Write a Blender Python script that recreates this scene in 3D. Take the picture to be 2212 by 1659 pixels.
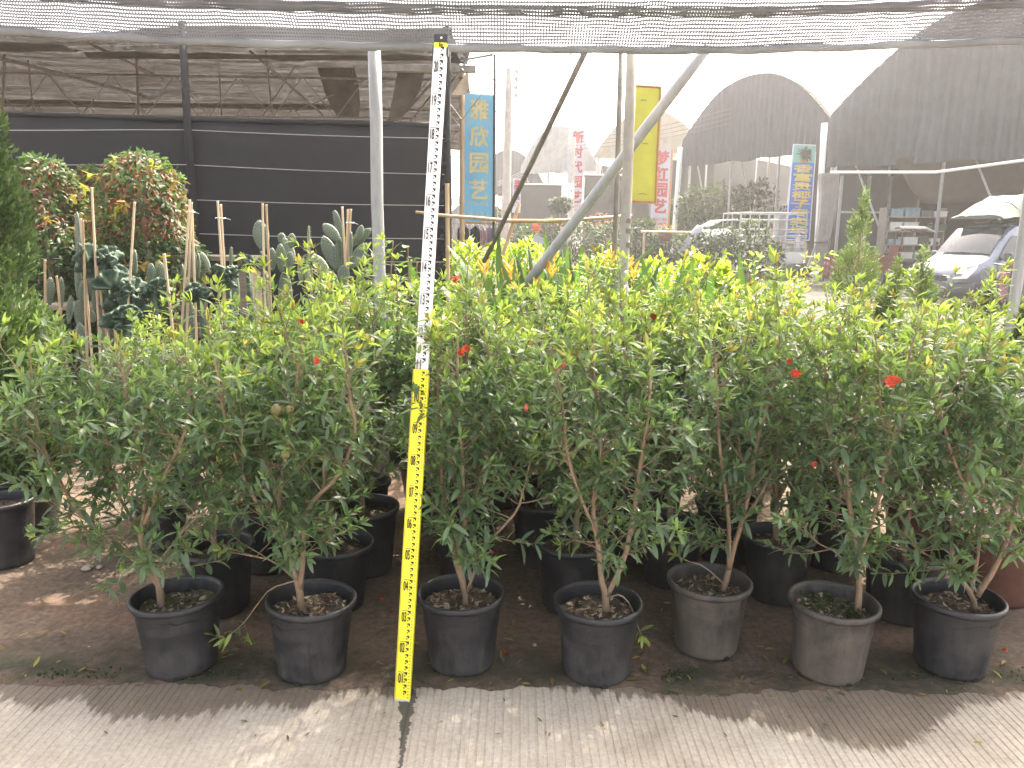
import bpy, math, random
from mathutils import Vector, Matrix, Euler, noise
sc = bpy.context.scene
for o in list(bpy.data.objects): bpy.data.objects.remove(o)
R = math.radians
# ------------------------------------------------------------------ camera, sky, sun, exposure
CAM_H, PITCH, ROLL = 1.465, 10.9, 0.6
FPX = 1661.0                                   # focal length in the 2212 px wide working picture
cam_d = bpy.data.cameras.new('camera'); cam = bpy.data.objects.new('camera', cam_d)
sc.collection.objects.link(cam); sc.camera = cam
cam_d.sensor_width = 36; cam_d.lens = 36 * FPX / 2212
cam_d.clip_start = 0.05; cam_d.clip_end = 2000
CR = Matrix.Rotation(R(90 - PITCH), 3, 'X') @ Matrix.Rotation(R(ROLL), 3, 'Z')
cam.matrix_world = Matrix.Translation((0, 0, CAM_H)) @ CR.to_4x4()
SUN_AZ, SUN_EL = 30, 52                        # degrees right of the view, above the horizon
wd = bpy.data.worlds.new('World'); sc.world = wd; wd.use_nodes = True
nt = wd.node_tree; bg = nt.nodes['Background']
sky = nt.nodes.new('ShaderNodeTexSky'); sky.sky_type = 'NISHITA'; sky.sun_disc = False
sky.sun_elevation = R(SUN_EL); sky.sun_rotation = R(SUN_AZ)
sky.air_density = 0.55; sky.dust_density = 5.0; sky.ozone_density = 0.2
hs = nt.nodes.new('ShaderNodeHueSaturation'); hs.inputs['Saturation'].default_value = 0.55      # a milky, humid sky
wm_ = nt.nodes.new('ShaderNodeMix'); wm_.data_type = 'RGBA'; wm_.blend_type = 'MULTIPLY'; wm_.inputs[0].default_value = 1.0; wm_.inputs[7].default_value = (1.07, 1.0, 0.91, 1)
nt.links.new(sky.outputs[0], hs.inputs['Color']); nt.links.new(hs.outputs[0], wm_.inputs[6]); nt.links.new(wm_.outputs[2], bg.inputs[0]); bg.inputs[1].default_value = 0.15
sd = bpy.data.lights.new('sun', 'SUN'); sun = bpy.data.objects.new('sun', sd); sc.collection.objects.link(sun)
sd.energy = 2.1; sd.angle = R(0.5); sd.color = (1.0, 0.90, 0.74)
SV = Vector((math.sin(R(SUN_AZ)) * math.cos(R(SUN_EL)), math.cos(R(SUN_AZ)) * math.cos(R(SUN_EL)), math.sin(R(SUN_EL))))
sun.rotation_euler = SV.to_track_quat('Z', 'Y').to_euler(); sun.location = (3, 4, 12)
vs = sc.view_settings; vs.view_transform = 'Standard'; vs.look = 'None'; vs.gamma = 1.0
vs.use_curve_mapping = False; vs.exposure = 2.88
sc.cycles.max_bounces = 10; sc.cycles.transparent_max_bounces = 24
sc.cycles.transmission_bounces = 8; sc.cycles.diffuse_bounces = 6; sc.cycles.glossy_bounces = 3

# ------------------------------------------------------------------ picture <-> place helpers
CO = Vector((0, 0, CAM_H))
def ray(x, y): return CR @ Vector(((x - 1106) / FPX, -(y - 829.5) / FPX, -1))
def G(x, y, z=0.0):
    d = ray(x, y); return CO + d * ((z - CAM_H) / d.z)
def At(x, y, Y):
    d = ray(x, y); return CO + d * (Y / d.y)
def V(*a): return Vector(a)

# ------------------------------------------------------------------ objects
COL = sc.collection
def tag(o, label=None, cat=None, group=None, kind=None):
    if label: o['label'] = label
    if cat: o['category'] = cat
    if group: o['group'] = group
    if kind: o['kind'] = kind
    return o
def thing(name, loc, label, cat, group=None, rz=0.0):
    o = bpy.data.objects.new(name, None); o.empty_display_size = 0.1; COL.objects.link(o)
    o.location = loc; o.rotation_euler = (0, 0, rz)
    return tag(o, label, cat, group)
class MB:
    def __init__(s): s.v = []; s.f = []; s.m = []; s.c = None; s.uv = None
    def add(s, vs_, fs, mi=0, cols=None):
        n = len(s.v); s.v.extend([tuple(p) for p in vs_]); s.f.extend([tuple(i + n for i in f) for f in fs])
        s.m.extend([mi] * len(fs))
        if cols is not None:
            if s.c is None: s.c = [(0.5, 0.5, 0, 1)] * n
            s.c.extend(cols)
        elif s.c is not None: s.c.extend([(0.5, 0.5, 0, 1)] * len(vs_))
        return s
    def box(s, c, size, rot=None, mi=0):
        h = [Vector(size)[i] / 2 for i in range(3)]; c = Vector(c); p = []
        for dx in (-1, 1):
            for dy in (-1, 1):
                for dz in (-1, 1):
                    q = Vector((dx * h[0], dy * h[1], dz * h[2]))
                    if rot is not None: q = rot @ q
                    p.append(c + q)
        return s.add(p, [(0, 1, 3, 2), (4, 6, 7, 5), (0, 4, 5, 1), (2, 3, 7, 6), (0, 2, 6, 4), (1, 5, 7, 3)], mi)
    def tube(s, pts, r, n=8, cap=True, mi=0, wob=0.0, col=None):
        pts = [Vector(p) for p in pts]; k = len(pts)
        rs = r if isinstance(r, (list, tuple)) else [r] * k
        vv = []; ff = []; up = None
        for i, p in enumerate(pts):
            t = (pts[min(i + 1, k - 1)] - pts[max(i - 1, 0)]).normalized()
            if up is None:
                up = t.orthogonal().normalized()
            else:
                up = (up - t * up.dot(t))
                up = up.normalized() if up.length > 1e-6 else t.orthogonal().normalized()
            b = t.cross(up)
            for j in range(n):
                a = 2 * math.pi * j / n
                rr = rs[i] * (1 + (random.uniform(-wob, wob) if wob else 0))
                vv.append(p + (up * math.cos(a) + b * math.sin(a)) * rr)
        for i in range(k - 1):
            for j in range(n):
                a = i * n + j; b2 = i * n + (j + 1) % n
                ff.append((a, b2, b2 + n, a + n))
        if cap:
            ff.append(tuple(range(n - 1, -1, -1))); ff.append(tuple(range((k - 1) * n, k * n)))
        return s.add(vv, ff, mi, [col] * len(vv) if col else None)
    def lathe(s, prof, n=32, c=(0, 0, 0), mi=0, cap0=False, cap1=False, wob=None):
        c = Vector(c); vv = []; ff = []; k = len(prof)
        for (r, z) in prof:
            for j in range(n):
                a = 2 * math.pi * j / n
                rr = r * (1 + (wob(a, z) if wob else 0))
                vv.append(c + V(rr * math.cos(a), rr * math.sin(a), z))
        for i in range(k - 1):
            for j in range(n):
                a = i * n + j; b = i * n + (j + 1) % n
                ff.append((a, b, b + n, a + n))
        if cap0: ff.append(tuple(range(n - 1, -1, -1)))
        if cap1: ff.append(tuple(range((k - 1) * n, k * n)))
        return s.add(vv, ff, mi)
    def grid(s, rows, mi=0):
        m = len(rows[0]); vv = [p for r_ in rows for p in r_]
        ff = [(i * m + j, i * m + j + 1, (i + 1) * m + j + 1, (i + 1) * m + j) for i in range(len(rows) - 1) for j in range(m - 1)]
        return s.add(vv, ff, mi)
    def build(s, name, mats, parent=None, smooth=False, loc=None):
        me = bpy.data.meshes.new(name); me.from_pydata(s.v, [], s.f)
        for m in (mats if isinstance(mats, (list, tuple)) else [mats]): me.materials.append(m)
        if any(s.m): me.polygons.foreach_set('material_index', s.m)
        if smooth: me.polygons.foreach_set('use_smooth', [True] * len(me.polygons))
        if s.c is not None:
            a = me.attributes.new('leaf', 'FLOAT_COLOR', 'POINT')
            a.data.foreach_set('color', [x for c in s.c for x in c])
        if s.uv is not None:
            l = me.uv_layers.new(name='uv')
            flat = []
            for p in me.polygons:
                for vi in p.vertices: flat.extend(s.uv[vi])
            l.data.foreach_set('uv', flat)
        me.update()
        o = bpy.data.objects.new(name, me); COL.objects.link(o)
        if parent is not None: o.parent = parent
        if loc is not None: o.location = loc
        return o
def sub(pts, o): o = Vector(o); return [Vector(p) - o for p in pts]
def copy_tree(o, parent=None):
    c = o.copy(); COL.objects.link(c)
    if parent is not None: c.parent = parent
    for ch in list(o.children): copy_tree(ch, c)
    return c
def bevel(o, w, seg=2):
    m = o.modifiers.new('bevel', 'BEVEL'); m.width = w; m.segments = seg; m.limit_method = 'ANGLE'; return o

# ------------------------------------------------------------------ lettering
_dg = None
_tx = {}
def glyphs(txt):
    """mesh of a piece of text fitted to the unit square"""
    if txt not in _tx:
        cu = bpy.data.curves.new('lettering', 'FONT'); cu.body = txt; cu.resolution_u = 3
        ob = bpy.data.objects.new('lettering', cu); COL.objects.link(ob)
        dg = bpy.context.evaluated_depsgraph_get()
        me = bpy.data.meshes.new_from_object(ob.evaluated_get(dg))
        vv = [v.co.copy() for v in me.vertices]; ff = [tuple(p.vertices) for p in me.polygons]
        bpy.data.objects.remove(ob); bpy.data.curves.remove(cu); bpy.data.meshes.remove(me)
        if vv:
            x0 = min(v.x for v in vv); x1 = max(v.x for v in vv); y0 = min(v.y for v in vv); y1 = max(v.y for v in vv)
            vv = [((v.x - x0) / max(x1 - x0, 1e-6), (v.y - y0) / max(y1 - y0, 1e-6)) for v in vv]
        _tx[txt] = (vv, ff)
    return _tx[txt]
def lettering(mb, txt, o, u, v, w=0.0, n=None, mi=0):
    """text filling the rectangle o + [0,1]u + [0,1]v; w > 0 fattens it by stacking shifted copies"""
    vv, ff = glyphs(txt); o = Vector(o); u = Vector(u); v = Vector(v)
    nn = u.cross(v).normalized()
    offs = [(0, 0)] if not w else [(a * w, b * w) for a in (-1, 0, 1) for b in (-1, 0, 1)]
    for k, (a, b) in enumerate(offs):
        mb.add([o + u * x + v * y + u.normalized() * a + v.normalized() * b + nn * (0.0004 * k) for x, y in vv], ff, mi)

# ------------------------------------------------------------------ materials
M = {}
def newmat(name):
    m = bpy.data.materials.new(name); m.use_nodes = True
    return m, m.node_tree, m.node_tree.nodes['Principled BSDF']
def N(nt_, typ, **kw):
    n = nt_.nodes.new(typ)
    for k, v in kw.items():
        if hasattr(n, k): setattr(n, k, v)
        else: n.inputs[k.replace('_', ' ')].default_value = v
    return n
def ramp(nt_, stops):
    r = nt_.nodes.new('ShaderNodeValToRGB'); e = r.color_ramp.elements
    while len(e) > 1: e.remove(e[-1])
    e[0].position = stops[0][0]; e[0].color = (*stops[0][1], 1)
    for p, c in stops[1:]:
        x = e.new(p); x.color = (*c, 1)
    return r
def mat(name, base, rough=0.6, var=0.25, scale=8.0, bump=0.0, bscale=60.0, metal=0.0, spec=0.5, tint=None, coat=0.0, stretch=None, trans=0.0):
    """surface with two scales of tonal variation and fine bump"""
    m, t, p = newmat(name); L = t.links
    tc = N(t, 'ShaderNodeTexCoord'); src = tc.outputs['Object']
    if stretch:
        mp = N(t, 'ShaderNodeMapping'); mp.inputs['Scale'].default_value = stretch; L.new(src, mp.inputs[0]); src = mp.outputs[0]
    n1 = N(t, 'ShaderNodeTexNoise'); n1.inputs['Scale'].default_value = scale; n1.inputs['Detail'].default_value = 6; n1.inputs['Roughness'].default_value = 0.65
    L.new(src, n1.inputs['Vector'])
    b = Vector(base); tb = Vector(tint) if tint else b * (1 + var)
    r = ramp(t, [(0.28, tuple(b * (1 - var))), (0.5, tuple(b)), (0.72, tuple(tb))])
    L.new(n1.outputs[0], r.inputs[0]); L.new(r.outputs[0], p.inputs['Base Color'])
    rr = N(t, 'ShaderNodeMapRange'); rr.inputs['To Min'].default_value = max(0.03, rough - 0.12); rr.inputs['To Max'].default_value = min(1, rough + 0.12)
    L.new(n1.outputs[0], rr.inputs[0]); L.new(rr.outputs[0], p.inputs['Roughness'])
    p.inputs['Metallic'].default_value = metal; p.inputs['Specular IOR Level'].default_value = spec
    if coat: p.inputs['Coat Weight'].default_value = coat
    if bump:
        n2 = N(t, 'ShaderNodeTexNoise'); n2.inputs['Scale'].default_value = bscale; n2.inputs['Detail'].default_value = 5
        L.new(src, n2.inputs['Vector'])
        bp = N(t, 'ShaderNodeBump'); bp.inputs['Strength'].default_value = bump; bp.inputs['Distance'].default_value = 0.01
        L.new(n2.outputs[0], bp.inputs['Height']); L.new(bp.outputs[0], p.inputs['Normal'])
    if trans:
        out = t.nodes['Material Output']; tl = N(t, 'ShaderNodeBsdfTranslucent'); mx = N(t, 'ShaderNodeMixShader'); mx.inputs[0].default_value = trans
        L.new(r.outputs[0], tl.inputs[0]); L.new(p.outputs[0], mx.inputs[1]); L.new(tl.outputs[0], mx.inputs[2]); L.new(mx.outputs[0], out.inputs[0])
    M[name] = m; return m
def leafmat(name, stops, red=(0.30, 0.07, 0.03), rough=0.36, trans=0.38, tboost=(2.2, 2.4, 1.2), spec=0.5):
    m, t, p = newmat(name); L = t.links
    a = N(t, 'ShaderNodeAttribute'); a.attribute_name = 'leaf'
    s = N(t, 'ShaderNodeSeparateColor'); L.new(a.outputs['Color'], s.inputs[0])
    r = ramp(t, stops); L.new(s.outputs[0], r.inputs[0])
    mr = N(t, 'ShaderNodeMix'); mr.data_type = 'RGBA'; pass
    mr.inputs[7].default_value = (*red, 1)
    L.new(s.outputs[2], mr.inputs[0]); L.new(r.outputs[0], mr.inputs[6])
    h = N(t, 'ShaderNodeHueSaturation')
    mp = N(t, 'ShaderNodeMapRange'); mp.inputs['To Min'].default_value = 0.62; mp.inputs['To Max'].default_value = 1.38
    L.new(s.outputs[1], mp.inputs[0]); L.new(mp.outputs[0], h.inputs['Value']); L.new(mr.outputs[2], h.inputs['Color'])
    L.new(h.outputs[0], p.inputs['Base Color'])
    p.inputs['Roughness'].default_value = rough; p.inputs['Specular IOR Level'].default_value = spec
    tl = N(t, 'ShaderNodeBsdfTranslucent')
    mu = N(t, 'ShaderNodeMix'); mu.data_type = 'RGBA'; mu.blend_type = 'MULTIPLY'; mu.inputs[0].default_value = 1.0; mu.inputs[7].default_value = (*tboost, 1)
    L.new(h.outputs[0], mu.inputs[6]); L.new(mu.outputs[2], tl.inputs[0])
    mx = N(t, 'ShaderNodeMixShader'); mx.inputs[0].default_value = trans
    L.new(p.outputs[0], mx.inputs[1]); L.new(tl.outputs[0], mx.inputs[2]); L.new(mx.outputs[0], t.nodes['Material Output'].inputs[0])
    M[name] = m; return m
def netmat(name, base, pu, pv, hu, hv, trans=0.3, soft=0.0, fade=None):
    """woven net: holes of hu x hv of each pu x pv cell (metres in the uv map)"""
    m, t, p = newmat(name); L = t.links
    uv = N(t, 'ShaderNodeUVMap'); uv.uv_map = 'uv'
    sx = N(t, 'ShaderNodeSeparateXYZ'); L.new(uv.outputs[0], sx.inputs[0])
    nz = N(t, 'ShaderNodeTexNoise'); nz.inputs['Scale'].default_value = 9.0; nz.inputs['Detail'].default_value = 3; L.new(uv.outputs[0], nz.inputs['Vector'])
    def cell(out, per, hole, wob):
        ad = N(t, 'ShaderNodeMath', operation='MULTIPLY_ADD'); L.new(nz.outputs[0], ad.inputs[0]); ad.inputs[1].default_value = wob * per; L.new(out, ad.inputs[2])
        d = N(t, 'ShaderNodeMath', operation='DIVIDE'); L.new(ad.outputs[0], d.inputs[0]); d.inputs[1].default_value = per
        f = N(t, 'ShaderNodeMath', operation='FRACT'); L.new(d.outputs[0], f.inputs[0])
        g = N(t, 'ShaderNodeMath', operation='LESS_THAN'); L.new(f.outputs[0], g.inputs[0]); g.inputs[1].default_value = hole
        return g
    a = cell(sx.outputs[0], pu, hu, 0.3); b = cell(sx.outputs[1], pv, hv, 0.0)
    mu = N(t, 'ShaderNodeMath', operation='MULTIPLY'); L.new(a.outputs[0], mu.inputs[0]); L.new(b.outputs[0], mu.inputs[1])
    n2 = N(t, 'ShaderNodeTexNoise'); n2.inputs['Scale'].default_value = 3.0; n2.inputs['Detail'].default_value = 6
    L.new(uv.outputs[0], n2.inputs['Vector'])
    bb = Vector(base); r = ramp(t, [(0.3, tuple(bb * 0.75)), (0.7, tuple(bb * 1.25))]); L.new(n2.outputs[0], r.inputs[0])
    L.new(r.outputs[0], p.inputs['Base Color']); p.inputs['Roughness'].default_value = 0.55
    tl = N(t, 'ShaderNodeBsdfTranslucent'); L.new(r.outputs[0], tl.inputs[0])
    m1 = N(t, 'ShaderNodeMixShader'); m1.inputs[0].default_value = trans; L.new(p.outputs[0], m1.inputs[1]); L.new(tl.outputs[0], m1.inputs[2])
    tr = N(t, 'ShaderNodeBsdfTransparent')
    m2 = N(t, 'ShaderNodeMixShader'); L.new(mu.outputs[0], m2.inputs[0]); L.new(m1.outputs[0], m2.inputs[1]); L.new(tr.outputs[0], m2.inputs[2])
    L.new(m2.outputs[0], t.nodes['Material Output'].inputs[0])
    M[name] = m; return m
def quadsheet(rows, us, vs2):
    mb = MB(); mb.grid(rows); mb.uv = [(u, v) for v in vs2 for u in us]; return mb

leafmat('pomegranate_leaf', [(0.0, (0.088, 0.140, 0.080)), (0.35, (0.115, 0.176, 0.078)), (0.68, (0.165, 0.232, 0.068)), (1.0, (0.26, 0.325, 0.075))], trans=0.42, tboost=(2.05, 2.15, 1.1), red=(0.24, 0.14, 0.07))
leafmat('red_tip_leaf', [(0.0, (0.04, 0.075, 0.035)), (0.5, (0.07, 0.115, 0.045)), (0.85, (0.10, 0.14, 0.035)), (1.0, (0.22, 0.20, 0.04))], red=(0.22, 0.075, 0.052), trans=0.3, rough=0.5, spec=0.3)
leafmat('conifer_leaf', [(0.0, (0.05, 0.09, 0.03)), (0.5, (0.10, 0.155, 0.045)), (1.0, (0.16, 0.21, 0.06))], rough=0.6, trans=0.25, tboost=(1.6, 1.7, 1.1))
leafmat('yellow_shrub_leaf', [(0.0, (0.05, 0.11, 0.02)), (0.5, (0.12, 0.21, 0.03)), (1.0, (0.26, 0.31, 0.035))], trans=0.42)
leafmat('strap_leaf', [(0.0, (0.035, 0.075, 0.024)), (0.5, (0.058, 0.112, 0.030)), (1.0, (0.11, 0.165, 0.035))], rough=0.6, spec=0.25, red=(0.36, 0.16, 0.04), trans=0.33)
leafmat('dark_shrub_leaf', [(0.0, (0.014, 0.030, 0.014)), (0.5, (0.024, 0.046, 0.020)), (1.0, (0.060, 0.088, 0.030))], red=(0.30, 0.05, 0.05), trans=0.2, rough=0.65, spec=0.2)
mat('bark', (0.225, 0.158, 0.10), 0.75, 0.35, 30, 0.6, 120, stretch=(1, 1, 0.35))
mat('brown_pot', (0.105, 0.045, 0.030), 0.5, 0.25, 12, 0.1, 120)
mat('potting_soil', (0.065, 0.046, 0.032), 0.95, 0.5, 40, 1.0, 90, tint=(0.13, 0.10, 0.06))
mat('mossy_soil', (0.050, 0.052, 0.022), 0.95, 0.5, 30, 1.0, 90, tint=(0.085, 0.10, 0.03))
mat('dry_leaf', (0.19, 0.135, 0.08), 0.8, 0.5, 60)
mat('galvanised', (0.36, 0.365, 0.36), 0.5, 0.22, 18, 0.15, 90, metal=0.3, stretch=(1, 1, 0.25))
mat('old_steel', (0.20, 0.185, 0.16), 0.6, 0.35, 16, 0.2, 90, metal=0.4)
mat('dark_steel', (0.06, 0.06, 0.055), 0.6, 0.35, 16, 0.2, 90, metal=0.3)
mat('bamboo', (0.40, 0.29, 0.17), 0.55, 0.28, 20, 0.15, 60, stretch=(1, 1, 0.15))
mat('pale_bamboo', (0.56, 0.44, 0.30), 0.55, 0.25, 25, 0.1, 60, stretch=(1, 1, 0.15))
mat('weathered_wood', (0.25, 0.21, 0.165), 0.8, 0.3, 12, 0.3, 60, stretch=(0.2, 3, 3))
mat('concrete_post', (0.40, 0.375, 0.33), 0.85, 0.2, 6, 0.3, 60)
mat('white_paint', (0.72, 0.72, 0.70), 0.5, 0.08, 6)
mat('black_net', (0.020, 0.021, 0.023), 0.85, 0.3, 5, 0.3, 300)
mat('dark_tarp', (0.040, 0.047, 0.060), 0.75, 0.3, 3, 0.3, 40)
mat('grey_tarp', (0.068, 0.074, 0.086), 0.7, 0.25, 2.0, 0.35, 25)
mat('silver_tarp', (0.36, 0.35, 0.335), 0.45, 0.25, 5, 0.4, 30)
mat('white_film', (0.33, 0.335, 0.34), 0.6, 0.2, 2, 0.3, 12, trans=0.3)
mat('cream_film', (0.34, 0.30, 0.235), 0.6, 0.2, 2, 0.3, 12, trans=0.3)
mat('sign_white', (0.42, 0.43, 0.50), 0.5, 0.08, 3)
mat('sign_red', (0.40, 0.03, 0.04), 0.55, 0.15, 9)
mat('sign_blue', (0.030, 0.15, 0.55), 0.5, 0.15, 3)
mat('sign_gold', (0.66, 0.52, 0.10), 0.5, 0.15, 6)
mat('sign_teal', (0.20, 0.48, 0.42), 0.5, 0.15, 3)
mat('banner_blue', (0.22, 0.40, 0.52), 0.6, 0.18, 3, 0.25, 7, trans=0.5, tint=(0.28, 0.40, 0.43))
mat('banner_yellow', (0.62, 0.54, 0.27), 0.6, 0.2, 14)
mat('board_yellow', (0.50, 0.49, 0.06), 0.6, 0.14, 2.5, trans=0.2)
mat('board_frame', (0.36, 0.17, 0.06), 0.6, 0.35, 9)
mat('rule_yellow', (0.86, 0.78, 0.03), 0.38, 0.05, 4)
mat('rule_edge', (0.60, 0.52, 0.05), 0.4, 0.1, 8)
mat('rule_white', (0.80, 0.80, 0.80), 0.38, 0.04, 4)
mat('ink', (0.015, 0.015, 0.015), 0.6, 0.1, 8)
mat('faint_ink', (0.45, 0.40, 0.06), 0.5, 0.1, 8)
mat('grey_ink', (0.58, 0.58, 0.58), 0.5, 0.1, 8)
mat('black_plastic', (0.025, 0.026, 0.03), 0.4, 0.2, 10)
mat('rule_foot', (0.50, 0.46, 0.38), 0.6, 0.3, 40)
mat('cactus_skin', (0.115, 0.155, 0.115), 0.6, 0.2, 18, 0.25, 40, tint=(0.15, 0.19, 0.14))
mat('pale_cactus_skin', (0.20, 0.26, 0.15), 0.55, 0.22, 18, 0.35, 40)
mat('spurge_skin', (0.050, 0.085, 0.058), 0.62, 0.4, 22, 0.6, 60, tint=(0.10, 0.15, 0.10), spec=0.25)
mat('spine', (0.20, 0.24, 0.15), 0.6, 0.2, 30)
mat('flower_red', (0.40, 0.055, 0.020), 0.5, 0.5, 30, trans=0.35)
mat('bud_red', (0.30, 0.06, 0.03), 0.4, 0.3, 30)
mat('fruit', (0.085, 0.092, 0.022), 0.45, 0.3, 25, tint=(0.15, 0.10, 0.04))
mat('twine', (0.45, 0.55, 0.55), 0.6, 0.1, 30)
mat('paint_silver', (0.20, 0.225, 0.27), 0.28, 0.04, 3, metal=0.25, coat=0.6)
mat('bumper', (0.070, 0.080, 0.082), 0.6, 0.15, 12)
mat('glass_dark', (0.030, 0.036, 0.042), 0.08, 0.2, 4, spec=0.5, coat=0.25)
mat('lamp_glass', (0.62, 0.62, 0.58), 0.08, 0.3, 18, spec=1.0, coat=1.0)
mat('chrome', (0.7, 0.7, 0.7), 0.15, 0.1, 10, metal=1.0)
mat('tyre', (0.022, 0.022, 0.023), 0.8, 0.2, 20)
mat('plate_blue', (0.03, 0.08, 0.42), 0.4, 0.1, 6)
mat('load_tarp', (0.050, 0.074, 0.060), 0.7, 0.18, 3, 0.4, 12)
mat('cargo_red', (0.13, 0.032, 0.030), 0.5, 0.25, 8)
mat('lamp_orange', (0.75, 0.16, 0.03), 0.3, 0.15, 8)
mat('pink_paint', (0.22, 0.085, 0.105), 0.35, 0.15, 8)
mat('crate_blue', (0.12, 0.20, 0.24), 0.55, 0.3, 4, tint=(0.22, 0.30, 0.30))
mat('basin_white', (0.50, 0.50, 0.46), 0.5, 0.15, 5)
mat('meter_box', (0.46, 0.41, 0.34), 0.6, 0.2, 5)
mat('cloth_dark', (0.045, 0.045, 0.055), 0.9, 0.3, 10, 0.4, 60)
mat('cloth_pink', (0.38, 0.24, 0.25), 0.9, 0.2, 10, 0.4, 60)
mat('cloth_mauve', (0.20, 0.17, 0.22), 0.9, 0.2, 10, 0.4, 60)
mat('insulator', (0.55, 0.53, 0.5), 0.35, 0.1, 10)
mat('wire', (0.10, 0.08, 0.075), 0.6, 0.2, 4)
mat('white_wire', (0.42, 0.40, 0.37), 0.6, 0.2, 4)
mat('stone', (0.30, 0.25, 0.20), 0.9, 0.3, 20, 0.6, 60)
mat('wall_grey', (0.30, 0.29, 0.27), 0.85, 0.2, 3, 0.2, 30)

def potmat(name, base, dust, amount, low):
    """black nursery plastic, scuffed, with dried mud clinging in patches (more of it low down when low > 0)"""
    m, t, p = newmat(name); L = t.links
    tc = N(t, 'ShaderNodeTexCoord'); oi = N(t, 'ShaderNodeObjectInfo'); P = N(t, 'ShaderNodeVectorMath', operation='ADD')
    mu0 = N(t, 'ShaderNodeMath', operation='MULTIPLY'); L.new(oi.outputs['Random'], mu0.inputs[0]); mu0.inputs[1].default_value = 40.0
    L.new(tc.outputs['Object'], P.inputs[0]); L.new(mu0.outputs[0], P.inputs[1]); P = P.outputs[0]
    a = N(t, 'ShaderNodeTexNoise', Scale=9.0, Detail=8.0, Roughness=0.7); L.new(P, a.inputs['Vector'])
    f = N(t, 'ShaderNodeTexNoise', Scale=230.0, Detail=4.0, Roughness=0.8); L.new(P, f.inputs['Vector'])
    st = N(t, 'ShaderNodeMapping'); st.inputs['Scale'].default_value = (55, 55, 5); L.new(P, st.inputs[0])
    s = N(t, 'ShaderNodeTexNoise', Scale=1.0, Detail=5.0, Roughness=0.7); L.new(st.outputs[0], s.inputs['Vector'])
    z = N(t, 'ShaderNodeSeparateXYZ'); L.new(tc.outputs['Object'], z.inputs[0])
    zr = N(t, 'ShaderNodeMapRange'); zr.inputs['From Min'].default_value = 0.0; zr.inputs['From Max'].default_value = 0.24; zr.inputs['To Min'].default_value = low; zr.inputs['To Max'].default_value = 0.0; L.new(z.outputs[2], zr.inputs[0])
    m1 = N(t, 'ShaderNodeMath', operation='MULTIPLY_ADD'); L.new(s.outputs[0], m1.inputs[0]); m1.inputs[1].default_value = 0.35; L.new(a.outputs[0], m1.inputs[2])
    m2 = N(t, 'ShaderNodeMath', operation='MULTIPLY_ADD'); L.new(f.outputs[0], m2.inputs[0]); m2.inputs[1].default_value = 0.40; L.new(m1.outputs[0], m2.inputs[2])
    m3 = N(t, 'ShaderNodeMath', operation='ADD'); L.new(m2.outputs[0], m3.inputs[0]); L.new(zr.outputs[0], m3.inputs[1])
    r = N(t, 'ShaderNodeMapRange'); r.inputs['From Min'].default_value = 1.02 - amount; r.inputs['From Max'].default_value = 1.42 - amount; L.new(m3.outputs[0], r.inputs[0])
    mx = N(t, 'ShaderNodeMix', data_type='RGBA'); L.new(r.outputs[0], mx.inputs[0]); mx.inputs[6].default_value = (*base, 1); mx.inputs[7].default_value = (*dust, 1)
    L.new(mx.outputs[2], p.inputs['Base Color'])
    rr = N(t, 'ShaderNodeMapRange'); rr.inputs['To Min'].default_value = 0.36; rr.inputs['To Max'].default_value = 0.9; L.new(r.outputs[0], rr.inputs[0]); L.new(rr.outputs[0], p.inputs['Roughness'])
    bp = N(t, 'ShaderNodeBump', Strength=0.6, Distance=0.006); L.new(m2.outputs[0], bp.inputs['Height']); L.new(bp.outputs[0], p.inputs['Normal'])
    M[name] = m
potmat('pot_plastic', (0.017, 0.018, 0.021), (0.078, 0.072, 0.066), 0.12, 0.20)
potmat('dusty_pot', (0.032, 0.031, 0.030), (0.135, 0.112, 0.088), 0.22, 0.22)
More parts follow.
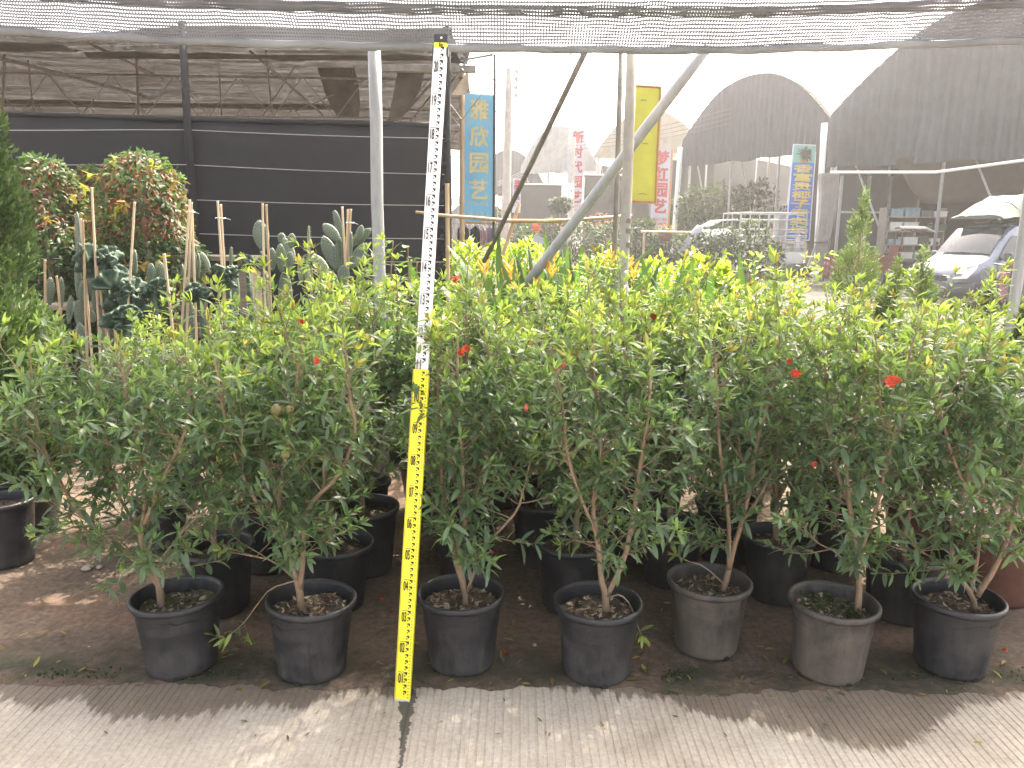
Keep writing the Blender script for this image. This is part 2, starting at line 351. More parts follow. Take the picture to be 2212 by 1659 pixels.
# ================================================================== SETTING
def earth_mat():
    m, t, p = newmat('earth'); L = t.links
    tc = N(t, 'ShaderNodeTexCoord'); P = tc.outputs['Object']
    a = N(t, 'ShaderNodeTexNoise', Scale=2.3, Detail=8.0, Roughness=0.7); L.new(P, a.inputs['Vector'])
    r1 = ramp(t, [(0.30, (0.080, 0.062, 0.047)), (0.48, (0.125, 0.095, 0.071)), (0.60, (0.165, 0.108, 0.080)), (0.75, (0.20, 0.16, 0.125))])
    L.new(a.outputs[0], r1.inputs[0])
    b = N(t, 'ShaderNodeTexNoise', Scale=38.0, Detail=6.0, Roughness=0.7); L.new(P, b.inputs['Vector'])
    r2 = ramp(t, [(0.3, (0.55, 0.55, 0.55)), (0.7, (1.25, 1.25, 1.25))]); L.new(b.outputs[0], r2.inputs[0])
    mu = N(t, 'ShaderNodeMix', data_type='RGBA', blend_type='MULTIPLY'); mu.inputs[0].default_value = 1
    L.new(r1.outputs[0], mu.inputs[6]); L.new(r2.outputs[0], mu.inputs[7])
    # moss growing in a ragged band along the edge of the concrete
    s = N(t, 'ShaderNodeSeparateXYZ'); L.new(P, s.inputs[0])
    d = N(t, 'ShaderNodeMath', operation='SUBTRACT'); L.new(s.outputs[1], d.inputs[0]); d.inputs[1].default_value = 2.40
    ab = N(t, 'ShaderNodeMath', operation='ABSOLUTE'); L.new(d.outputs[0], ab.inputs[0])
    c = N(t, 'ShaderNodeTexNoise', Scale=5.5, Detail=8.0, Roughness=0.75); L.new(P, c.inputs['Vector'])
    ma = N(t, 'ShaderNodeMath', operation='MULTIPLY_ADD'); L.new(c.outputs[0], ma.inputs[0]); ma.inputs[1].default_value = -0.95; L.new(ab.outputs[0], ma.inputs[2])
    mr = N(t, 'ShaderNodeMapRange'); mr.inputs['From Min'].default_value = -0.50; mr.inputs['From Max'].default_value = -0.30; mr.inputs['To Min'].default_value = 0.85; mr.inputs['To Max'].default_value = 0
    L.new(ma.outputs[0], mr.inputs[0])
    mx = N(t, 'ShaderNodeMix', data_type='RGBA'); L.new(mr.outputs[0], mx.inputs[0]); L.new(mu.outputs[2], mx.inputs[6]); mx.inputs[7].default_value = (0.040, 0.043, 0.026, 1)
    L.new(mx.outputs[2], p.inputs['Base Color']); p.inputs['Roughness'].default_value = 0.92; p.inputs['Specular IOR Level'].default_value = 0.25
    b2 = N(t, 'ShaderNodeTexNoise', Scale=22.0, Detail=8.0, Roughness=0.7); L.new(P, b2.inputs['Vector'])
    bp = N(t, 'ShaderNodeBump', Strength=0.9, Distance=0.02); L.new(b2.outputs[0], bp.inputs['Height']); L.new(bp.outputs[0], p.inputs['Normal'])
    M['earth'] = m
WET = [(-150, 1505), (0, 1510), (95, 1533), (150, 1512), (235, 1556), (400, 1552), (560, 1530), (640, 1535), (750, 1502), (850, 1508), (925, 1492), (1050, 1480), (1200, 1488), (1320, 1505), (1440, 1518), (1560, 1560), (1660, 1572), (1760, 1592), (1880, 1626), (1950, 1618), (2010, 1585), (2060, 1545), (2140, 1520), (2260, 1505), (2400, 1500)]
def slab_mat():
    m, t, p = newmat('grooved_concrete'); L = t.links
    tc = N(t, 'ShaderNodeTexCoord'); P = tc.outputs['Object']
    a = N(t, 'ShaderNodeTexNoise', Scale=3.2, Detail=9.0, Roughness=0.68); L.new(P, a.inputs['Vector'])
    r1 = ramp(t, [(0.28, (0.29, 0.25, 0.20)), (0.5, (0.41, 0.365, 0.305)), (0.72, (0.47, 0.43, 0.37))]); L.new(a.outputs[0], r1.inputs[0])
    b = N(t, 'ShaderNodeTexNoise', Scale=70.0, Detail=5.0, Roughness=0.8); L.new(P, b.inputs['Vector'])
    r2 = ramp(t, [(0.3, (0.72, 0.71, 0.70)), (0.7, (1.12, 1.12, 1.12))]); L.new(b.outputs[0], r2.inputs[0])
    mu = N(t, 'ShaderNodeMix', data_type='RGBA', blend_type='MULTIPLY'); mu.inputs[0].default_value = 1
    L.new(r1.outputs[0], mu.inputs[6]); L.new(r2.outputs[0], mu.inputs[7])
    s = N(t, 'ShaderNodeSeparateXYZ'); L.new(P, s.inputs[0])
    # dirt lying in the grooves
    zr = N(t, 'ShaderNodeMapRange'); zr.inputs['From Min'].default_value = -0.0035; zr.inputs['From Max'].default_value = 0.0
    zr.inputs['To Min'].default_value = 0.14; zr.inputs['To Max'].default_value = 0.0; L.new(s.outputs[2], zr.inputs[0])
    gm = N(t, 'ShaderNodeMix', data_type='RGBA'); L.new(zr.outputs[0], gm.inputs[0]); L.new(mu.outputs[2], gm.inputs[6]); gm.inputs[7].default_value = (0.145, 0.115, 0.085, 1)
    # wet, muddy water line: a curve y(x) with a ragged edge
    tx = N(t, 'ShaderNodeMapRange'); tx.inputs['From Min'].default_value = -2.0; tx.inputs['From Max'].default_value = 2.0; L.new(s.outputs[0], tx.inputs[0])
    fc = N(t, 'ShaderNodeFloatCurve'); cv = fc.mapping.curves[0]
    pts = [((G(x, y).x + 2) / 4, (G(x, y).y - 1.5)) for x, y in WET]
    pts = [q for q in pts if 0.01 < q[0] < 0.99]
    cv.points[0].location = (0, pts[0][1]); cv.points[1].location = (1, pts[-1][1])
    for q in pts: cv.points.new(q[0], q[1])
    fc.mapping.update(); L.new(tx.outputs[0], fc.inputs['Value'])
    st = N(t, 'ShaderNodeMapping'); st.inputs['Scale'].default_value = (41, 6, 1); L.new(P, st.inputs[0])
    wn = N(t, 'ShaderNodeTexNoise', Scale=1.0, Detail=6.0, Roughness=0.65); L.new(st.outputs[0], wn.inputs['Vector'])
    w1 = N(t, 'ShaderNodeMath', operation='MULTIPLY_ADD'); L.new(wn.outputs[0], w1.inputs[0]); w1.inputs[1].default_value = 0.24; L.new(s.outputs[1], w1.inputs[2])
    w2 = N(t, 'ShaderNodeMath', operation='SUBTRACT'); L.new(w1.outputs[0], w2.inputs[0]); w2.inputs[1].default_value = 1.62
    w3 = N(t, 'ShaderNodeMath', operation='SUBTRACT'); L.new(w2.outputs[0], w3.inputs[0]); L.new(fc.outputs[0], w3.inputs[1])
    wm = N(t, 'ShaderNodeMapRange'); wm.inputs['From Min'].default_value = -0.008; wm.inputs['From Max'].default_value = 0.016; wm.inputs['To Max'].default_value = 0.93; L.new(w3.outputs[0], wm.inputs[0])
    wr = ramp(t, [(0.3, (0.125, 0.100, 0.076)), (0.55, (0.172, 0.138, 0.105)), (0.75, (0.215, 0.176, 0.138))]); L.new(a.outputs[0], wr.inputs[0])
    w4 = N(t, 'ShaderNodeMix', data_type='RGBA', blend_type='MULTIPLY'); w4.inputs[0].default_value = 1; L.new(wr.outputs[0], w4.inputs[6]); L.new(r2.outputs[0], w4.inputs[7])
    wx = N(t, 'ShaderNodeMix', data_type='RGBA'); L.new(wm.outputs[0], wx.inputs[0]); L.new(gm.outputs[2], wx.inputs[6]); L.new(w4.outputs[2], wx.inputs[7])
    # dark mossy joint
    j0, j1 = G(880, 1518), G(866, 1659); k = (j1.x - j0.x) / (j1.y - j0.y)
    jy = N(t, 'ShaderNodeMath', operation='MULTIPLY_ADD'); L.new(s.outputs[1], jy.inputs[0]); jy.inputs[1].default_value = -k; jy.inputs[2].default_value = -(j0.x - k * j0.y)
    jx = N(t, 'ShaderNodeMath', operation='ADD'); L.new(s.outputs[0], jx.inputs[0]); L.new(jy.outputs[0], jx.inputs[1])
    jn = N(t, 'ShaderNodeTexNoise', Scale=16.0, Detail=6.0, Roughness=0.7); L.new(P, jn.inputs['Vector'])
    jn2 = N(t, 'ShaderNodeMath', operation='MULTIPLY_ADD'); L.new(jn.outputs[0], jn2.inputs[0]); jn2.inputs[1].default_value = 0.07; jn2.inputs[2].default_value = -0.035
    ja = N(t, 'ShaderNodeMath', operation='ADD'); L.new(jx.outputs[0], ja.inputs[0]); L.new(jn2.outputs[0], ja.inputs[1])
    jb = N(t, 'ShaderNodeMath', operation='ABSOLUTE'); L.new(ja.outputs[0], jb.inputs[0])
    jw = N(t, 'ShaderNodeMapRange'); jw.inputs['From Min'].default_value = 1.88; jw.inputs['From Max'].default_value = 2.2; jw.inputs['To Min'].default_value = 0.003; jw.inputs['To Max'].default_value = 0.022; L.new(s.outputs[1], jw.inputs[0])
    jl = N(t, 'ShaderNodeMath', operation='LESS_THAN'); L.new(jb.outputs[0], jl.inputs[0]); L.new(jw.outputs[0], jl.inputs[1])
    jm = N(t, 'ShaderNodeMath', operation='MULTIPLY'); L.new(jl.outputs[0], jm.inputs[0]); jm.inputs[1].default_value = 0.85
    fx = N(t, 'ShaderNodeMix', data_type='RGBA'); L.new(jm.outputs[0], fx.inputs[0]); L.new(wx.outputs[2], fx.inputs[6]); fx.inputs[7].default_value = (0.040, 0.040, 0.030, 1)
    L.new(fx.outputs[2], p.inputs['Base Color'])
    rg = N(t, 'ShaderNodeMapRange'); rg.inputs['To Min'].default_value = 0.9; rg.inputs['To Max'].default_value = 0.62; L.new(wm.outputs[0], rg.inputs[0]); L.new(rg.outputs[0], p.inputs['Roughness'])
    p.inputs['Specular IOR Level'].default_value = 0.3
    b2 = N(t, 'ShaderNodeTexNoise', Scale=130.0, Detail=6.0, Roughness=0.75); L.new(P, b2.inputs['Vector'])
    bp = N(t, 'ShaderNodeBump', Strength=0.55, Distance=0.006); L.new(b2.outputs[0], bp.inputs['Height']); L.new(bp.outputs[0], p.inputs['Normal'])
    M['grooved_concrete'] = m
earth_mat(); slab_mat()
mat('road_concrete', (0.095, 0.088, 0.08), 0.95, 0.25, 0.8, 0.3, 40, spec=0.04)

g = MB(); g.add([(-160, -40, 0), (160, -40, 0), (160, 220, 0), (-160, 220, 0)], [(0, 1, 2, 3)])
tag(g.build('ground', M['earth']), 'reddish brown earth floor under the potted bushes', 'ground', kind='structure')
# grooved concrete pavement in front
EDGE = 2.315
pv = MB(); pitch = 0.0245; x = -4.0; rowa = []; rnd = random.Random(4)
while x < 4.0:
    d = 0.0021 * rnd.uniform(0.55, 1.15)
    rowa += [(x, 0.0), (x + 0.0150, 0.0), (x + 0.0172, -d), (x + 0.0222, -d)]
    x += pitch + rnd.uniform(-0.0012, 0.0012)
n = len(rowa); rows = []
for k, yy in enumerate((-3.0, 0.0, 1.6, 1.9, 2.1, EDGE)):
    rows.append([(px_ + 0.004 * math.sin(px_ * 9 + yy * 3), yy + (0.012 * noise.noise((px_ * 4, 0, 0)) if k == 5 else 0), pz) for px_, pz in rowa])
pv.grid(rows)
o = pv.build('pavement', M['grooved_concrete'], loc=(0, 0, 0.006))
tag(o, 'grooved concrete pavement with a wet edge in front of the pots', 'pavement', kind='structure')
sp_ = MB(); ra, rb_, rc_ = [], [], []
for i in range(700):
    x = -3.5 + 7.0 * i / 699; f = 2.285 + 0.05 * noise.noise((x * 2.3, 1, 0)) + 0.028 * noise.noise((x * 11, 5, 0)) + 0.014 * noise.noise((x * 40, 2, 0))
    ra.append(V(x, f, 0.0062)); rb_.append(V(x, f + 0.018, 0.0095 + 0.003 * noise.noise((x * 25, 8, 0)))); rc_.append(V(x, 2.40, 0.0015))
sp_.grid([ra, rb_, rc_]); tag(sp_.build('soil_spill', M['earth'], smooth=True), 'earth spilled over the edge of the grooved pavement', 'soil', kind='structure')
rd = MB(); rd.add([(1.4, 6.4, 0.004), (60, 4.0, 0.004), (60, 60, 0.004), (-12, 60, 0.004), (-1, 24, 0.004), (0.6, 9.0, 0.004)], [(0, 1, 2, 3, 4, 5)])
tag(rd.build('road', M['road_concrete']), 'pale concrete lane behind the potted bushes', 'road', kind='structure')

# ------------------------------------------------------------------ overhead shade net with a rolled hem
netmat('mesh_net', (0.125, 0.132, 0.155), 0.0155, 0.0215, 0.48, 0.43, trans=0.12)
netmat('mesh_net_dense', (0.15, 0.158, 0.185), 0.0155, 0.0215, 0.40, 0.34, trans=0.12)
netmat('hem_net', (0.34, 0.355, 0.38), 0.0155, 0.012, 0.3, 0.0, trans=0.25)
NY = 4.5
HEM = [(-500, 52), (-200, 66), (0, 75), (200, 86), (400, 96), (600, 103), (808, 108), (1100, 113), (1350, 116), (1550, 117), (1750, 112), (1900, 107), (2212, 96), (2450, 86), (2800, 70)]
def hem_at(px):
    for (a, b), (c, d) in zip(HEM, HEM[1:]):
        if a <= px <= c: return b + (d - b) * (px - a) / (c - a)
    return HEM[-1][1]
pxs = [-500 + 22 * i for i in range(151)]
base = At(1100, 112, NY)
net = thing('shade_net', base, 'grey mesh shade net stretched overhead with a rolled front hem', 'shade net')
rows = []; us = None; vs2 = []
steps = [(0, 0, 0)] + [(k * 0.05, -k * 0.05 * 0.80, k * 0.05 * 0.60) for k in range(1, 13)]
last = steps[-1]
steps += [(last[0] + k * 0.22, last[1] - k * 0.22 * 0.97, last[2] + k * 0.22 * 0.2) for k in range(1, 5)]
for (l, dy, dz) in steps:
    row = []
    for px in pxs:
        p = At(px, hem_at(px) - 14, NY)
        w = 0.004 * math.sin(px * 0.011 + l * 19) + 0.005 * noise.noise((px * 0.006, l * 6, 1.3)) * 2 + 0.008 * max(0, 1 - abs(l - 0.2) / 0.15) * math.sin(px * 0.055 + 3 * noise.noise((px * 0.01, 0, 0))) * (0.5 + noise.noise((px * 0.004, 4, 0)))
        row.append(p + V(0, dy + w * 0.5, dz + w) - base)
    rows.append(row); vs2.append(l)
us = [0.0]
for a, b in zip(rows[0], rows[0][1:]): us.append(us[-1] + (b - a).length)
o = quadsheet(rows, us, vs2).build('net_sheet', M['mesh_net'], net, smooth=True)
# overlapping lower strip sewn on as a second layer, with a puckered seam
rows = []; vv2 = []
for k in range(0, 7):
    l = 0.185 + k * 0.011
    row = []
    for px in pxs:
        p = At(px, hem_at(px) - 14, NY)
        w = 0.004 * math.sin(px * 0.05 + l * 15) * (0.6 + noise.noise((px * 0.01, 2, l * 8))) + 0.006 * noise.noise((px * 0.03, l * 30, 7))
        bulge = 0.008 * math.sin(math.pi * k / 6)
        row.append(p + V(0, -l * 0.80 - 0.012 - bulge, l * 0.60 + w - bulge * 0.7) - base)
    rows.append(row); vv2.append(l * 1.03 + 0.006)
o = quadsheet(rows, us, vv2).build('net_seam', M['mesh_net_dense'], net, smooth=True)
hm = MB(); uvh = []
nn = 10; rows = []
for j in range(nn + 1):
    a = 2 * math.pi * j / nn; row = []
    for i, px in enumerate(pxs):
        p = At(px, hem_at(px) - 8, NY); r = 0.021 + 0.0035 * noise.noise((px * 0.01, 9, 0)) + 0.001 * math.sin(px * 0.2)
        row.append(p + V(0, math.cos(a) * r, math.sin(a) * r + 0.003 * math.sin(px * 0.03)) - base)
    rows.append(row)
o = quadsheet(rows, us, [0.017 * j for j in range(nn + 1)]).build('net_hem', M['hem_net'], net, smooth=True)

# ------------------------------------------------------------------ poles that hold the net, leaning brace pipes
def pole(name, p0, p1, r, m, label, cat, group=None, n=14, r1=None, bands=0, flange=True):
    root = thing(name, p0, label, cat, group)
    b = MB(); k = 7; a = Vector(p0); c = Vector(p1) - a
    if bands:                                    # swollen joints of a cane
        pts = []; rr_ = []
        for i in range(bands + 1):
            for f, s in ((0.02, 1.16), (0.06, 1.0), (0.94, 1.0), (0.98, 1.16)):
                t = (i + f) / (bands + 1); pts.append(c * t); rr_.append((r + ((r1 if r1 else r) - r) * t) * s)
        b.tube(pts, rr_, n); b.build('shaft', M[m], root, smooth=True); return root
    pts = [c * (i / (k - 1)) + V(noise.noise((i, p0[0] * 7, 0)), noise.noise((i, 3, p0[0])), 0) * r * 0.12 * (0 < i < k - 1) for i in range(k)]
    b.tube(pts, [r + ((r1 if r1 else r) - r) * i / (k - 1) for i in range(k)], n)
    b.build('shaft', M[m], root, smooth=True)
    return root
top = lambda px, py, Y: At(px, py, Y)
def foot(px, Y, x2=None): q = At(px, 620, Y); return V(q.x, Y, 0)
a = At(808, 100, 4.58); f_ = V(At(816, 600, 4.58).x + 0.01, 4.58, 0)
pl = pole('support_pole', f_, a, 0.036, 'galvanised', 'thick galvanised pole left of the measuring staff holding up the net', 'pole', 'poles holding up the shade net')
a = At(1365, 104, 4.6); f_ = V(At(1350, 620, 4.6).x - 0.01, 4.6, 0)
pl = pole('support_pole', f_, a, 0.030, 'concrete_post', 'pale galvanised pole with peeling tape beside the yellow board', 'pole', 'poles holding up the shade net')
for yy, r in ((478, 0.0312), (500, 0.0316), (530, 0.0312)):
    q = At(1354, yy, 4.6) - f_; tp = MB(); tp.tube([q - V(0, 0, 0.012), q + V(0, 0, 0.016)], r, 14, wob=0.02); tp.build('tape_wrap', M['weathered_wood'], pl)
a = At(1342, 104, 5.0); f_ = V(At(1330, 620, 5.0).x - 0.01, 5.0, 0)
pole('thin_pole', f_, a, 0.0165, 'old_steel', 'thin dark steel pole just left of the pale taped pole', 'pole', 'poles holding up the shade net')
a = At(1530, 100, 4.62); b = At(1118, 640, 5.1)
pl = pole('brace_pipe', b, a, 0.032, 'galvanised', 'thick slanting galvanised brace pipe coming down into the strap leaved plants', 'pipe', 'slanting brace pipes')
a = At(1268, 104, 4.75); b = At(1046, 565, 5.9)
pole('brace_pipe', b, a, 0.0175, 'old_steel', 'thin slanting brown brace pipe in front of the blue banner corner', 'pipe', 'slanting brace pipes')
a = At(1122, 440, 6.35); b = At(1080, 570, 6.35)
pole('prop_stick', b, a, 0.016, 'bamboo', 'short bamboo prop crossing the thin slanting pipe', 'stick')
a = At(2270, 92, 4.6); b = V(At(2186, 720, 4.6).x - 0.02, 4.6, 0)
pole('support_pole', b, a, 0.030, 'galvanised', 'weathered pole cut by the right edge of the photo in front of the van', 'pole', 'poles holding up the shade net')
# bamboo rail and bamboo posts
rp = [At(x, y, 6.3) for x, y in ((898, 458), (960, 466), (1030, 471), (1095, 477), (1180, 478), (1260, 474), (1365, 466))]
rl = thing('bamboo_rail', rp[0], 'thin horizontal bamboo rail passing in front of the blue banner foot', 'rail')
b = MB(); b.tube(sub(rp, rp[0]), [0.011, 0.014, 0.014, 0.015, 0.015, 0.014, 0.013], 8); b.build('cane', M['bamboo'], rl, smooth=True)
pole('bamboo_post', V(At(968, 560, 6.4).x, 6.4, 0), At(966, 395, 6.4), 0.017, 'bamboo', 'bamboo post standing against the black wrapped corner post', 'post', None, bands=6)

# ------------------------------------------------------------------ shade house on the left: black net wall, brown net roof
def roofnet():
    m, t, p = newmat('brown_roof_net'); L = t.links
    tc = N(t, 'ShaderNodeTexCoord'); mp = N(t, 'ShaderNodeMapping'); mp.inputs['Scale'].default_value = (0.7, 9, 1); L.new(tc.outputs['Object'], mp.inputs[0])
    a = N(t, 'ShaderNodeTexNoise', Scale=2.0, Detail=9.0, Roughness=0.8); L.new(mp.outputs[0], a.inputs['Vector'])
    b = N(t, 'ShaderNodeTexNoise', Scale=26.0, Detail=4.0, Roughness=0.8); L.new(tc.outputs['Object'], b.inputs['Vector'])
    r = ramp(t, [(0.38, (0.009, 0.008, 0.007)), (0.62, (0.032, 0.027, 0.022))]); L.new(a.outputs[0], r.inputs[0])
    L.new(r.outputs[0], p.inputs['Base Color']); p.inputs['Roughness'].default_value = 0.9
    tl = N(t, 'ShaderNodeBsdfTranslucent'); L.new(r.outputs[0], tl.inputs[0])
    m1 = N(t, 'ShaderNodeMixShader'); m1.inputs[0].default_value = 0.5; L.new(p.outputs[0], m1.inputs[1]); L.new(tl.outputs[0], m1.inputs[2])
    mm = N(t, 'ShaderNodeMath', operation='MULTIPLY'); L.new(a.outputs[0], mm.inputs[0]); L.new(b.outputs[0], mm.inputs[1])
    mr = N(t, 'ShaderNodeMapRange'); mr.inputs['From Min'].default_value = 0.23; mr.inputs['From Max'].default_value = 0.40; mr.inputs['To Min'].default_value = 0.0; mr.inputs['To Max'].default_value = 0.10; L.new(mm.outputs[0], mr.inputs[0])
    tr = N(t, 'ShaderNodeBsdfTransparent'); m2 = N(t, 'ShaderNodeMixShader'); L.new(mr.outputs[0], m2.inputs[0]); L.new(m1.outputs[0], m2.inputs[1]); L.new(tr.outputs[0], m2.inputs[2])
    L.new(m2.outputs[0], t.nodes['Material Output'].inputs[0]); M['brown_roof_net'] = m
roofnet()
WLx = [(-260, 240), (-100, 243), (0, 245), (200, 252), (403, 259), (403, 259), (600, 263), (780, 267), (962, 272)]
def wallY(px): return 7.05 + 0.55 * (px + 260) / 1222
SHo = V(At(403, 259, wallY(403)).x, wallY(403), 0)
sh = thing('shade_house', SHo, 'open shade house with a black net wall and see through brown net roof', 'shade house')
rows = []
for k in range(13):
    row = []
    for i in range(62):
        px = -260 + 1222 * i / 61
        yt = WLx[0][1]
        for (a, b), (c, d) in zip(WLx, WLx[1:]):
            if a <= px <= c and c > a: yt = b + (d - b) * (px - a) / (c - a)
        p = At(px, yt, wallY(px)); z = p.z * (1 - k / 12)
        rip = 0.03 * noise.noise((px * 0.01, z * 1.1, 2)) + 0.012 * noise.noise((px * 0.05, z * 2.5, 5))
        row.append(V(p.x, p.y + rip, z) - SHo)
    rows.append(row)
b = MB(); b.grid(rows); wl = b.build('wall_net', M['black_net'], sh, smooth=True)
md = wl.modifiers.new('thick', 'SOLIDIFY'); md.thickness = 0.006
wr = MB()
for l0, r0 in ((279, 299), (354, 377), (430, 444), (503, 516), (556, 566)):
    for (p0, p1, s0, s1) in ((-260, 403, -0.2, 0.35), (403, 960, 0.35, 1.0)):
        pts = []
        for i in range(7):
            t = i / 6; px = p0 + (p1 - p0) * t; s = s0 + (s1 - s0) * t
            y = l0 + (r0 - l0) * max(0, (s - 0.3) / 0.7) + 2.5 * math.sin(math.pi * t)
            pts.append(At(px, y, wallY(px) - 0.045) - SHo)
        wr.tube(pts, 0.0035, 5)
wr.build('wall_wire', M['white_wire'], sh)
hemw = MB(); pts = [At(px, y - 1, wallY(px) - 0.01) - SHo for px, y in WLx if True]
hemw.tube(pts[:5] + pts[6:], 0.022, 8, wob=0.2); hemw.build('wall_hem', M['black_net'], sh, smooth=True)
# middle post wrapped in black and corner post
b = MB(); x0 = At(404, 259, wallY(403) - 0.06)
b.tube([V(x0.x + 0.02, x0.y, 0) - SHo, V(x0.x, x0.y, 2.4) - SHo, V(x0.x + 0.012, x0.y, 3.3) - SHo], 0.034, 10, wob=0.1); b.build('middle_post', M['black_net'], sh, smooth=True)
b = MB(); x0 = At(966, 300, 7.6)
b.tube([V(x0.x, 7.6, z) - SHo for z in (0, 0.5, 1, 1.5, 2, 2.5, 3, 3.35)], 0.038, 10, wob=0.22); b.build('corner_post', M['black_net'], sh, smooth=True)
b = MB()
rg_ = random.Random(3)
for i in range(90):      # ragged net edge stapled to the corner post
    z = rg_.uniform(0.2, 2.5); q = V(x0.x - 0.03 - rg_.uniform(0, 0.06), 7.55 + rg_.uniform(-0.03, 0.03), z) - SHo
    b.add([q, q + V(rg_.uniform(0.02, 0.07), 0, rg_.uniform(-0.02, 0.02)), q + V(rg_.uniform(0.0, 0.05), 0.01, rg_.uniform(0.02, 0.07))], [(0, 1, 2)])
tag(b.build('ragged_edge', M['black_net'], sh), kind='stuff')
# roof sheet seen from below, sagging between the trusses
rows = []
for k in range(24):
    Y = 7.36 + 9.1 * k / 23; row = []
    for i in range(40):
        X = -9.0 + 8.42 * i / 39
        z = 3.24 + 0.05 * math.sin(Y * 2.6) + 0.07 * noise.noise((X * 0.6, Y * 0.8, 0)) + 0.02 * math.sin(Y * 9 + X)
        row.append(V(X, Y, z) - SHo)
    rows.append(row)
b = MB(); b.grid(rows); b.build('roof_net', M['brown_roof_net'], sh, smooth=True)
# doubled strips of net lying across the roof
b = MB()
for (Y0, Y1, xa, xb) in ((7.4, 7.75, -9, -4.1), (7.75, 7.95, -4.1, -0.6), (10.6, 11.0, -9, -2.2)):
    b.grid([[V(xa + (xb - xa) * i / 9, Y0 + (Y1 - Y0) * j / 3, 3.14 - 0.03 * math.sin(j) + 0.03 * noise.noise((i, j, Y0))) - SHo for i in range(10)] for j in range(4)])
for (pa, pb_, pc, pd) in (((668, 262), (690, 262), (795, 435), (745, 452)),):
    pass
def flap(mb, pts, Y): mb.add([At(x, y, Y) - SHo for x, y in pts], [tuple(range(len(pts)))])
flap(b, [(685, 146), (765, 146), (775, 180), (778, 225), (775, 255), (728, 252), (705, 210)], 8.6)
flap(b, [(862, 140), (920, 140), (908, 195), (880, 240), (850, 262), (838, 262), (850, 200)], 8.3)
flap(b, [(975, 205), (1005, 160), (1012, 150), (1014, 190), (1004, 205)], 8.0)
b.build('net_flap', M['brown_dark_net'] if 'brown_dark_net' in M else mat('brown_dark_net', (0.115, 0.10, 0.084), 0.9, 0.4, 6, 0.3, 80, trans=0.6), sh)
# trusses
tr_ = MB(); zz = 3.06
for Y in (8.4, 10.4, 12.4):
    tr_.tube([V(-9, Y, zz + 0.02) - SHo, V(-0.7, Y, zz - 0.02) - SHo], 0.013, 6); tr_.tube([V(-9, Y, zz - 0.42) - SHo, V(-0.7, Y, zz - 0.4) - SHo], 0.009, 6)
    for i in range(13):
        X = -8.8 + i * 0.66
        tr_.tube([V(X, Y, zz) - SHo, V(X + 0.33, Y, zz - 0.41) - SHo], 0.005, 5); tr_.tube([V(X + 0.33, Y, zz - 0.41) - SHo, V(X + 0.66, Y, zz) - SHo], 0.005, 5)
for (xa, ya, xb, yb, Y1, Y2, r) in ((0, 125, 330, 212, 8.0, 11.0, 0.022), (190, 92, 350, 170, 7.6, 9.0, 0.016), (540, 110, 745, 290, 7.9, 8.8, 0.013), (762, 150, 735, 250, 8.4, 9.5, 0.01), (720, 205, 640, 240, 8.4, 9.0, 0.008), (575, 110, 590, 265, 8.0, 9.0, 0.012), (295, 120, 300, 262, 8.2, 9.0, 0.014), (855, 265, 960, 150, 8.6, 8.0, 0.014), (765, 182, 830, 155, 8.4, 8.2, 0.012), (10, 120, 5, 240, 8.2, 9.4, 0.014), (60, 130, 75, 262, 8.6, 9.4, 0.01), (870, 285, 960, 170, 9.0, 8.2, 0.012), (640, 140, 560, 262, 8.6, 9.0, 0.007), (90, 140, 170, 240, 9.0, 10.0, 0.007), (470, 110, 480, 262, 8.8, 9.4, 0.008)):
    tr_.tube([At(xa, ya, Y1) - SHo, At(xb, yb, Y2) - SHo], r, 6)
tr_.build('truss', M['old_steel'], sh)
b = MB(); c0 = At(800, 152, 7.7); c1 = At(1027, 145, 7.65)
b.box((c0 + c1) / 2 - SHo, ((c1 - c0).length, 0.07, 0.06)); b.build('eave_beam', M['old_steel'], sh)
b = MB(); b.tube([At(960, 205, 7.7) - SHo, At(1010, 128, 7.7) - SHo, At(1065, 118, 7.6) - SHo], 0.012, 6); b.tube([At(965, 190, 7.7) - SHo, At(1000, 150, 7.6) - SHo], 0.014, 6)
b.build('eave_strut', M['old_steel'], sh)
b = MB(); b.add([At(970, 112, 7.8) - SHo, At(1015, 112, 7.8) - SHo, At(1010, 139, 7.75) - SHo, At(970, 136, 7.75) - SHo], [(0, 1, 2, 3)]); b.build('eave_net', M['brown_roof_net'], sh)
# two plank benches behind the cacti
def bench(p0, p1, wdt, label):
    c = (p0 + p1) / 2; L_ = (p1 - p0).length; ang = math.atan2(p1.y - p0.y, p1.x - p0.x)
    r = thing('plank_bench', (c.x, c.y, 0), label, 'bench', 'plank benches for the cacti', ang)
    b = MB()
    for k in range(3): b.box((0.01 * k, (k - 1) * wdt / 3, c.z), (L_, wdt / 3 - 0.012, 0.035))
    b.build('plank', M['weathered_wood'], r)
    for sx in (-0.42, 0.42):
        b = MB(); b.box((L_ * sx, 0, (c.z - 0.018) / 2), (0.07, wdt * 0.8, c.z - 0.018)); b.build('leg', M['weathered_wood'], r)
    return r
bench(At(60, 658, 5.75), At(262, 662, 5.75), 0.4, 'low weathered plank bench behind the tall cacti at left')
bench(At(392, 548, 6.5), At(560, 565, 6.4), 0.5, 'weathered plank bench in front of the black net wall')

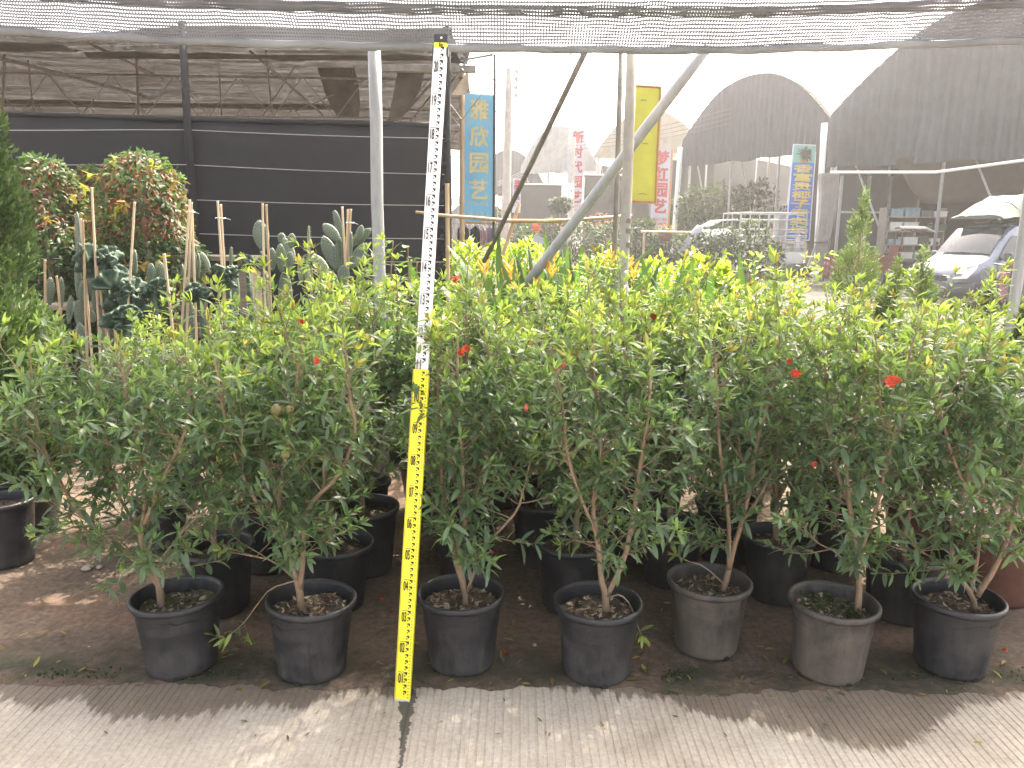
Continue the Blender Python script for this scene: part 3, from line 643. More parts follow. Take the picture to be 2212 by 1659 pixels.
hz = newmat('glare_haze'); hm_, ht_ = hz[0], hz[1]; ht_.nodes.remove(hz[2])  # thin volume added to imitate the veil of glare in the lens
pv_ = ht_.nodes.new('ShaderNodeVolumePrincipled'); pv_.inputs['Color'].default_value = (0.95, 0.94, 0.91, 1); pv_.inputs['Density'].default_value = 0.0020; pv_.inputs['Anisotropy'].default_value = 0.55
ht_.links.new(pv_.outputs[0], ht_.nodes['Material Output'].inputs['Volume'])
b = MB(); b.box((0, 90, 9.0), (330, 270, 20.0)); tag(b.build('haze', hm_), 'thin haze volume added to imitate veiling lens glare', 'haze', kind='stuff')
# ================================================================== PLANTS
def leaf_add(mb, base, d, nrm, ln, wd_, curl, fold, tint, rnd_, red):
    """one pointed leaf: direction d, upper side nrm, drooping by curl, folded along the midrib"""
    d = d.normalized(); s = d.cross(nrm)
    if s.length < 1e-4: s = d.orthogonal()
    s.normalize(); n = s.cross(d)
    def c(t): return base + d * (ln * t) - n * (curl * ln * t * t) 
    up = n * (wd_ * fold)
    c1, c2, c3, c4 = c(0.26), c(0.58), c(0.86), c(1.0)
    h = wd_ * 0.5; a = s * (h * 0.80); b2 = s * h; e = s * (h * 0.58)
    v = [base, c1, c2, c3, c4, c1 - a + up, c2 - b2 + up, c3 - e + up * 0.5, c1 + a + up, c2 + b2 + up, c3 + e + up * 0.5]
    col = (tint, rnd_, red, 1)
    mb.add(v, [(0, 5, 1), (5, 6, 2, 1), (6, 7, 3, 2), (7, 4, 3), (0, 1, 8), (1, 2, 9, 8), (2, 3, 10, 9), (3, 4, 10)], 0, [col] * 11)
UP = V(0, 0, 1)
def rvec(r): 
    while True:
        q = V(r.uniform(-1, 1), r.uniform(-1, 1), r.uniform(-1, 1))
        if 0.05 < q.length < 1: return q.normalized()
def twig(wood, lv, r, p, d, ln, r0, age, new, lsz, depth=0):
    """a leafy shoot; age 0..1 is how young its leaves are"""
    n = max(3, int(ln / 0.026)); pts = [p]; q = p.copy(); dd = d.normalized()
    phase = r.uniform(0, 3.14)
    for i in range(n):
        dd = (dd + UP * 0.06 + rvec(r) * 0.11).normalized(); st = ln / n
        q = q + dd * st; pts.append(q.copy()); f = (i + 1) / n
        if i >= 1 or depth:
            ax = dd.orthogonal().normalized(); ax = Matrix.Rotation(phase + i * 1.57 + r.uniform(-0.4, 0.4), 3, dd) @ ax
            for sg in (1, -1):
                if r.random() < 0.10: continue
                ld = (dd * r.uniform(0.35, 0.9) + ax * sg * 1.0 + UP * (r.uniform(-0.25, 0.45) + 0.2 * new)).normalized()
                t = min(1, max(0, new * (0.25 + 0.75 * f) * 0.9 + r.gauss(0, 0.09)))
                sz = lsz * r.uniform(0.65, 1.18) * (1.0 - 0.28 * f * new)
                leaf_add(lv, q, ld, (UP + rvec(r) * 0.5).normalized(), sz, sz * r.uniform(0.22, 0.30), r.uniform(0.0, 0.65), r.uniform(0.05, 0.22), t, r.random(), 0.0)
        if depth == 0 and ln > 0.14 and r.random() < 0.30 and i > 1:
            ax = Matrix.Rotation(r.uniform(0, 6.28), 3, dd) @ dd.orthogonal().normalized()
            twig(wood, lv, r, q.copy(), (dd * 0.8 + ax * 0.8 + UP * 0.25), ln * r.uniform(0.3, 0.5), r0 * 0.5, age, new, lsz * 0.92, 1)
    # terminal tuft of young leaves, sometimes red tipped
    redt = 0.75 if (new > 0.6 and r.random() < 0.26) else 0.0
    for k in range(5):
        ld = (dd + rvec(r) * 0.65 + UP * 0.15).normalized(); sz = lsz * r.uniform(0.45, 0.8)
        leaf_add(lv, q, ld, rvec(r), sz, sz * 0.24, r.uniform(0, 0.3), 0.15, min(1, 0.25 + new * 0.8 + r.gauss(0, 0.08)), r.random(), redt * r.uniform(0.4, 1))
    wood.tube(pts, [r0 * (1 - 0.6 * i / n) for i in range(n + 1)], 4, cap=False)
def sample(pts, t):
    """point and direction at fraction t along a polyline"""
    L_ = [(b - a).length for a, b in zip(pts, pts[1:])]; tot = sum(L_); s = t * tot
    for i, l in enumerate(L_):
        if s <= l or i == len(L_) - 1: return pts[i] + (pts[i + 1] - pts[i]) * min(1, s / l), (pts[i + 1] - pts[i]).normalized(), tot
        s -= l
def smooth_line(pts, it=2):
    for _ in range(it):
        o = [pts[0]]
        for a, b in zip(pts, pts[1:]): o += [a * 0.75 + b * 0.25, a * 0.25 + b * 0.75]
        o.append(pts[-1]); pts = o
    return pts
def crown(r, mains, ztop, zlo=0.40, lsz=0.058, dens=1.0, spread=1.0, newz=0.62, open_=0.5):
    """wood and leaf meshes of one bush from its main stems [(points, r0, r1)], local metres"""
    wood = MB(); lv = MB()
    for pts, r0, r1 in mains:
        sp = smooth_line(pts, 1); k = len(sp)
        wood.tube(sp, [r0 + (r1 - r0) * i / (k - 1) for i in range(k)], 8, wob=0.10)
        tot = sum((b - a).length for a, b in zip(sp, sp[1:]))
        n = int(tot / 0.030 * dens)
        for i in range(n):
            t = (i + r.random()) / n; q, dd, _ = sample(sp, t)
            if q.z < zlo or (q.z < zlo + 0.34 and r.random() < 0.42 * open_): continue
            hz = (q.z - zlo) / (ztop - zlo)
            ax = Matrix.Rotation(r.uniform(0, 6.28), 3, 'Z') @ V(1, 0, 0)
            d = ax * r.uniform(0.7, 1.1) + UP * (r.uniform(-0.4, 0.55) + 0.7 * hz) + dd * 0.25
            ln = r.uniform(0.07, 0.20) * spread * (1.0 if hz < 0.62 else 0.66)
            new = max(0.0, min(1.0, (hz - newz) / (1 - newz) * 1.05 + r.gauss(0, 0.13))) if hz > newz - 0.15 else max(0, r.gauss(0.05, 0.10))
            twig(wood, lv, r, q, d, ln, 0.0022, hz, new, lsz)
        twig(wood, lv, r, sp[-1], (sp[-1] - sp[-2]), r.choice((0.06, 0.08, 0.10, 0.17, 0.22)), 0.003, 1, 0.95, lsz)
    return wood, lv
# ---- the pot
RP, HP = 0.150, 0.262
def pot_mesh(b, r=RP, h=HP, rb=None, seed=0):
    rb = rb or r * 0.75; s = random.Random(seed); ph = s.uniform(0, 6.28); e = s.uniform(0.006, 0.016)
    w = lambda a, z: e * math.cos(2 * a + ph) * (z / h) + 0.004 * math.sin(5 * a + ph)
    pr = [(rb * 0.2, 0.004), (rb * 0.94, 0.0), (rb, 0.008), (rb * 1.012, 0.02), (r * 0.905, h - 0.030), (r * 0.91, h - 0.024), (r * 0.985, h - 0.022), (r, h - 0.014), (r * 0.998, h - 0.005), (r * 0.97, h), (r * 0.925, h - 0.001), (r * 0.90, h - 0.012), (r * 0.885, h - 0.045), (r * 0.87, h - 0.095)]
    b.lathe(pr, 44, wob=w)
def soil_mesh(b, r, z, rr, chips, parent, dry=True):
    rows = []
    vv = [V(0, 0, z + 0.012)]; ff = []; nr, na = 9, 36
    for i in range(1, nr + 1):
        for j in range(na):
            a = 2 * math.pi * j / na; q = r * i / nr
            vv.append(V(q * math.cos(a), q * math.sin(a), z + 0.022 * noise.noise((q * 22 * math.cos(a) + rr.random() * 0.1, q * 22 * math.sin(a), z)) + rr.uniform(-0.003, 0.003)))
    for j in range(na): ff.append((0, 1 + j, 1 + (j + 1) % na))
    for i in range(nr - 1):
        for j in range(na):
            a = 1 + i * na + j; c = 1 + i * na + (j + 1) % na
            ff.append((a, a + na, c + na, c))
    b.add(vv, ff)
    for _ in range(chips):
        a = rr.uniform(0, 6.28); q = r * 0.92 * math.sqrt(rr.random()); c = V(q * math.cos(a), q * math.sin(a), z + rr.uniform(0.004, 0.016))
        d = rvec(rr); d.z *= 0.35; d.normalize(); n = (UP + rvec(rr) * 0.6).normalized(); ln = rr.uniform(0.010, 0.034); s = d.cross(n).normalized() * ln * rr.uniform(0.12, 0.3)
        mi = 1 if rr.random() < 0.3 else (2 if rr.random() < 0.6 else 3)
        b.add([c - d * ln / 2, c - s, c + d * ln / 2 + n * 0.004, c + s], [(0, 1, 2, 3)], mi)
pot_cache = {}
GRP = 'pomegranate bushes in pots'
def bush(loc, label, wood, lv, potm='pot_plastic', r=RP, h=HP, seed=0, moss=False, group=GRP, rz=0.0, chips=60):
    root = thing('potted_pomegranate', loc, label, 'potted bush', group, rz)
    b = MB(); pot_mesh(b, r, h, seed=seed); po = b.build('pot', M[potm], root, smooth=True); tl_ = random.Random(seed + 7); po.rotation_euler = (R(tl_.uniform(-1.6, 1.6)), R(tl_.uniform(-1.6, 1.6)), 0)
    if seed < 7:
        d = MB(); a0 = -1.57 + tl_.uniform(-0.3, 0.5); q_ = r * 0.766
        d.add([V(q_ * math.cos(a0 + t), q_ * math.sin(a0 + t), z) for t, z in ((-.10, 0.001), (.10, 0.001), (.10, 0.010), (.06, 0.017), (-.06, 0.017), (-.10, 0.010))], [(0, 1, 2, 3, 4, 5)]); d.build('drain_hole', M['ink'], po)
    s = MB(); rr = random.Random(seed + 50); soil_mesh(s, r * 0.885, h - 0.055, rr, chips, root)
    s.build('soil', [M['mossy_soil' if moss else 'potting_soil'], M['dry_leaf'], M['potting_soil'], M['weathered_wood']], root)
    if isinstance(wood, MB):
        wood.build('trunk', M['bark'], root, smooth=True); lv.build('foliage', M['pomegranate_leaf'], root, smooth=True)
    else:
        for nm, src in (('trunk', wood), ('foliage', lv)):
            o = bpy.data.objects.new(nm, src); COL.objects.link(o); o.parent = root
    return root
def flower(parent, p, sz, r, d=None):
    """open scarlet flower with crumpled petals and a fleshy calyx"""
    b = MB(); d = (d or V(r.uniform(-.6, .6), -0.8, r.uniform(-0.2, 0.6))).normalized(); ax = d.orthogonal().normalized()
    for k in range(7):
        s = Matrix.Rotation(k * 0.9 + r.uniform(-.2, .2), 3, d) @ ax; t = d.cross(s)
        a = p + d * sz * 0.35 + s * sz * 0.12; c = p + d * sz * r.uniform(0.75, 1.0) + s * sz * r.uniform(0.45, 0.7)
        w = t * sz * 0.30
        b.add([a - w * 0.4, a + w * 0.4, (a + c) / 2 + w + d * 0.002, c + w * 0.5 + rvec(r) * sz * 0.1, c - w * 0.5 + rvec(r) * sz * 0.1, (a + c) / 2 - w], [(0, 1, 2, 5), (5, 2, 3, 4)])
    b.tube([p - d * sz * 0.3, p, p + d * sz * 0.4, p + d * sz * 0.5], [sz * 0.07, sz * 0.17, sz * 0.20, sz * 0.27], 8)
    return b.build('flower', M['flower_red'], parent)
def fruit(parent, p, rad, hang=True):
    b = MB(); k = -1 if hang else 1
    prof = [(0.02, 1.0), (0.45, 0.86), (0.85, 0.45), (1.0, 0.0), (0.88, -0.45), (0.55, -0.82), (0.34, -1.0), (0.36, -1.25), (0.45, -1.45), (0.30, -1.40)]
    b.lathe([(q * rad, z * rad) for q, z in prof], 16, p)
    return b.build('fruit', M['fruit'], parent, smooth=True)

# ---- seven bushes of the front row, stems traced one by one
FRONT = [
 # pot bottom px, trunk base px, stems [(points px, end dy, r0, r1)], ztop, label, pot material, mossy
 ((365, 1478), (352, 1345), [([(352, 1345), (347, 1292), (332, 1240), (314, 1190), (301, 1160), (316, 1100), (307, 1022), (294, 956), (276, 857), (264, 760)], 0.02, .017, .006),
   ([(345, 1292), (322, 1250), (274, 1200), (231, 1154), (182, 1121), (142, 1065), (109, 999), (88, 946), (70, 850), (66, 770)], -0.06, .0105, .005),
   ([(303, 1164), (280, 1110), (245, 1055), (232, 960), (215, 860), (190, 765)], 0.12, .008, .004),
   ([(314, 1130), (340, 1060), (362, 1012), (395, 946), (411, 863), (405, 765)], -0.05, .010, .005),
   ([(142, 1065), (100, 985), (66, 940), (40, 915)], -0.10, .005, .003), ([(231, 1154), (170, 1150), (125, 1160)], -0.1, .005, .003),
   ([(332, 1240), (370, 1180), (410, 1130), (440, 1105)], -0.1, .005, .003)],
  'pomegranate at the left end of the front row, trunk forking far to the left', 'pot_plastic', True),
 ((655, 1488), (652, 1350), [([(652, 1350), (648, 1290), (630, 1225), (611, 1121), (598, 1065), (567, 972), (538, 906), (507, 817), (490, 745)], 0.03, .016, .006),
   ([(650, 1290), (655, 1204), (655, 1121), (678, 1078), (730, 1032), (757, 972), (770, 916), (755, 850), (748, 750)], -0.04, .012, .005),
   ([(624, 1190), (567, 1111), (517, 1015), (487, 906), (470, 800)], -0.10, .008, .004), ([(604, 1071), (622, 939), (638, 840), (650, 735)], -0.02, .009, .004),
   ([(700, 1055), (700, 960), (705, 850), (700, 760)], 0.10, .007, .004), ([(642, 1270), (590, 1215), (545, 1205)], -0.08, .005, .003), ([(640, 1270), (585, 1290), (560, 1330)], -0.12, .004, .002)],
  'front row pomegranate left of the measuring staff, bearing yellow green fruit', 'pot_plastic', False),
 ((993, 1468), (1005, 1315), [([(1005, 1315), (1004, 1280), (986, 1225), (978, 1180), (966, 1130), (955, 1060), (950, 960), (945, 850), (950, 770)], -0.03, .012, .005),
   ([(1003, 1280), (986, 1190), (1003, 1130), (1030, 1060), (1060, 960), (1076, 890), (1070, 820), (1050, 730)], 0.02, .014, .005),
   ([(1008, 1285), (1045, 1180), (1085, 1140), (1120, 1100), (1130, 1060)], -0.06, .007, .004),
   ([(1003, 1140), (1000, 1000), (990, 880), (988, 760)], -0.08, .008, .004), ([(1040, 1030), (1085, 960), (1110, 860), (1110, 770)], 0.10, .007, .004)],
  'front row pomegranate just right of the measuring staff, a bare twig reaching right', 'pot_plastic', False),
 ((1295, 1492), (1308, 1350), [([(1308, 1350), (1308, 1300), (1298, 1265), (1294, 1190), (1288, 1150), (1280, 1100), (1286, 1050), (1300, 960), (1290, 880), (1284, 800), (1280, 720)], 0.0, .014, .005),
   ([(1311, 1305), (1350, 1210), (1365, 1130), (1376, 1060), (1386, 980), (1400, 900), (1405, 800)], -0.03, .012, .005),
   ([(1290, 1160), (1240, 1040), (1220, 950), (1215, 860), (1200, 780)], -0.08, .007, .004), ([(1300, 960), (1340, 900), (1360, 820), (1350, 740)], 0.08, .007, .004),
   ([(1315, 1310), (1340, 1300), (1362, 1330), (1372, 1370)], -0.12, .004, .002)],
  'front row pomegranate with two pale stems rising in a V from its pot', 'pot_plastic', False),
 ((1540, 1432), (1560, 1302), [([(1560, 1302), (1573, 1245), (1582, 1200), (1602, 1130), (1622, 1050), (1632, 960), (1665, 850), (1680, 750)], -0.02, .015, .005),
   ([(1573, 1245), (1576, 1150), (1570, 1080), (1555, 980), (1550, 880), (1545, 760)], -0.05, .010, .005), ([(1622, 1050), (1590, 950), (1600, 850), (1612, 730)], 0.06, .008, .004),
   ([(1600, 1135), (1660, 1040), (1700, 930), (1720, 820)], 0.08, .007, .004), ([(1566, 1285), (1520, 1235), (1490, 1225)], -0.06, .004, .002)],
  'front row pomegranate in a dusty pot with peeling mud on its lower half', 'dusty_pot', False),
 ((1815, 1490), (1850, 1350), [([(1850, 1350), (1856, 1275), (1852, 1195), (1836, 1100), (1826, 1000), (1850, 900), (1860, 800), (1852, 720)], 0.0, .014, .005),
   ([(1855, 1200), (1890, 1110), (1906, 1040), (1930, 930), (1946, 860), (1962, 750)], -0.06, .009, .004), ([(1836, 1100), (1802, 1000), (1790, 880), (1782, 760)], 0.05, .008, .004),
   ([(1856, 1260), (1810, 1195), (1770, 1175)], -0.1, .004, .002), ([(1926, 930), (1900, 860), (1900, 800)], -0.08, .006, .003)],
  'front row pomegranate with a single bare trunk and weeds in its tan dusty pot', 'dusty_pot', True),
 ((2090, 1478), (2105, 1335), [([(2105, 1335), (2100, 1300), (2062, 1240), (2050, 1150), (2086, 1060), (2096, 980), (2090, 880), (2080, 760)], -0.02, .012, .005),
   ([(2096, 1295), (2116, 1180), (2126, 1050), (2120, 900), (2130, 750)], 0.04, .009, .004), ([(2108, 1300), (2150, 1230), (2180, 1150), (2200, 1060), (2215, 950), (2222, 800)], -0.04, .014, .005),
   ([(2086, 1060), (2050, 960), (2030, 860), (2020, 780)], -0.08, .007, .004), ([(2062, 1240), (2000, 1195), (1960, 1190)], -0.10, .004, .002)],
  'pomegranate at the right end of the front row, branching low into three stems', 'pot_plastic', False),
]
front = []
for i, (pb, tb, stems, label, pm, moss) in enumerate(FRONT):
    g0 = G(*pb); loc = V(g0.x, g0.y + RP * 0.75, 0.006 if i in (0, 1, 3, 5) else 0.003)
    r = random.Random(100 + i)
    tb_p = At(tb[0], tb[1], loc.y)      # where the trunk leaves the soil
    dz = (HP - 0.055) - (tb_p.z - loc.z); mains = []
    for pts, dy, r0, r1 in stems:
        n = len(pts); o3 = []
        off = 0.0
        for k, (x, y) in enumerate(pts):
            f = max(0.0, min(1.0, (1300 - y) / 550))
            y = y if y > 1000 else 1000 - (1000 - y) * (0.86, 0.93, 0.95, 0.93, 0.95, 0.88, 0.86)[i]
            q = At(x, y, loc.y + dy * f * 1.3) - loc
            q.z += dz * max(0.0, 1 - (q.z - 0.19) / 0.25) if q.z < 0.45 else 0
            o3.append(q)
        mains.append((o3, r0 * 0.80, r1 * 0.85))
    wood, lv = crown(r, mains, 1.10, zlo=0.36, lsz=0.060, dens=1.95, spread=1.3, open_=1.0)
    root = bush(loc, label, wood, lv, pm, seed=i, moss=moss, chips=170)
    front.append(root)
# a few single leafy twigs that hang low over the rims
def plant_point(root, px, py, dy): return At(px, py, root.location.y + dy) - root.location
rf = random.Random(9)
flower(front[5], plant_point(front[5], 1930, 832, -0.20), 0.034, rf, V(-0.5, -0.6, 0.6))
flower(front[5], plant_point(front[5], 1760, 1002, -0.1), 0.016, rf)
flower(front[4], plant_point(front[4], 1716, 802, -0.18), 0.028, rf); flower(front[4], plant_point(front[4], 1708, 778, -0.16), 0.016, rf)
flower(front[2], plant_point(front[2], 990, 762, -0.18), 0.020, rf); flower(front[2], plant_point(front[2], 1005, 757, -0.18), 0.022, rf); flower(front[2], plant_point(front[2], 1138, 744, -0.05), 0.016, rf)
flower(front[1], plant_point(front[1], 690, 782, -0.20), 0.018, rf); flower(front[1], plant_point(front[1], 650, 697, -0.05), 0.017, rf)
fruit(front[1], plant_point(front[1], 597, 886, -0.14), 0.018); fruit(front[1], plant_point(front[1], 624, 884, -0.13), 0.013); fruit(front[1], plant_point(front[1], 616, 981, -0.18), 0.016)
for (px, py) in ((1136, 880), (1200, 795), (1215, 788)):
    b = MB(); p = plant_point(front[3], px, py, -0.19); b.lathe([(0.001, -0.011), (0.007, -0.006), (0.0075, 0.0), (0.004, 0.009), (0.001, 0.012)], 8, p); b.build('flower_bud', M['bud_red'], front[3], smooth=True)

# ---- rows behind: seven grown shapes, turned and repeated
shapes = []
for k in range(7):
    r = random.Random(300 + k * 7); mains = []
    z0 = HP - 0.06; base = V(r.uniform(-.015, .015), r.uniform(-.015, .015), z0)
    fork = base + V(r.uniform(-.02, .02), r.uniform(-.02, .02), r.uniform(0.08, 0.22)); a0 = r.uniform(0, 6.28)
    n = r.choice((3, 4, 4)); H_ = r.uniform(0.98, 1.12)
    for j in range(n):
        a = a0 + j * 6.283 / n + r.uniform(-.4, .4); rad = r.uniform(0.09, 0.19); q = fork.copy(); pts = [base, fork] if j == 0 else [fork]
        for f in (0.25, 0.5, 0.75, 1.0):
            pts.append(V(fork.x + math.cos(a) * rad * f ** 0.8 + r.uniform(-.025, .025), fork.y + math.sin(a) * rad * f ** 0.8 + r.uniform(-.025, .025), fork.z + (H_ - fork.z) * f))
        mains.append((pts, 0.014 if j == 0 else 0.010, 0.004))
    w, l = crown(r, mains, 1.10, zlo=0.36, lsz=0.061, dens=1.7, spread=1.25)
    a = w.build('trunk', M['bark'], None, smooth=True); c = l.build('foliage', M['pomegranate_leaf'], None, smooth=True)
    shapes.append((a.data, c.data)); bpy.data.objects.remove(a); bpy.data.objects.remove(c)
REAR = [  # pot bottom px, label, pot, radius, height, shape
 ((452, 1342), 'potted pomegranate in the second row, half hidden behind the leftmost front pot', 'pot_plastic', .150, .27, 0),
 ((712, 1332), 'potted pomegranate in the second row, behind and right of the fruit bearing bush', 'pot_plastic', .150, .27, 1),
 ((1003, 1258), 'potted pomegranate straight behind the pot just right of the staff', 'pot_plastic', .150, .27, 2),
 ((1240, 1336), 'potted pomegranate whose wide pot sits between the third and fourth front pots', 'pot_plastic', .160, .285, 3),
 ((1458, 1276), 'potted pomegranate behind the fourth and the dusty fifth front pots', 'pot_plastic', .145, .27, 4),
 ((1695, 1313), 'potted pomegranate in the gap between the two dusty pots', 'pot_plastic', .150, .27, 5),
 ((1975, 1357), 'potted pomegranate in the gap left of the last front pot', 'pot_plastic', .160, .27, 6),
 ((2185, 1318), 'potted pomegranate in a reddish brown pot at the right edge', 'brown_pot', .190, .30, 0),
 ((782, 1252), 'potted pomegranate with a sunlit pot edge, third row left of the staff', 'pot_plastic', .150, .30, 3),
 ((1178, 1234), 'potted pomegranate with a glossy pot rim in the third row right of the bare twig', 'pot_plastic', .150, .30, 5),
 ((560, 1245), 'potted pomegranate in the third row seen between the two leftmost front bushes', 'pot_plastic', .150, .28, 6),
 ((1385, 1222), 'potted pomegranate in the third row behind the bush with the V shaped stems', 'pot_plastic', .150, .28, 1),
 ((1580, 1226), 'potted pomegranate in the third row behind the mud peeled pot', 'pot_plastic', .150, .28, 2),
 ((1815, 1240), 'potted pomegranate in the third row behind the single trunk bush', 'pot_plastic', .150, .28, 4),
 ((2010, 1250), 'potted pomegranate in a brown pot deep behind the last gap at right', 'brown_pot', .165, .30, 1),
]
rr = random.Random(77); spots = []
def place(loc, label, pm, r, h, k, i):
    w, l = shapes[k]
    b = bush(loc, label, w, l, pm, r, h, seed=20 + i, rz=rr.uniform(0, 6.28), chips=30)
    s = rr.uniform(0.96, 1.05) * (0.92 if loc.y > 3.5 and loc.x > -0.3 else 1) * (0.88 if loc.x < -1.3 else 1)
    for c in b.children:
        if c.name.startswith(('trunk', 'foliage')): c.scale = (rr.uniform(0.95, 1.1), rr.uniform(0.95, 1.1), s); c.location.z = (h - HP)
    return b
rear = []
for i, (pb, label, pm, r, h, k) in enumerate(REAR):
    g0 = G(*pb); rear.append(place(V(g0.x, g0.y + r * 0.75, 0.001), label, pm, r, h, k, i))
back = [(-1.16, 3.58), (-0.72, 3.64), (-0.28, 3.60), (0.17, 3.66), (0.60, 3.58), (1.05, 3.64), (1.5, 3.6), (1.95, 3.5),
        (-1.36, 4.04), (-0.93, 4.08), (-0.48, 4.02), (-0.04, 4.06), (0.40, 4.02), (0.85, 4.08), (1.28, 4.04), (1.72, 4.0),
        (-0.05, 4.44), (0.45, 4.46), (0.95, 4.45), (1.45, 4.42), (2.36, 3.15), (-1.62, 3.45), (-1.80, 3.95)]  # last bush is added, mostly hidden, to shade the ground at left
protos = []
for i, (x, y) in enumerate(back):
    lab = 'pomegranate deep in the back rows, only its bright leafy top showing above others'
    loc = V(x + rr.uniform(-.04, .04), y + rr.uniform(-.04, .04), 0.001)
    if i < 7:
        b = place(loc, lab, 'pot_plastic', .15, .27, i, 40 + i); protos.append(b)
    else:
        b = copy_tree(protos[(i * 3) % 7]); b.location = loc; b.rotation_euler = (0, 0, rr.uniform(0, 6.28)); s = rr.uniform(0.93, 1.04) * (0.94 if x > -0.3 else 0.97) * (0.90 if x < -1.3 or x > 1.6 else 1); b.scale = (s, s, s)
    rear.append(b)
for px, py, Y, s in ((1410, 688, 3.3, .026), (985, 608, 4.0, .034), (1716, 652, 3.7, .016), (1740, 687, 3.4, .013)):
    p = At(px, py, Y); best = min(rear, key=lambda o: (o.location.xy - p.xy).length)
    q = best.matrix_basis.inverted() @ p
    flower(best, q, s, rf)

# ------------------------------------------------------------------ leafy clouds for other shrubs
def ell_pts(r, n, c, rad, shell=0.45, prof=None):
    out = []
    while len(out) < n:
        d = rvec(r); f = shell + (1 - shell) * r.random() ** 0.6
        k = 1 + 0.22 * noise.noise((d.x * 2.2 + c[0], d.y * 2.2 + c[1], d.z * 2.2 + c[2]))
        out.append((V(c[0] + d.x * rad[0] * f * k, c[1] + d.y * rad[1] * f * k, c[2] + d.z * rad[2] * f * k), d, f))
    return out
def leafcloud(r, n, c, rad, ln, wr_=0.4, tint=(0.2, 0.25), red=None, droop=0.2, shell=0.45, up=0.4):
    lv = MB()
    for p, d, f in ell_pts(r, n, c, rad, shell):
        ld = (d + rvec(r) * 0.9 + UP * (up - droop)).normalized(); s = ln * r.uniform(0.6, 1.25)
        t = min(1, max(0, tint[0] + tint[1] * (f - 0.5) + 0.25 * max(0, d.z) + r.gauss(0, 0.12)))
        rd_ = 0
        if red and r.random() < red * (0.3 + max(0, d.z) * 1.2) * f: rd_ = r.uniform(0.5, 1)
        leaf_add(lv, p, ld, (UP + d * 0.5 + rvec(r) * 0.5).normalized(), s, s * wr_, r.uniform(0.1, 0.5), 0.12, t, r.random(), rd_)
    return lv
def simple_pot(root, r=0.14, h=0.24, m='pot_plastic', name='pot'):
    b = MB(); pot_mesh(b, r, h, seed=int(r * 999)); b.build(name, M[m], root, smooth=True)
    s = MB(); soil_mesh(s, r * 0.885, h - 0.05, random.Random(1), 8, root); s.build('soil', [M['potting_soil'], M['dry_leaf'], M['potting_soil']], root)
def cypress(loc, H_, R_, label, seed, n, blade, spire=1.0, pot=(0.16, 0.26), lobes=9, group='conifers in pots', tint=0.35):
    r = random.Random(seed); root = thing('potted_conifer', loc, label, 'conifer', group)
    simple_pot(root, pot[0], pot[1]); z0 = pot[1] - 0.02
    b = MB(); b.tube([V(0, 0, pot[1] - 0.05), V(0.01, 0, H_ * 0.5), V(0, 0, H_ * 0.97)], [R_ * 0.10, R_ * 0.06, 0.004], 7); b.build('trunk', M['bark'], root, smooth=True)
    lv = MB(); lob = []
    for k in range(lobes * 4):
        f = r.random() ** 1.25; a = r.uniform(0, 6.28); env = R_ * (1 - f) ** 0.72 * (0.35 + 0.65 * min(1, f * 6 + 0.45))
        lob.append((V(math.cos(a) * env * 0.62, math.sin(a) * env * 0.62, z0 + (H_ - z0) * f * 0.93), env * r.uniform(0.42, 0.62) + 0.015, (H_ - z0) * r.uniform(0.05, 0.10)))
    lob.append((V(0, 0, H_ * 0.93), R_ * 0.10, H_ * 0.085))
    lob.append((V(0, 0, H_ * 0.8), R_ * 0.2, H_ * 0.1))
    tot = sum(l[1] * l[2] for l in lob)
    for c, wr_, hr in lob:
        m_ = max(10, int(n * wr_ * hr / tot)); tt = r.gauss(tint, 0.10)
        for _ in range(m_):
            d = rvec(r); f = r.uniform(0.5, 1.0); p = c + V(d.x * wr_ * f, d.y * wr_ * f, d.z * hr * f)
            out = V(p.x, p.y, 0); out = out.normalized() if out.length > 1e-4 else V(1, 0, 0)
            q = (out * 0.6 + UP * 0.9 + rvec(r) * 0.65).normalized(); s = q.orthogonal().normalized(); s = Matrix.Rotation(r.uniform(0, 6.28), 3, q) @ s
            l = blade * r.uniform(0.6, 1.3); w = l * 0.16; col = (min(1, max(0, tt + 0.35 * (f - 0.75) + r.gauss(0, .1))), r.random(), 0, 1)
            lv.add([p - s * w * 0.4, p + s * w * 0.4, p + q * l * 0.6 + s * w, p + q * l, p + q * l * 0.6 - s * w], [(0, 1, 2, 4), (4, 2, 3)], 0, [col] * 5)
            s2 = q.cross(s)
            lv.add([p + q * l * 0.2, p + q * l * 0.75 + s2 * w * 1.8, p + q * l * 0.55 + s2 * w * 0.6], [(0, 1, 2)], 0, [col] * 3)
    lv.build('foliage', M['conifer_leaf'], root, smooth=False)
    return root
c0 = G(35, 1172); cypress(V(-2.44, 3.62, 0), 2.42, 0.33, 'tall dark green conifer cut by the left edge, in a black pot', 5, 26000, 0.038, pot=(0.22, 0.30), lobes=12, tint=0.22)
c1 = G(-18, 1238)
r_ = thing('planter_pot', V(c1.x, c1.y + 0.12, 0), 'dark planter pot cut by the left edge beside the conifer pot', 'pot'); simple_pot(r_, 0.135, 0.30, 'pot_plastic')
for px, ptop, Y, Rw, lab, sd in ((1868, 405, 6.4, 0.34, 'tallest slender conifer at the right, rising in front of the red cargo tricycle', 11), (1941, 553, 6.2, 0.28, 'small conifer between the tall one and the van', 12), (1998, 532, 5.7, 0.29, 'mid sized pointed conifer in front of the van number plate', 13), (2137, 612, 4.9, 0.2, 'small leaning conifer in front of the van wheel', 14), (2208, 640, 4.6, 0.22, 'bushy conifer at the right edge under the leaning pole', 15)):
    t_ = At(px, ptop, Y); cypress(V(t_.x, Y, 0), t_.z, Rw, lab, sd, 11000, 0.032, pot=(0.13, 0.22), lobes=15, tint=0.66)

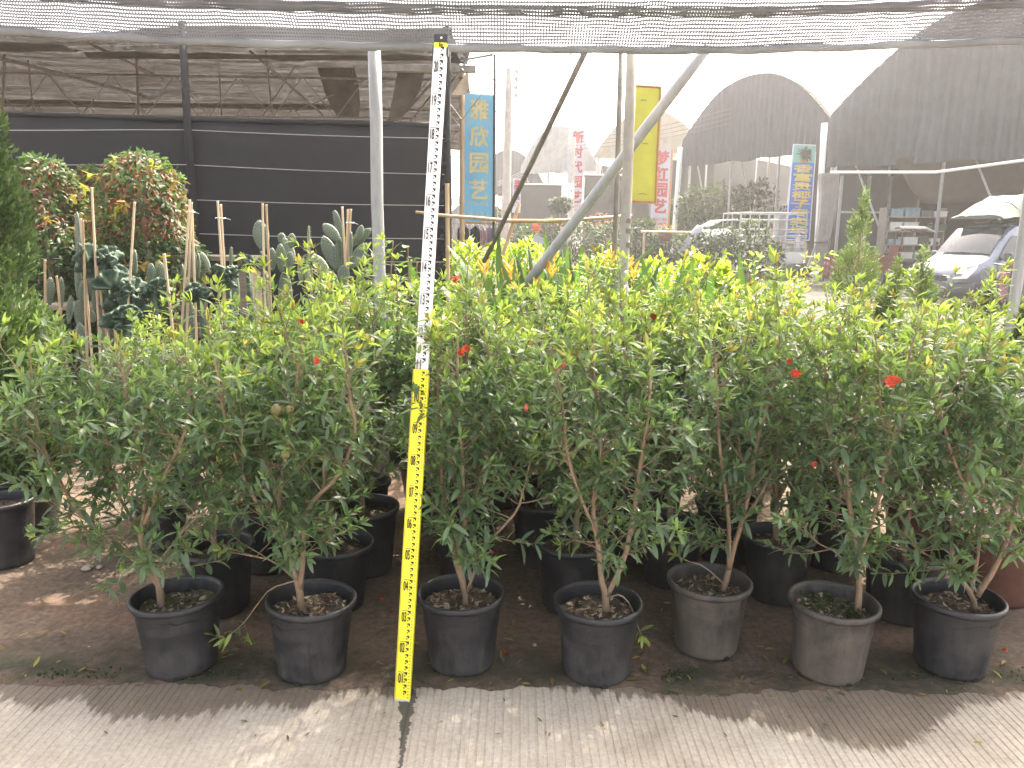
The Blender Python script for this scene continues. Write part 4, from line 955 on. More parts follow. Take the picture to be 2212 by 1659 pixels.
# ------------------------------------------------------------------ red tipped topiary shrubs at left
def topiary(px, ytop, wpx, Y, label, seed, red, n, ybot=655):
    r = random.Random(seed); tp_ = At(px, ytop, Y); bt = At(px, ybot, Y); root = thing('red_tip_shrub', V(tp_.x, Y, 0), label, 'shrub', 'clipped shrubs with red new leaves')
    simple_pot(root, 0.2, 0.3); hw = wpx / 2 / FPX * Y; H_ = tp_.z
    b = MB(); b.tube([V(0, 0, 0.25), V(0.02, 0, 0.6), V(0, 0, H_ * 0.85)], [0.03, 0.025, 0.01], 8); b.build('trunk', M['bark'], root, smooth=True)
    lv = MB()
    for i in range(n):
        f = r.random(); a = r.uniform(0, 6.28); z = 0.45 + (H_ - 0.45) * f
        env = hw * (1.0 if f < 0.68 else math.sqrt(max(0.0, 1 - ((f - 0.68) / 0.32) ** 2)) * 0.97 + 0.03) * (1 + 0.42 * noise.noise((math.cos(a) * 1.5, math.sin(a) * 1.5 + seed, z * 2.6)))
        q = env * (r.uniform(0.55, 1) ** 0.5); p = V(math.cos(a) * q, math.sin(a) * q, z)
        out = V(math.cos(a), math.sin(a), 0.25); top_ = f > 0.6
        rd_ = r.uniform(0.55, 1) if r.random() < red * (2.8 if top_ else 0.55) else 0
        ld = (out * 0.8 + rvec(r) * 0.7 + UP * (-0.75 if rd_ else 0.05)).normalized(); s = r.uniform(0.038, 0.066)
        leaf_add(lv, p, ld, (out + UP * 0.6 + rvec(r) * 0.4).normalized(), s, s * (0.26 if rd_ else 0.42), r.uniform(0.1, 0.5), 0.14, min(1, max(0, r.gauss(0.36, 0.16))), r.random(), rd_)
    for k in range(int(n / 190)):    # sprays of yellow and orange young leaves
        f = r.uniform(0.15, 1.0); a = -1.57 + r.uniform(-1.2, 1.2); z = 0.7 + (H_ - 0.72) * f
        q = hw * (1.05 if f < 0.7 else math.sqrt(max(0, 1 - ((f - .7) / .3) ** 2)) + 0.05); c = V(math.cos(a) * q, math.sin(a) * q, z)
        if r.random() < 0.6: continue
        orange = r.uniform(0.2, 0.6) if r.random() < 0.45 else 0
        for j in range(7):
            ld = (V(math.cos(a), math.sin(a), 0) * 0.4 + rvec(r)).normalized(); s = r.uniform(0.05, 0.085)
            leaf_add(lv, c + rvec(r) * 0.02, ld, (UP + rvec(r) * .6).normalized(), s, s * 0.36, 0.3, 0.12, 1.0, r.uniform(0.5, 1), orange)
    lv.build('foliage', M['red_tip_leaf'], root, smooth=True)
topiary(82, 340, 190, 6.1, 'leftmost clipped shrub with copper red new leaves beside the tall conifer', 21, 0.15, 6500)
topiary(196, 362, 120, 6.6, 'clipped shrub with orange tips squeezed between two others', 22, 0.17, 4500)
topiary(298, 330, 206, 6.0, 'rounded clipped shrub hung with dark red new leaves, right of its neighbours', 23, 0.19, 8000)

# ------------------------------------------------------------------ cacti and stakes
CY = 5.3
def pad_mesh(b, p0, p1, w, th, yaw, r, spines):
    """one flattened cactus joint from base p0 to tip p1"""
    ax = (p1 - p0); L_ = ax.length; ax.normalize(); sd_ = Matrix.Rotation(yaw, 3, ax) @ (V(0, 1, 0).cross(ax)).normalized(); nn_ = ax.cross(sd_)
    rows = []; K, S = 9, 12
    for i in range(K + 1):
        t = i / K; wd_ = w * (math.sin(math.pi * min(1, (t * 0.94 + 0.06)) ** 1.25) ** 0.6) if 0 < i < K else w * (0.28 if i == 0 else 0.12)
        wd_ = max(wd_, w * 0.12); tt = th * max(0.25, math.sin(math.pi * (t * 0.9 + 0.05)) ** 0.5)
        c = p0 + ax * L_ * t + nn_ * 0.02 * L_ * math.sin(t * 2.5)
        rows.append([c + sd_ * math.cos(2 * math.pi * j / S) * wd_ + nn_ * math.sin(2 * math.pi * j / S) * tt for j in range(S)])
    n0 = len(b.v); vv = [p for row in rows for p in row]; ff = []
    for i in range(K):
        for j in range(S): ff.append((i * S + j, i * S + (j + 1) % S, (i + 1) * S + (j + 1) % S, (i + 1) * S + j))
    ff.append(tuple(range(S - 1, -1, -1))); ff.append(tuple(K * S + j for j in range(S)))
    b.add(vv, ff)
    for i in range(1, K, 1):
        for j in range(-2, 3):
            t = (i + 0.5 * (j % 2)) / K; wd_ = w * math.sin(math.pi * min(1, t * 0.94 + 0.06) ** 1.25) ** 0.6
            x = j * 0.36 * wd_ 
            for sgn in (1, -1):
                c = p0 + ax * L_ * t + sd_ * x + nn_ * sgn * th * math.sqrt(max(0, 1 - (x / max(wd_, 1e-4)) ** 2)) * 0.98
                spines.add([c + sd_ * 0.0035, c - sd_ * 0.0035, c + ax * 0.006, c + nn_ * sgn * 0.006], [(0, 1, 3), (1, 2, 3), (2, 0, 3)])
CACTI = [
 ('prickly pear cactus with one tall column beside crossed stakes at the left', 5.35, [((172, 706), (172, 643), 22, .2), ((169, 645), (168, 552), 13, .3), ((168, 555), (165, 457), 12, .4), ((193, 641), (211, 583), 25, .1), ((181, 668), (178, 606), 17, .2), ((207, 672), (210, 617), 17, .5), ((203, 694), (190, 668), 22, .2)], 'cactus_skin'),
 ('low prickly pear cactus by the thin stakes at far left', 5.2, [((97, 700), (95, 655), 25, .2), ((107, 656), (109, 598), 17, .4), ((132, 660), (132, 598), 14, .9), ((148, 697), (154, 638), 13, .7), ((60, 690), (62, 640), 16, .3)], 'cactus_skin'),
 ('prickly pear cactus with three broad pads under the bundled stakes', 5.4, [((414, 600), (414, 538), 23, .1), ((428, 600), (427, 546), 13, .8), ((455, 588), (434, 543), 14, .4), ((405, 650), (392, 570), 10, .9), ((352, 614), (344, 564), 20, .2), ((325, 612), (326, 568), 21, .3), ((292, 592), (290, 539), 13, .7)], 'cactus_skin'),
 ('slim prickly pear cactus with narrow upright joints near the plank', 5.45, [((499, 576), (500, 533), 7, 1.1), ((484, 572), (483, 532), 4, 1.2)], 'cactus_skin'),
 ('prickly pear cactus with one large pad against the middle stakes', 5.4, [((569, 540), (559, 475), 31, .1), ((588, 582), (587, 535), 21, .3), ((608, 585), (605, 526), 22, .2), ((636, 568), (612, 512), 22, .4), ((629, 533), (631, 504), 19, .3), ((606, 522), (610, 503), 18, .2), ((615, 590), (628, 543), 23, .3)], 'cactus_skin'),
 ('pale prickly pear cactus with one thin upright joint', 5.35, [((651, 612), (648, 556), 12, .6), ((663, 612), (664, 562), 12, .7), ((668, 565), (668, 487), 6, 1.2), ((714, 606), (676, 549), 25, .2), ((690, 640), (690, 598), 10, .9)], 'pale_cactus_skin'),
 ('biggest prickly pear cactus, its pads spread like fingers beside the pole', 5.2, [((730, 582), (697, 509), 27, .15), ((735, 520), (698, 483), 23, .2), ((737, 513), (722, 454), 20, .6), ((741, 574), (741, 510), 9, 1.0), ((752, 530), (802, 494), 21, .3), ((772, 518), (782, 486), 15, .4), ((757, 576), (792, 525), 26, .25), ((732, 582), (734, 515), 23, .5), ((742, 612), (742, 572), 26, .3), ((720, 620), (722, 592), 18, .3), ((757, 560), (757, 500), 8, .9), ((710, 640), (712, 580), 20, .3)], 'cactus_skin'),
]
for k, (label, Y, pads, skin) in enumerate(CACTI):
    r = random.Random(500 + k); xs = sorted(At(p[0][0], p[0][1], Y).x for p in pads); cx = xs[len(xs) // 2]
    root = thing('prickly_pear', V(cx, Y, 0), label, 'cactus', 'prickly pear cacti'); simple_pot(root, 0.16, 0.26)
    lowest = min(pads, key=lambda p: -p[0][1])
    zb = (At(lowest[0][0], lowest[0][1], Y)).z
    b = MB(); sp = MB(); q = At(lowest[0][0], lowest[0][1], Y) - root.location
    pad_mesh(b, V(0, 0, 0.19), V(q.x * 0.5, 0, (q.z + 0.2) * 0.62), 0.055, 0.025, 0.3, r, sp); pad_mesh(b, V(q.x * 0.5, 0, (q.z + 0.2) * 0.58), q + V(0, 0, 0.03), 0.05, 0.022, 0.1, r, sp)
    b.build('cactus_pad', M[skin], root, smooth=True)
    for (x0, y0), (x1, y1), w, yaw in pads:
        b = MB(); dy = r.uniform(-0.07, 0.07)
        p0 = At(x0, y0 + 3, Y + dy) - root.location; p1 = At(x1, y1, Y + dy) - root.location
        pad_mesh(b, p0, p1, w / 2 / FPX * Y * 1.12, 0.011, r.choice((-1, 1)) * yaw, r, sp); b.build('cactus_pad', M[skin], root, smooth=True)
    o = sp.build('spines', M['spine'], root); tag(o, kind='stuff')
def crested(px, py, rpx, Y, label, seed, nf):
    """fan shaped crested spurge: ruffled, toothed combs on one stem"""
    r = random.Random(seed); c = At(px, py, Y); root = thing('crested_spurge', V(c.x, Y, 0), label, 'succulent', 'crested spurges among the cacti'); simple_pot(root, 0.14, 0.24)
    R_ = rpx / FPX * Y; zc = c.z
    b = MB(); b.tube([V(0, 0, 0.18), V(0.02, 0, zc * 0.5), V(0, 0, zc - R_ * 0.4)], [0.022, 0.02, 0.018], 8); b.build('stem', M['spurge_skin'], root, smooth=True)
    for f in range(nf + 3):
        yaw = r.uniform(0, 3.14); ox = V(r.uniform(-.55, .55) * R_, r.uniform(-.3, .3) * R_, zc + r.uniform(-1.5, 0.25) * R_ - R_ * 0.2); rad = R_ * r.uniform(0.55, 0.9); tilt = r.uniform(-.5, .5)
        ux = V(math.cos(yaw), math.sin(yaw), 0); uy = V(-math.sin(yaw), math.cos(yaw), 0); uz = (UP + uy * tilt).normalized(); ph = r.uniform(0, 6); wv = r.choice((5, 6, 8))
        rows = []; n, k = 34, 6
        for i in range(k + 1):
            q = 0.12 + 0.88 * i / k; row = []
            for j in range(n + 1):
                a = -1.5 + 3.0 * j / n
                tooth = (0.05 if j % 2 else -0.02) * (i == k)
                row.append(ox + (ux * math.sin(a) + uz * math.cos(a)) * rad * (q + tooth) + uy * rad * 0.26 * q * q * math.sin(a * wv + ph))
            rows.append(row)
        b = MB(); b.grid(rows); o = b.build('comb', M['spurge_skin'], root, smooth=True)
        md = o.modifiers.new('thick', 'SOLIDIFY'); md.thickness = 0.016; md.offset = 0
for a in ((222, 545, 46, 5.25, 'largest dark crested spurge with broad scalloped combs left of the tall stake', 1, 7), (268, 600, 48, 5.2, 'crested spurge with tightly ruffled combs below the largest one', 2, 9), (330, 618, 26, 5.15, 'small fan shaped crested spurge behind the brown wooden stake', 3, 4), (533, 552, 20, 5.3, 'green knobbly crested spurge left of the large cactus pad', 4, 5), (566, 556, 17, 5.25, 'narrow upright crested spurge touching the large cactus pad', 5, 4), (490, 588, 26, 5.1, 'low dark crested spurge near the second bundle of stakes', 6, 5), (430, 612, 26, 5.05, 'flat comb like crested spurge just above the hedge tops', 7, 4), (268, 668, 38, 5.0, 'lowest crested spurge half hidden by the hedge tops at left', 8, 6)):
    crested(*a)
STAKES = [((97, 559), (98, 690), 'bamboo', 'thin grey brown stake standing before the leftmost shrub'), ((122, 594), (136, 715), 'bamboo', 'slanting cane stake tied with twine in front of the low cactus'), ((56, 570), (57, 640), 'bamboo', 'short stake next to the tall conifer edge'),
 ((198, 402), (208, 600), 'pale_bamboo', 'tallest white stake, in front of the red shrubs'), ((174, 470), (188, 640), 'pale_bamboo', 'pale stake right beside the tall cactus column'), ((179, 473), (184, 640), 'bamboo', 'amber stake crossing the pale one at the cactus column'), ((291, 434), (280, 620), 'pale_bamboo', 'white stake leaning in front of the rounded red shrub'),
 ((209, 574), (229, 712), 'bamboo', 'thick cane leaning right below the crested spurge'), ((246, 645), (249, 705), 'bamboo', 'short stake under the crested spurge'), ((354, 546), (367, 660), 'pale_bamboo', 'reddish flat wooden stake beside the fan shaped spurge'),
 ((410, 429), (398, 620), 'pale_bamboo', 'left stake of the tied tripod before the black net'), ((414, 434), (407, 620), 'pale_bamboo', 'middle stake of the tied tripod before the black net'), ((415, 451), (420, 600), 'pale_bamboo', 'right stake of the tied tripod before the black net'),
 ((470, 432), (481, 600), 'pale_bamboo', 'taller stake of the tied pair with a white tie'), ((477, 439), (486, 600), 'pale_bamboo', 'shorter stake of the tied pair with a white tie'), ((567, 437), (570, 560), 'pale_bamboo', 'thin pale stake behind the large cactus pad'), ((575, 439), (582, 590), 'bamboo', 'wider brown stake behind the large cactus pad'),
 ((739, 444), (748, 600), 'pale_bamboo', 'pale stake among the spread cactus pads'), ((757, 449), (750, 600), 'bamboo', 'thick brown stake among the spread cactus pads'), ((752, 450), (746, 600), 'pale_bamboo', 'slim stake tied behind the thick brown one'), ((673, 578), (673, 660), 'weathered_wood', 'short brown stake tied with wire below the thin cactus joint')]
for i, ((x0, y0), (x1, y1), m, label) in enumerate(STAKES):
    Y = 5.12 + 0.02 * (i % 5); a = At(x0, y0, Y); c = At(x1, y1, Y); d = (c - a).normalized(); f_ = a + d * (a.z / -d.z)
    thick = 0.0105 if i in (8, 9, 18, 20) else 0.0075
    pole('cane_stake', f_, a, thick * 1.1, m, label, 'stake', 'cane stakes among the cacti', n=7, r1=thick, bands=4)
def tie(x, y, Y, w):
    b = MB(); p = At(x, y, Y); root = thing('twine_tie', p, 'pale twine tied round the stakes ' + ('of the tripod' if x < 440 else 'of the pair' if x < 500 else 'by the cactus column' if x < 200 else 'below the thin cactus joint' if x < 700 else 'among the spread pads'), 'tie')
    b.tube([V(w * math.cos(a), w * 0.8 * math.sin(a), 0.003 * math.sin(a * 3)) for a in [i * 0.6 for i in range(12)]], 0.003, 5)
    b.tube([V(w, 0, 0), V(w * 2.2, -0.01, -0.01)], 0.0025, 5); b.build('cord', M['twine'], root)
tie(412, 458, 5.13, 0.026); tie(476, 471, 5.14, 0.032); tie(756, 481, 5.13, 0.025); tie(673, 614, 5.12, 0.02)

# ------------------------------------------------------------------ strap leaved plants, yellow green shrubs, broad leaved plant
def strap_plant(px, ptop, Y, label, seed, n=15, flowers=3):
    r = random.Random(seed); t_ = At(px, ptop, Y); H_ = t_.z; root = thing('strap_leaf_plant', V(t_.x, Y, 0), label, 'flowering plant', 'strap leaved plants with orange flowers'); simple_pot(root, 0.15, 0.25)
    lv = MB(); fl = []
    for i in range(n):
        a = r.uniform(0, 6.28); lean = r.uniform(0.10, 0.75); b0 = V(math.cos(a) * 0.06, math.sin(a) * 0.06, 0.2); hh = (H_ - 0.2) * r.uniform(0.72, 1.02)
        d = V(math.cos(a) * lean, math.sin(a) * lean, 1).normalized(); st = hh * r.uniform(0.45, 0.6); p1 = b0 + d * st
        wood_c = (0.25, 0.5, 0, 1); lv.tube([b0, p1], [0.008, 0.006], 5, cap=False, col=wood_c)
        ln = hh - st * 0.75; wd_ = r.uniform(0.055, 0.085); sd_ = Matrix.Rotation(r.uniform(-1.2, 1.2), 3, d) @ V(0, 1, 0).cross(d).normalized(); nn_ = d.cross(sd_)
        K = 7; vv = []; col = (min(1, max(0, r.gauss(0.45, 0.22))), r.random(), 0, 1); curl = r.uniform(0.05, 0.75)
        for k in range(K + 1):
            t = k / K; c = p1 + d * ln * t + nn_ * (curl * ln * t * t); w = wd_ * (math.sin(math.pi * min(1, t * 0.9 + 0.10)) ** 0.7) * 0.5 if k < K else 0.001
            vv += [c - sd_ * w + nn_ * w * 0.35, c, c + sd_ * w + nn_ * w * 0.35]
        lv.add(vv, [f for k in range(K) for f in ((3 * k, 3 * k + 1, 3 * k + 4, 3 * k + 3), (3 * k + 1, 3 * k + 2, 3 * k + 5, 3 * k + 4))], 0, [col] * len(vv))
    lv.build('foliage', M['strap_leaf'], root, smooth=True)
    for i in range(flowers):
        a = r.uniform(0, 6.28); q = V(math.cos(a) * 0.16, math.sin(a) * 0.16 - 0.06, H_ - r.uniform(0.02, 0.22)); b = MB()
        b.tube([V(0, 0, 0.25), q - V(0, 0, 0.1), q], 0.004, 5, cap=False, col=(0.4, 0.5, 0.15, 1))
        for k in range(6):
            d = V((-1) ** k * r.uniform(0.4, 0.8), r.uniform(-.3, .3), r.uniform(0.6, 1.2)).normalized(); leaf_add(b, q + V(0, 0, 0.012 * k), d, V(0, -1, 0.2), r.uniform(0.05, 0.09), 0.014, -0.1, 0.3, 0.5, r.uniform(.4, 1), 1.0)
        b.build('flower_spike', M['strap_leaf'], root)
k = 0
words = ['behind the staff and bamboo post', 'under the blue banner', 'left of the thick brace pipe foot', 'where the thick brace pipe comes down', 'just right of the brace pipe foot', 'with the tallest broad leaf, right of the brace', 'leaning out between brace and pole', 'left of the taped pole', 'with one bright broad leaf at the taped pole', 'just right of the taped pole', 'with many orange flowers right of the pole', 'toward the concrete lane', 'at the right end of its row']
for px, pt in ((1000, 560), (1050, 545), (1100, 552), (1150, 562), (1195, 548), (1238, 530), (1285, 556), (1325, 552), (1362, 562), (1405, 560), (1440, 565), (1490, 572), (1545, 578)):
    strap_plant(px, pt + 14, 5.15 + 0.12 * (k % 3), 'strap leaved plant with orange flowers ' + words[k], 700 + k, 20, 1 + k % 2); k += 1
ys = [(1010, 528, 90, 6.9, 'bright yellow green shrub below the hanging clothes'), (1080, 530, 90, 7.0, 'bright yellow green shrub behind the crossing bamboo props'), (1140, 522, 90, 7.1, 'bright yellow green shrub in front of the concrete utility pole'), (1190, 545, 60, 6.8, 'small bright yellow green shrub with a white plant tag beside the brace'), (1305, 556, 80, 6.4, 'low yellow green shrub between the brace and the thin steel pole'), (1420, 566, 70, 6.2, 'low yellow green shrub right of the taped pole'), (1500, 560, 90, 5.6, 'yellow green leafy shrub standing above the hedge by the lane'), (1560, 575, 60, 5.4, 'small yellow green shrub with orange tips at the end of the hedge')]
for i, (px, pt, wpx, Y, label) in enumerate(ys):
    r = random.Random(800 + i); t_ = At(px, pt, Y); H_ = t_.z; w = wpx / 2 / FPX * Y
    root = thing('yellow_green_shrub', V(t_.x, Y, 0), label, 'shrub', 'bright yellow green shrubs'); simple_pot(root, 0.16, 0.26)
    b = MB(); b.tube([V(0, 0, 0.2), V(0, 0, H_ * 0.7)], [0.016, 0.008], 6); b.build('trunk', M['bark'], root)
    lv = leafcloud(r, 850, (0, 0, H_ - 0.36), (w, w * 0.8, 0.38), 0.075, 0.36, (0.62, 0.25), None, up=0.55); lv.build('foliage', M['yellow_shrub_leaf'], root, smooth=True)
tg = thing('plant_tag', At(1165, 518, 6.5), 'small white plant tag sticking out of the yellow green shrub', 'tag'); b = MB(); b.box((0, 0, 0), (0.10, 0.004, 0.055), Matrix.Rotation(0.25, 3, 'Y')); b.build('card', M['sign_white'], tg); b = MB(); b.tube([V(0, 0, -0.02), V(0, 0, -0.35)], 0.003, 5); b.build('pin', M['white_paint'], tg)
# broad leaved young tree left of the staff
for i, (px, pt, label) in enumerate(((815, 520, 'broad leaved sapling at the foot of the thick pole'), (888, 530, 'broad leaved sapling close to the staff'), (850, 560, 'low broad leaved sapling between its two neighbours'))):
    r = random.Random(900 + i); Y = 4.85 + 0.1 * i; t_ = At(px, pt, Y); root = thing('broadleaf_sapling', V(t_.x, Y, 0), label, 'sapling', 'broad leaved saplings'); simple_pot(root, 0.13, 0.24); lv = MB(); wd2 = MB()
    for s in range(3):
        tip = V(r.uniform(-.12, .12), r.uniform(-.08, .08), t_.z - 0.10 * s); pts = [V(0, 0, 0.2), V(tip.x * 0.5, tip.y * 0.5, tip.z * 0.6), tip]; sl = smooth_line(pts); wd2.tube(sl, [0.007 - 0.004 * i_ / len(sl) for i_ in range(len(sl))], 6)
        for j in range(16):
            t = 0.42 + 0.58 * j / 15; q, dd, _ = sample(pts, t); a = j * 2.4 + r.uniform(-.3, .3); d = V(math.cos(a), math.sin(a), r.uniform(-0.1, 0.35)); sz = r.uniform(0.07, 0.13) * (1.1 - 0.45 * t)
            leaf_add(lv, q + d * 0.03, d, UP + rvec(r) * 0.35, sz, sz * 0.62, r.uniform(0.1, 0.45), 0.10, min(1, 0.15 + 0.6 * max(0, t - 0.75) * 4 + r.gauss(0, .1)) if t > .75 else max(0, r.gauss(.2, .1)), r.random(), 0)
    wd2.build('stem', M['bark'], root, smooth=True); lv.build('foliage', M['strap_leaf'], root, smooth=True)
# ================================================================== MEASURING STAFF
B0 = G(870, 1513)
d_ = ray(950.5, 131.5); w_ = CO - B0; aa = d_.dot(d_); bb_ = 2 * w_.dot(d_); cc_ = w_.dot(w_) - 4.0
T0 = CO + d_ * ((-bb_ + math.sqrt(bb_ * bb_ - 4 * aa * cc_)) / 2 / aa)
su = (T0 - B0).normalized(); sr = (V(1, 0, 0) - su * su.x).normalized(); sr = (Matrix.Rotation(R(-3), 3, su) @ sr); sn = sr.cross(su) ; sn = -sn if sn.y > 0 else sn
st_ = thing('measuring_staff', B0, 'tall yellow and white levelling staff leaning back against the bushes', 'measuring staff')
def P(s, x, n=0.0): return su * s + sr * x + sn * n      # height along, across, out of the face
def slab(b, s0, s1, x0, x1, n0, n1, mi=0):
    b.add([P(s0, x0, n0), P(s0, x1, n0), P(s0, x1, n1), P(s0, x0, n1), P(s1, x0, n0), P(s1, x1, n0), P(s1, x1, n1), P(s1, x0, n1)], [(0, 3, 2, 1), (4, 5, 6, 7), (0, 1, 5, 4), (1, 2, 6, 5), (2, 3, 7, 6), (3, 0, 4, 7)], mi)
WY, WW, SPL = 0.0235, 0.0200, 1.065
b = MB(); slab(b, 0.008, SPL, -WY, WY, -0.012, 0.012); bevel(b.build('lower_section', M['rule_yellow'], st_), 0.002)
b = MB(); slab(b, 0.008, SPL - 0.001, -WY - 0.0022, -WY - 0.0002, -0.010, 0.0135); b.build('side_flange', M['rule_edge'], st_)
b = MB(); slab(b, SPL, 2.035, -WW, WW, -0.009, 0.009); bevel(b.build('upper_section', M['rule_white'], st_), 0.0015)
b = MB(); slab(b, 2.035, 2.052, -WW + 0.0015, WW - 0.0015, -0.007, 0.007); b.build('inner_section', M['rule_yellow'], st_)
b = MB(); slab(b, 0.0, 0.010, -WY - 0.001, WY + 0.001, -0.013, 0.0145); bevel(b.build('foot', M['rule_foot'], st_), 0.002)
for s0, s1, w in ((SPL - 0.018, SPL + 0.006, WY), (2.013, 2.037, WW)):
    for sg in (-1, 1):
        b = MB(); slab(b, s0, s1, sg * w - (0.003 if sg < 0 else 0.0005), sg * w + (0.0005 if sg < 0 else 0.003) + (sg * 0.002), -0.013, 0.0135); bevel(b.build('clip', M['black_plastic'], st_), 0.001)
b = MB(); slab(b, 2.052, 2.077, -WW - 0.001, WW + 0.001, -0.011, 0.011); cp = bevel(b.build('end_cap', M['black_plastic'], st_), 0.003)
b = MB(); c = P(2.064, 0.002, 0.0115); b.tube([c, c + sn * 0.001], 0.0034, 12); b.build('rivet', M['rule_white'], cp)
ik = MB(); fk = MB(); gk = MB()
def rect(b, s0, s1, x0, x1, n): b.add([P(s0, x0, n), P(s0, x1, n), P(s1, x1, n), P(s1, x0, n)], [(0, 1, 2, 3)])
k = 0; s = 0.0
while s < 2.029:
    up_ = s >= SPL - 0.002; n = (0.0094 if up_ else 0.0124); w = WW if up_ else WY; x0 = w * 0.08; q = 0.0095
    if s + 0.019 > SPL and s < SPL: s += 0.02; continue
    if s > 0.004:
        rect(ik, s + 0.0138, s + 0.0188, x0, x0 + q, n); rect(ik, s + 0.0098, s + 0.0138, x0 + q * 0.5, x0 + q, n); rect(ik, s + 0.0055, s + 0.0098, x0 - q * 0.02, x0 + q * 0.42, n)
    for e in (0.004, 0.014): rect(gk if up_ else fk, s + e, s + e + 0.0045, w * 0.62, w * 0.84, n)
    s += 0.02
for dm in range(1, 21):
    s = dm * 0.1; up_ = s > SPL; n = (0.0095 if up_ else 0.0125); w = WW if up_ else WY; x0 = -w * (0.74 if not up_ else 0.80)
    rect(ik, s - 0.0017, s, x0, w * 0.08 + 0.0095, n)
    t = '%02d' % dm
    lettering(ik, t, P(s - 0.036, x0 + 0.0008, n), sr * (w * 0.62), su * 0.031, 0.00032)
for txt, s, x, wd_, h in (('5m', 2.0395, -0.005, 0.012, 0.010),): lettering(ik, txt, P(s, x, 0.0074), sr * wd_, su * h, 0.0002)
ik.build('graduation', M['ink'], st_); fk.build('fine_graduation', M['faint_ink'], st_); gk.build('fine_graduation', M['grey_ink'], st_)

# ================================================================== SIGNS, UTILITY POLES, WIRES
def panel(px4, Y, name, label, cat, m, frame=None, thick=0.03, group=None, fw=0.03):
    """flat upright sign from its four picture corners (tl, tr, br, bl) at distance Y; returns root, origin, right, up"""
    tl, tr2, br, bl = [At(x, y, Y) for x, y in px4]
    root = thing(name, V(bl.x, Y, 0), label, cat, group); o = root.location
    b = MB(); f = V(0, thick, 0); q = [p - o for p in (bl, br, tr2, tl)]
    b.add([*q, *[p + f for p in q]], [(0, 1, 2, 3), (7, 6, 5, 4), (0, 4, 5, 1), (1, 5, 6, 2), (2, 6, 7, 3), (3, 7, 4, 0)]); b.build('face', M[m], root)
    if frame:
        b2 = [(q[0], q[1]), (q[1], q[2]), (q[2], q[3]), (q[3], q[0])]
        for a, c in b2:
            fb = MB(); fb.tube([a - V(0, 0.004, 0), c - V(0, 0.004, 0)], fw, 6); fb.build('frame', M[frame], root)
    return root, q
def write(root, q, items, depth=0.006):
    """items: (text, u0, v0, u1, v1, material, fat) in the sign's own 0..1 frame measured from its top left"""
    for i, (txt, u0, v0, u1, v1, m, fat) in enumerate(items):
        bl, br, tr2, tl = q
        def at2(u, v): return (tl * (1 - u) + tr2 * u) * (1 - v) + (bl * (1 - u) + br * u) * v - V(0, depth + 0.0015 * (i % 2), 0)
        b = MB(); o = at2(u0, v1); lettering(b, txt, o, at2(u1, v1) - o, at2(u0, v0) - o, fat); b.build('lettering', M[m], root)
# blue banner
rt, q = panel(((1004, 201), (1068, 205), (1066, 482), (1001, 480)), 9.5, 'banner', 'faded blue vertical banner with four yellow characters beside the black net house', 'banner', 'banner_blue', None, 0.01)
write(rt, q, [(c, 0.20, 0.045 + i * 0.205, 0.80, 0.195 + i * 0.205, 'banner_yellow', 0.006) for i, c in enumerate('雅欣园艺')] + [('2545', 0.16, 0.835, 0.82, 0.862, 'banner_yellow', 0.0), ('2321', 0.16, 0.915, 0.82, 0.942, 'banner_yellow', 0.0)])
b = MB(); b.tube([q[0] + V(-0.03, -0.02, 0), q[1] + V(0.03, -0.02, 0)], 0.018, 7); b.build('rod', M['bamboo'], rt)
pole('bamboo_post', V(At(998, 560, 9.45).x, 9.45, 0), At(998, 150, 9.45), 0.03, 'bamboo', 'bamboo post carrying the left side of the blue banner', 'post', None, bands=8)
pole('thin_pole', V(At(1066, 560, 9.45).x, 9.45, 0), At(1069, 118, 9.45), 0.017, 'dark_steel', 'thin rusty post carrying the right side of the blue banner', 'post')
# clothes hung on a line below the banner
for i, (x0, x1, y0, y1, m, lab) in enumerate(((988, 1014, 486, 535, 'cloth_dark', 'black shirt hanging below the blue banner'), (1016, 1038, 487, 535, 'cloth_dark', 'charcoal towel hanging below the blue banner'), (1040, 1050, 490, 530, 'cloth_pink', 'dusty pink cloth hanging below the blue banner'), (1052, 1066, 487, 533, 'cloth_mauve', 'striped mauve shirt hanging below the blue banner'))):
    a, c = At(x0, y0, 10.2), At(x1, y1, 10.2); rt = thing('hanging_garment', V((a.x + c.x) / 2, 10.2, a.z), lab, 'garment', 'clothes hanging below the banner'); rows = []
    for k in range(7):
        rows.append([V((j / 8 - 0.5) * (c.x - a.x) * (0.75 + 0.25 * min(1, k / 1.5)), 0.025 * math.sin(j * 1.9 + i) * (0.3 + k / 6), -(a.z - c.z) * k / 6 + 0.02 * abs(j - 4) * (k == 0) * -0.5) for j in range(9)])
    b = MB(); b.grid(rows); o = b.build('cloth', M[m], rt, smooth=True); md = o.modifiers.new('thick', 'SOLIDIFY'); md.thickness = 0.008
    b = MB(); b.tube([V(-0.06, 0, -0.01), V(0, 0, 0.05), V(0.06, 0, -0.01)], 0.004, 5); b.build('hanger', M['white_paint'], rt)
a, c = At(975, 480, 10.2), At(1075, 483, 10.2); rt = thing('clothes_line', a, 'thin line the clothes hang from below the banner', 'clothes line'); b = MB(); b.tube([V(0, 0, 0), (c - a) / 2 - V(0, 0, .03), c - a], 0.005, 5); b.build('line', M['white_wire'], rt)
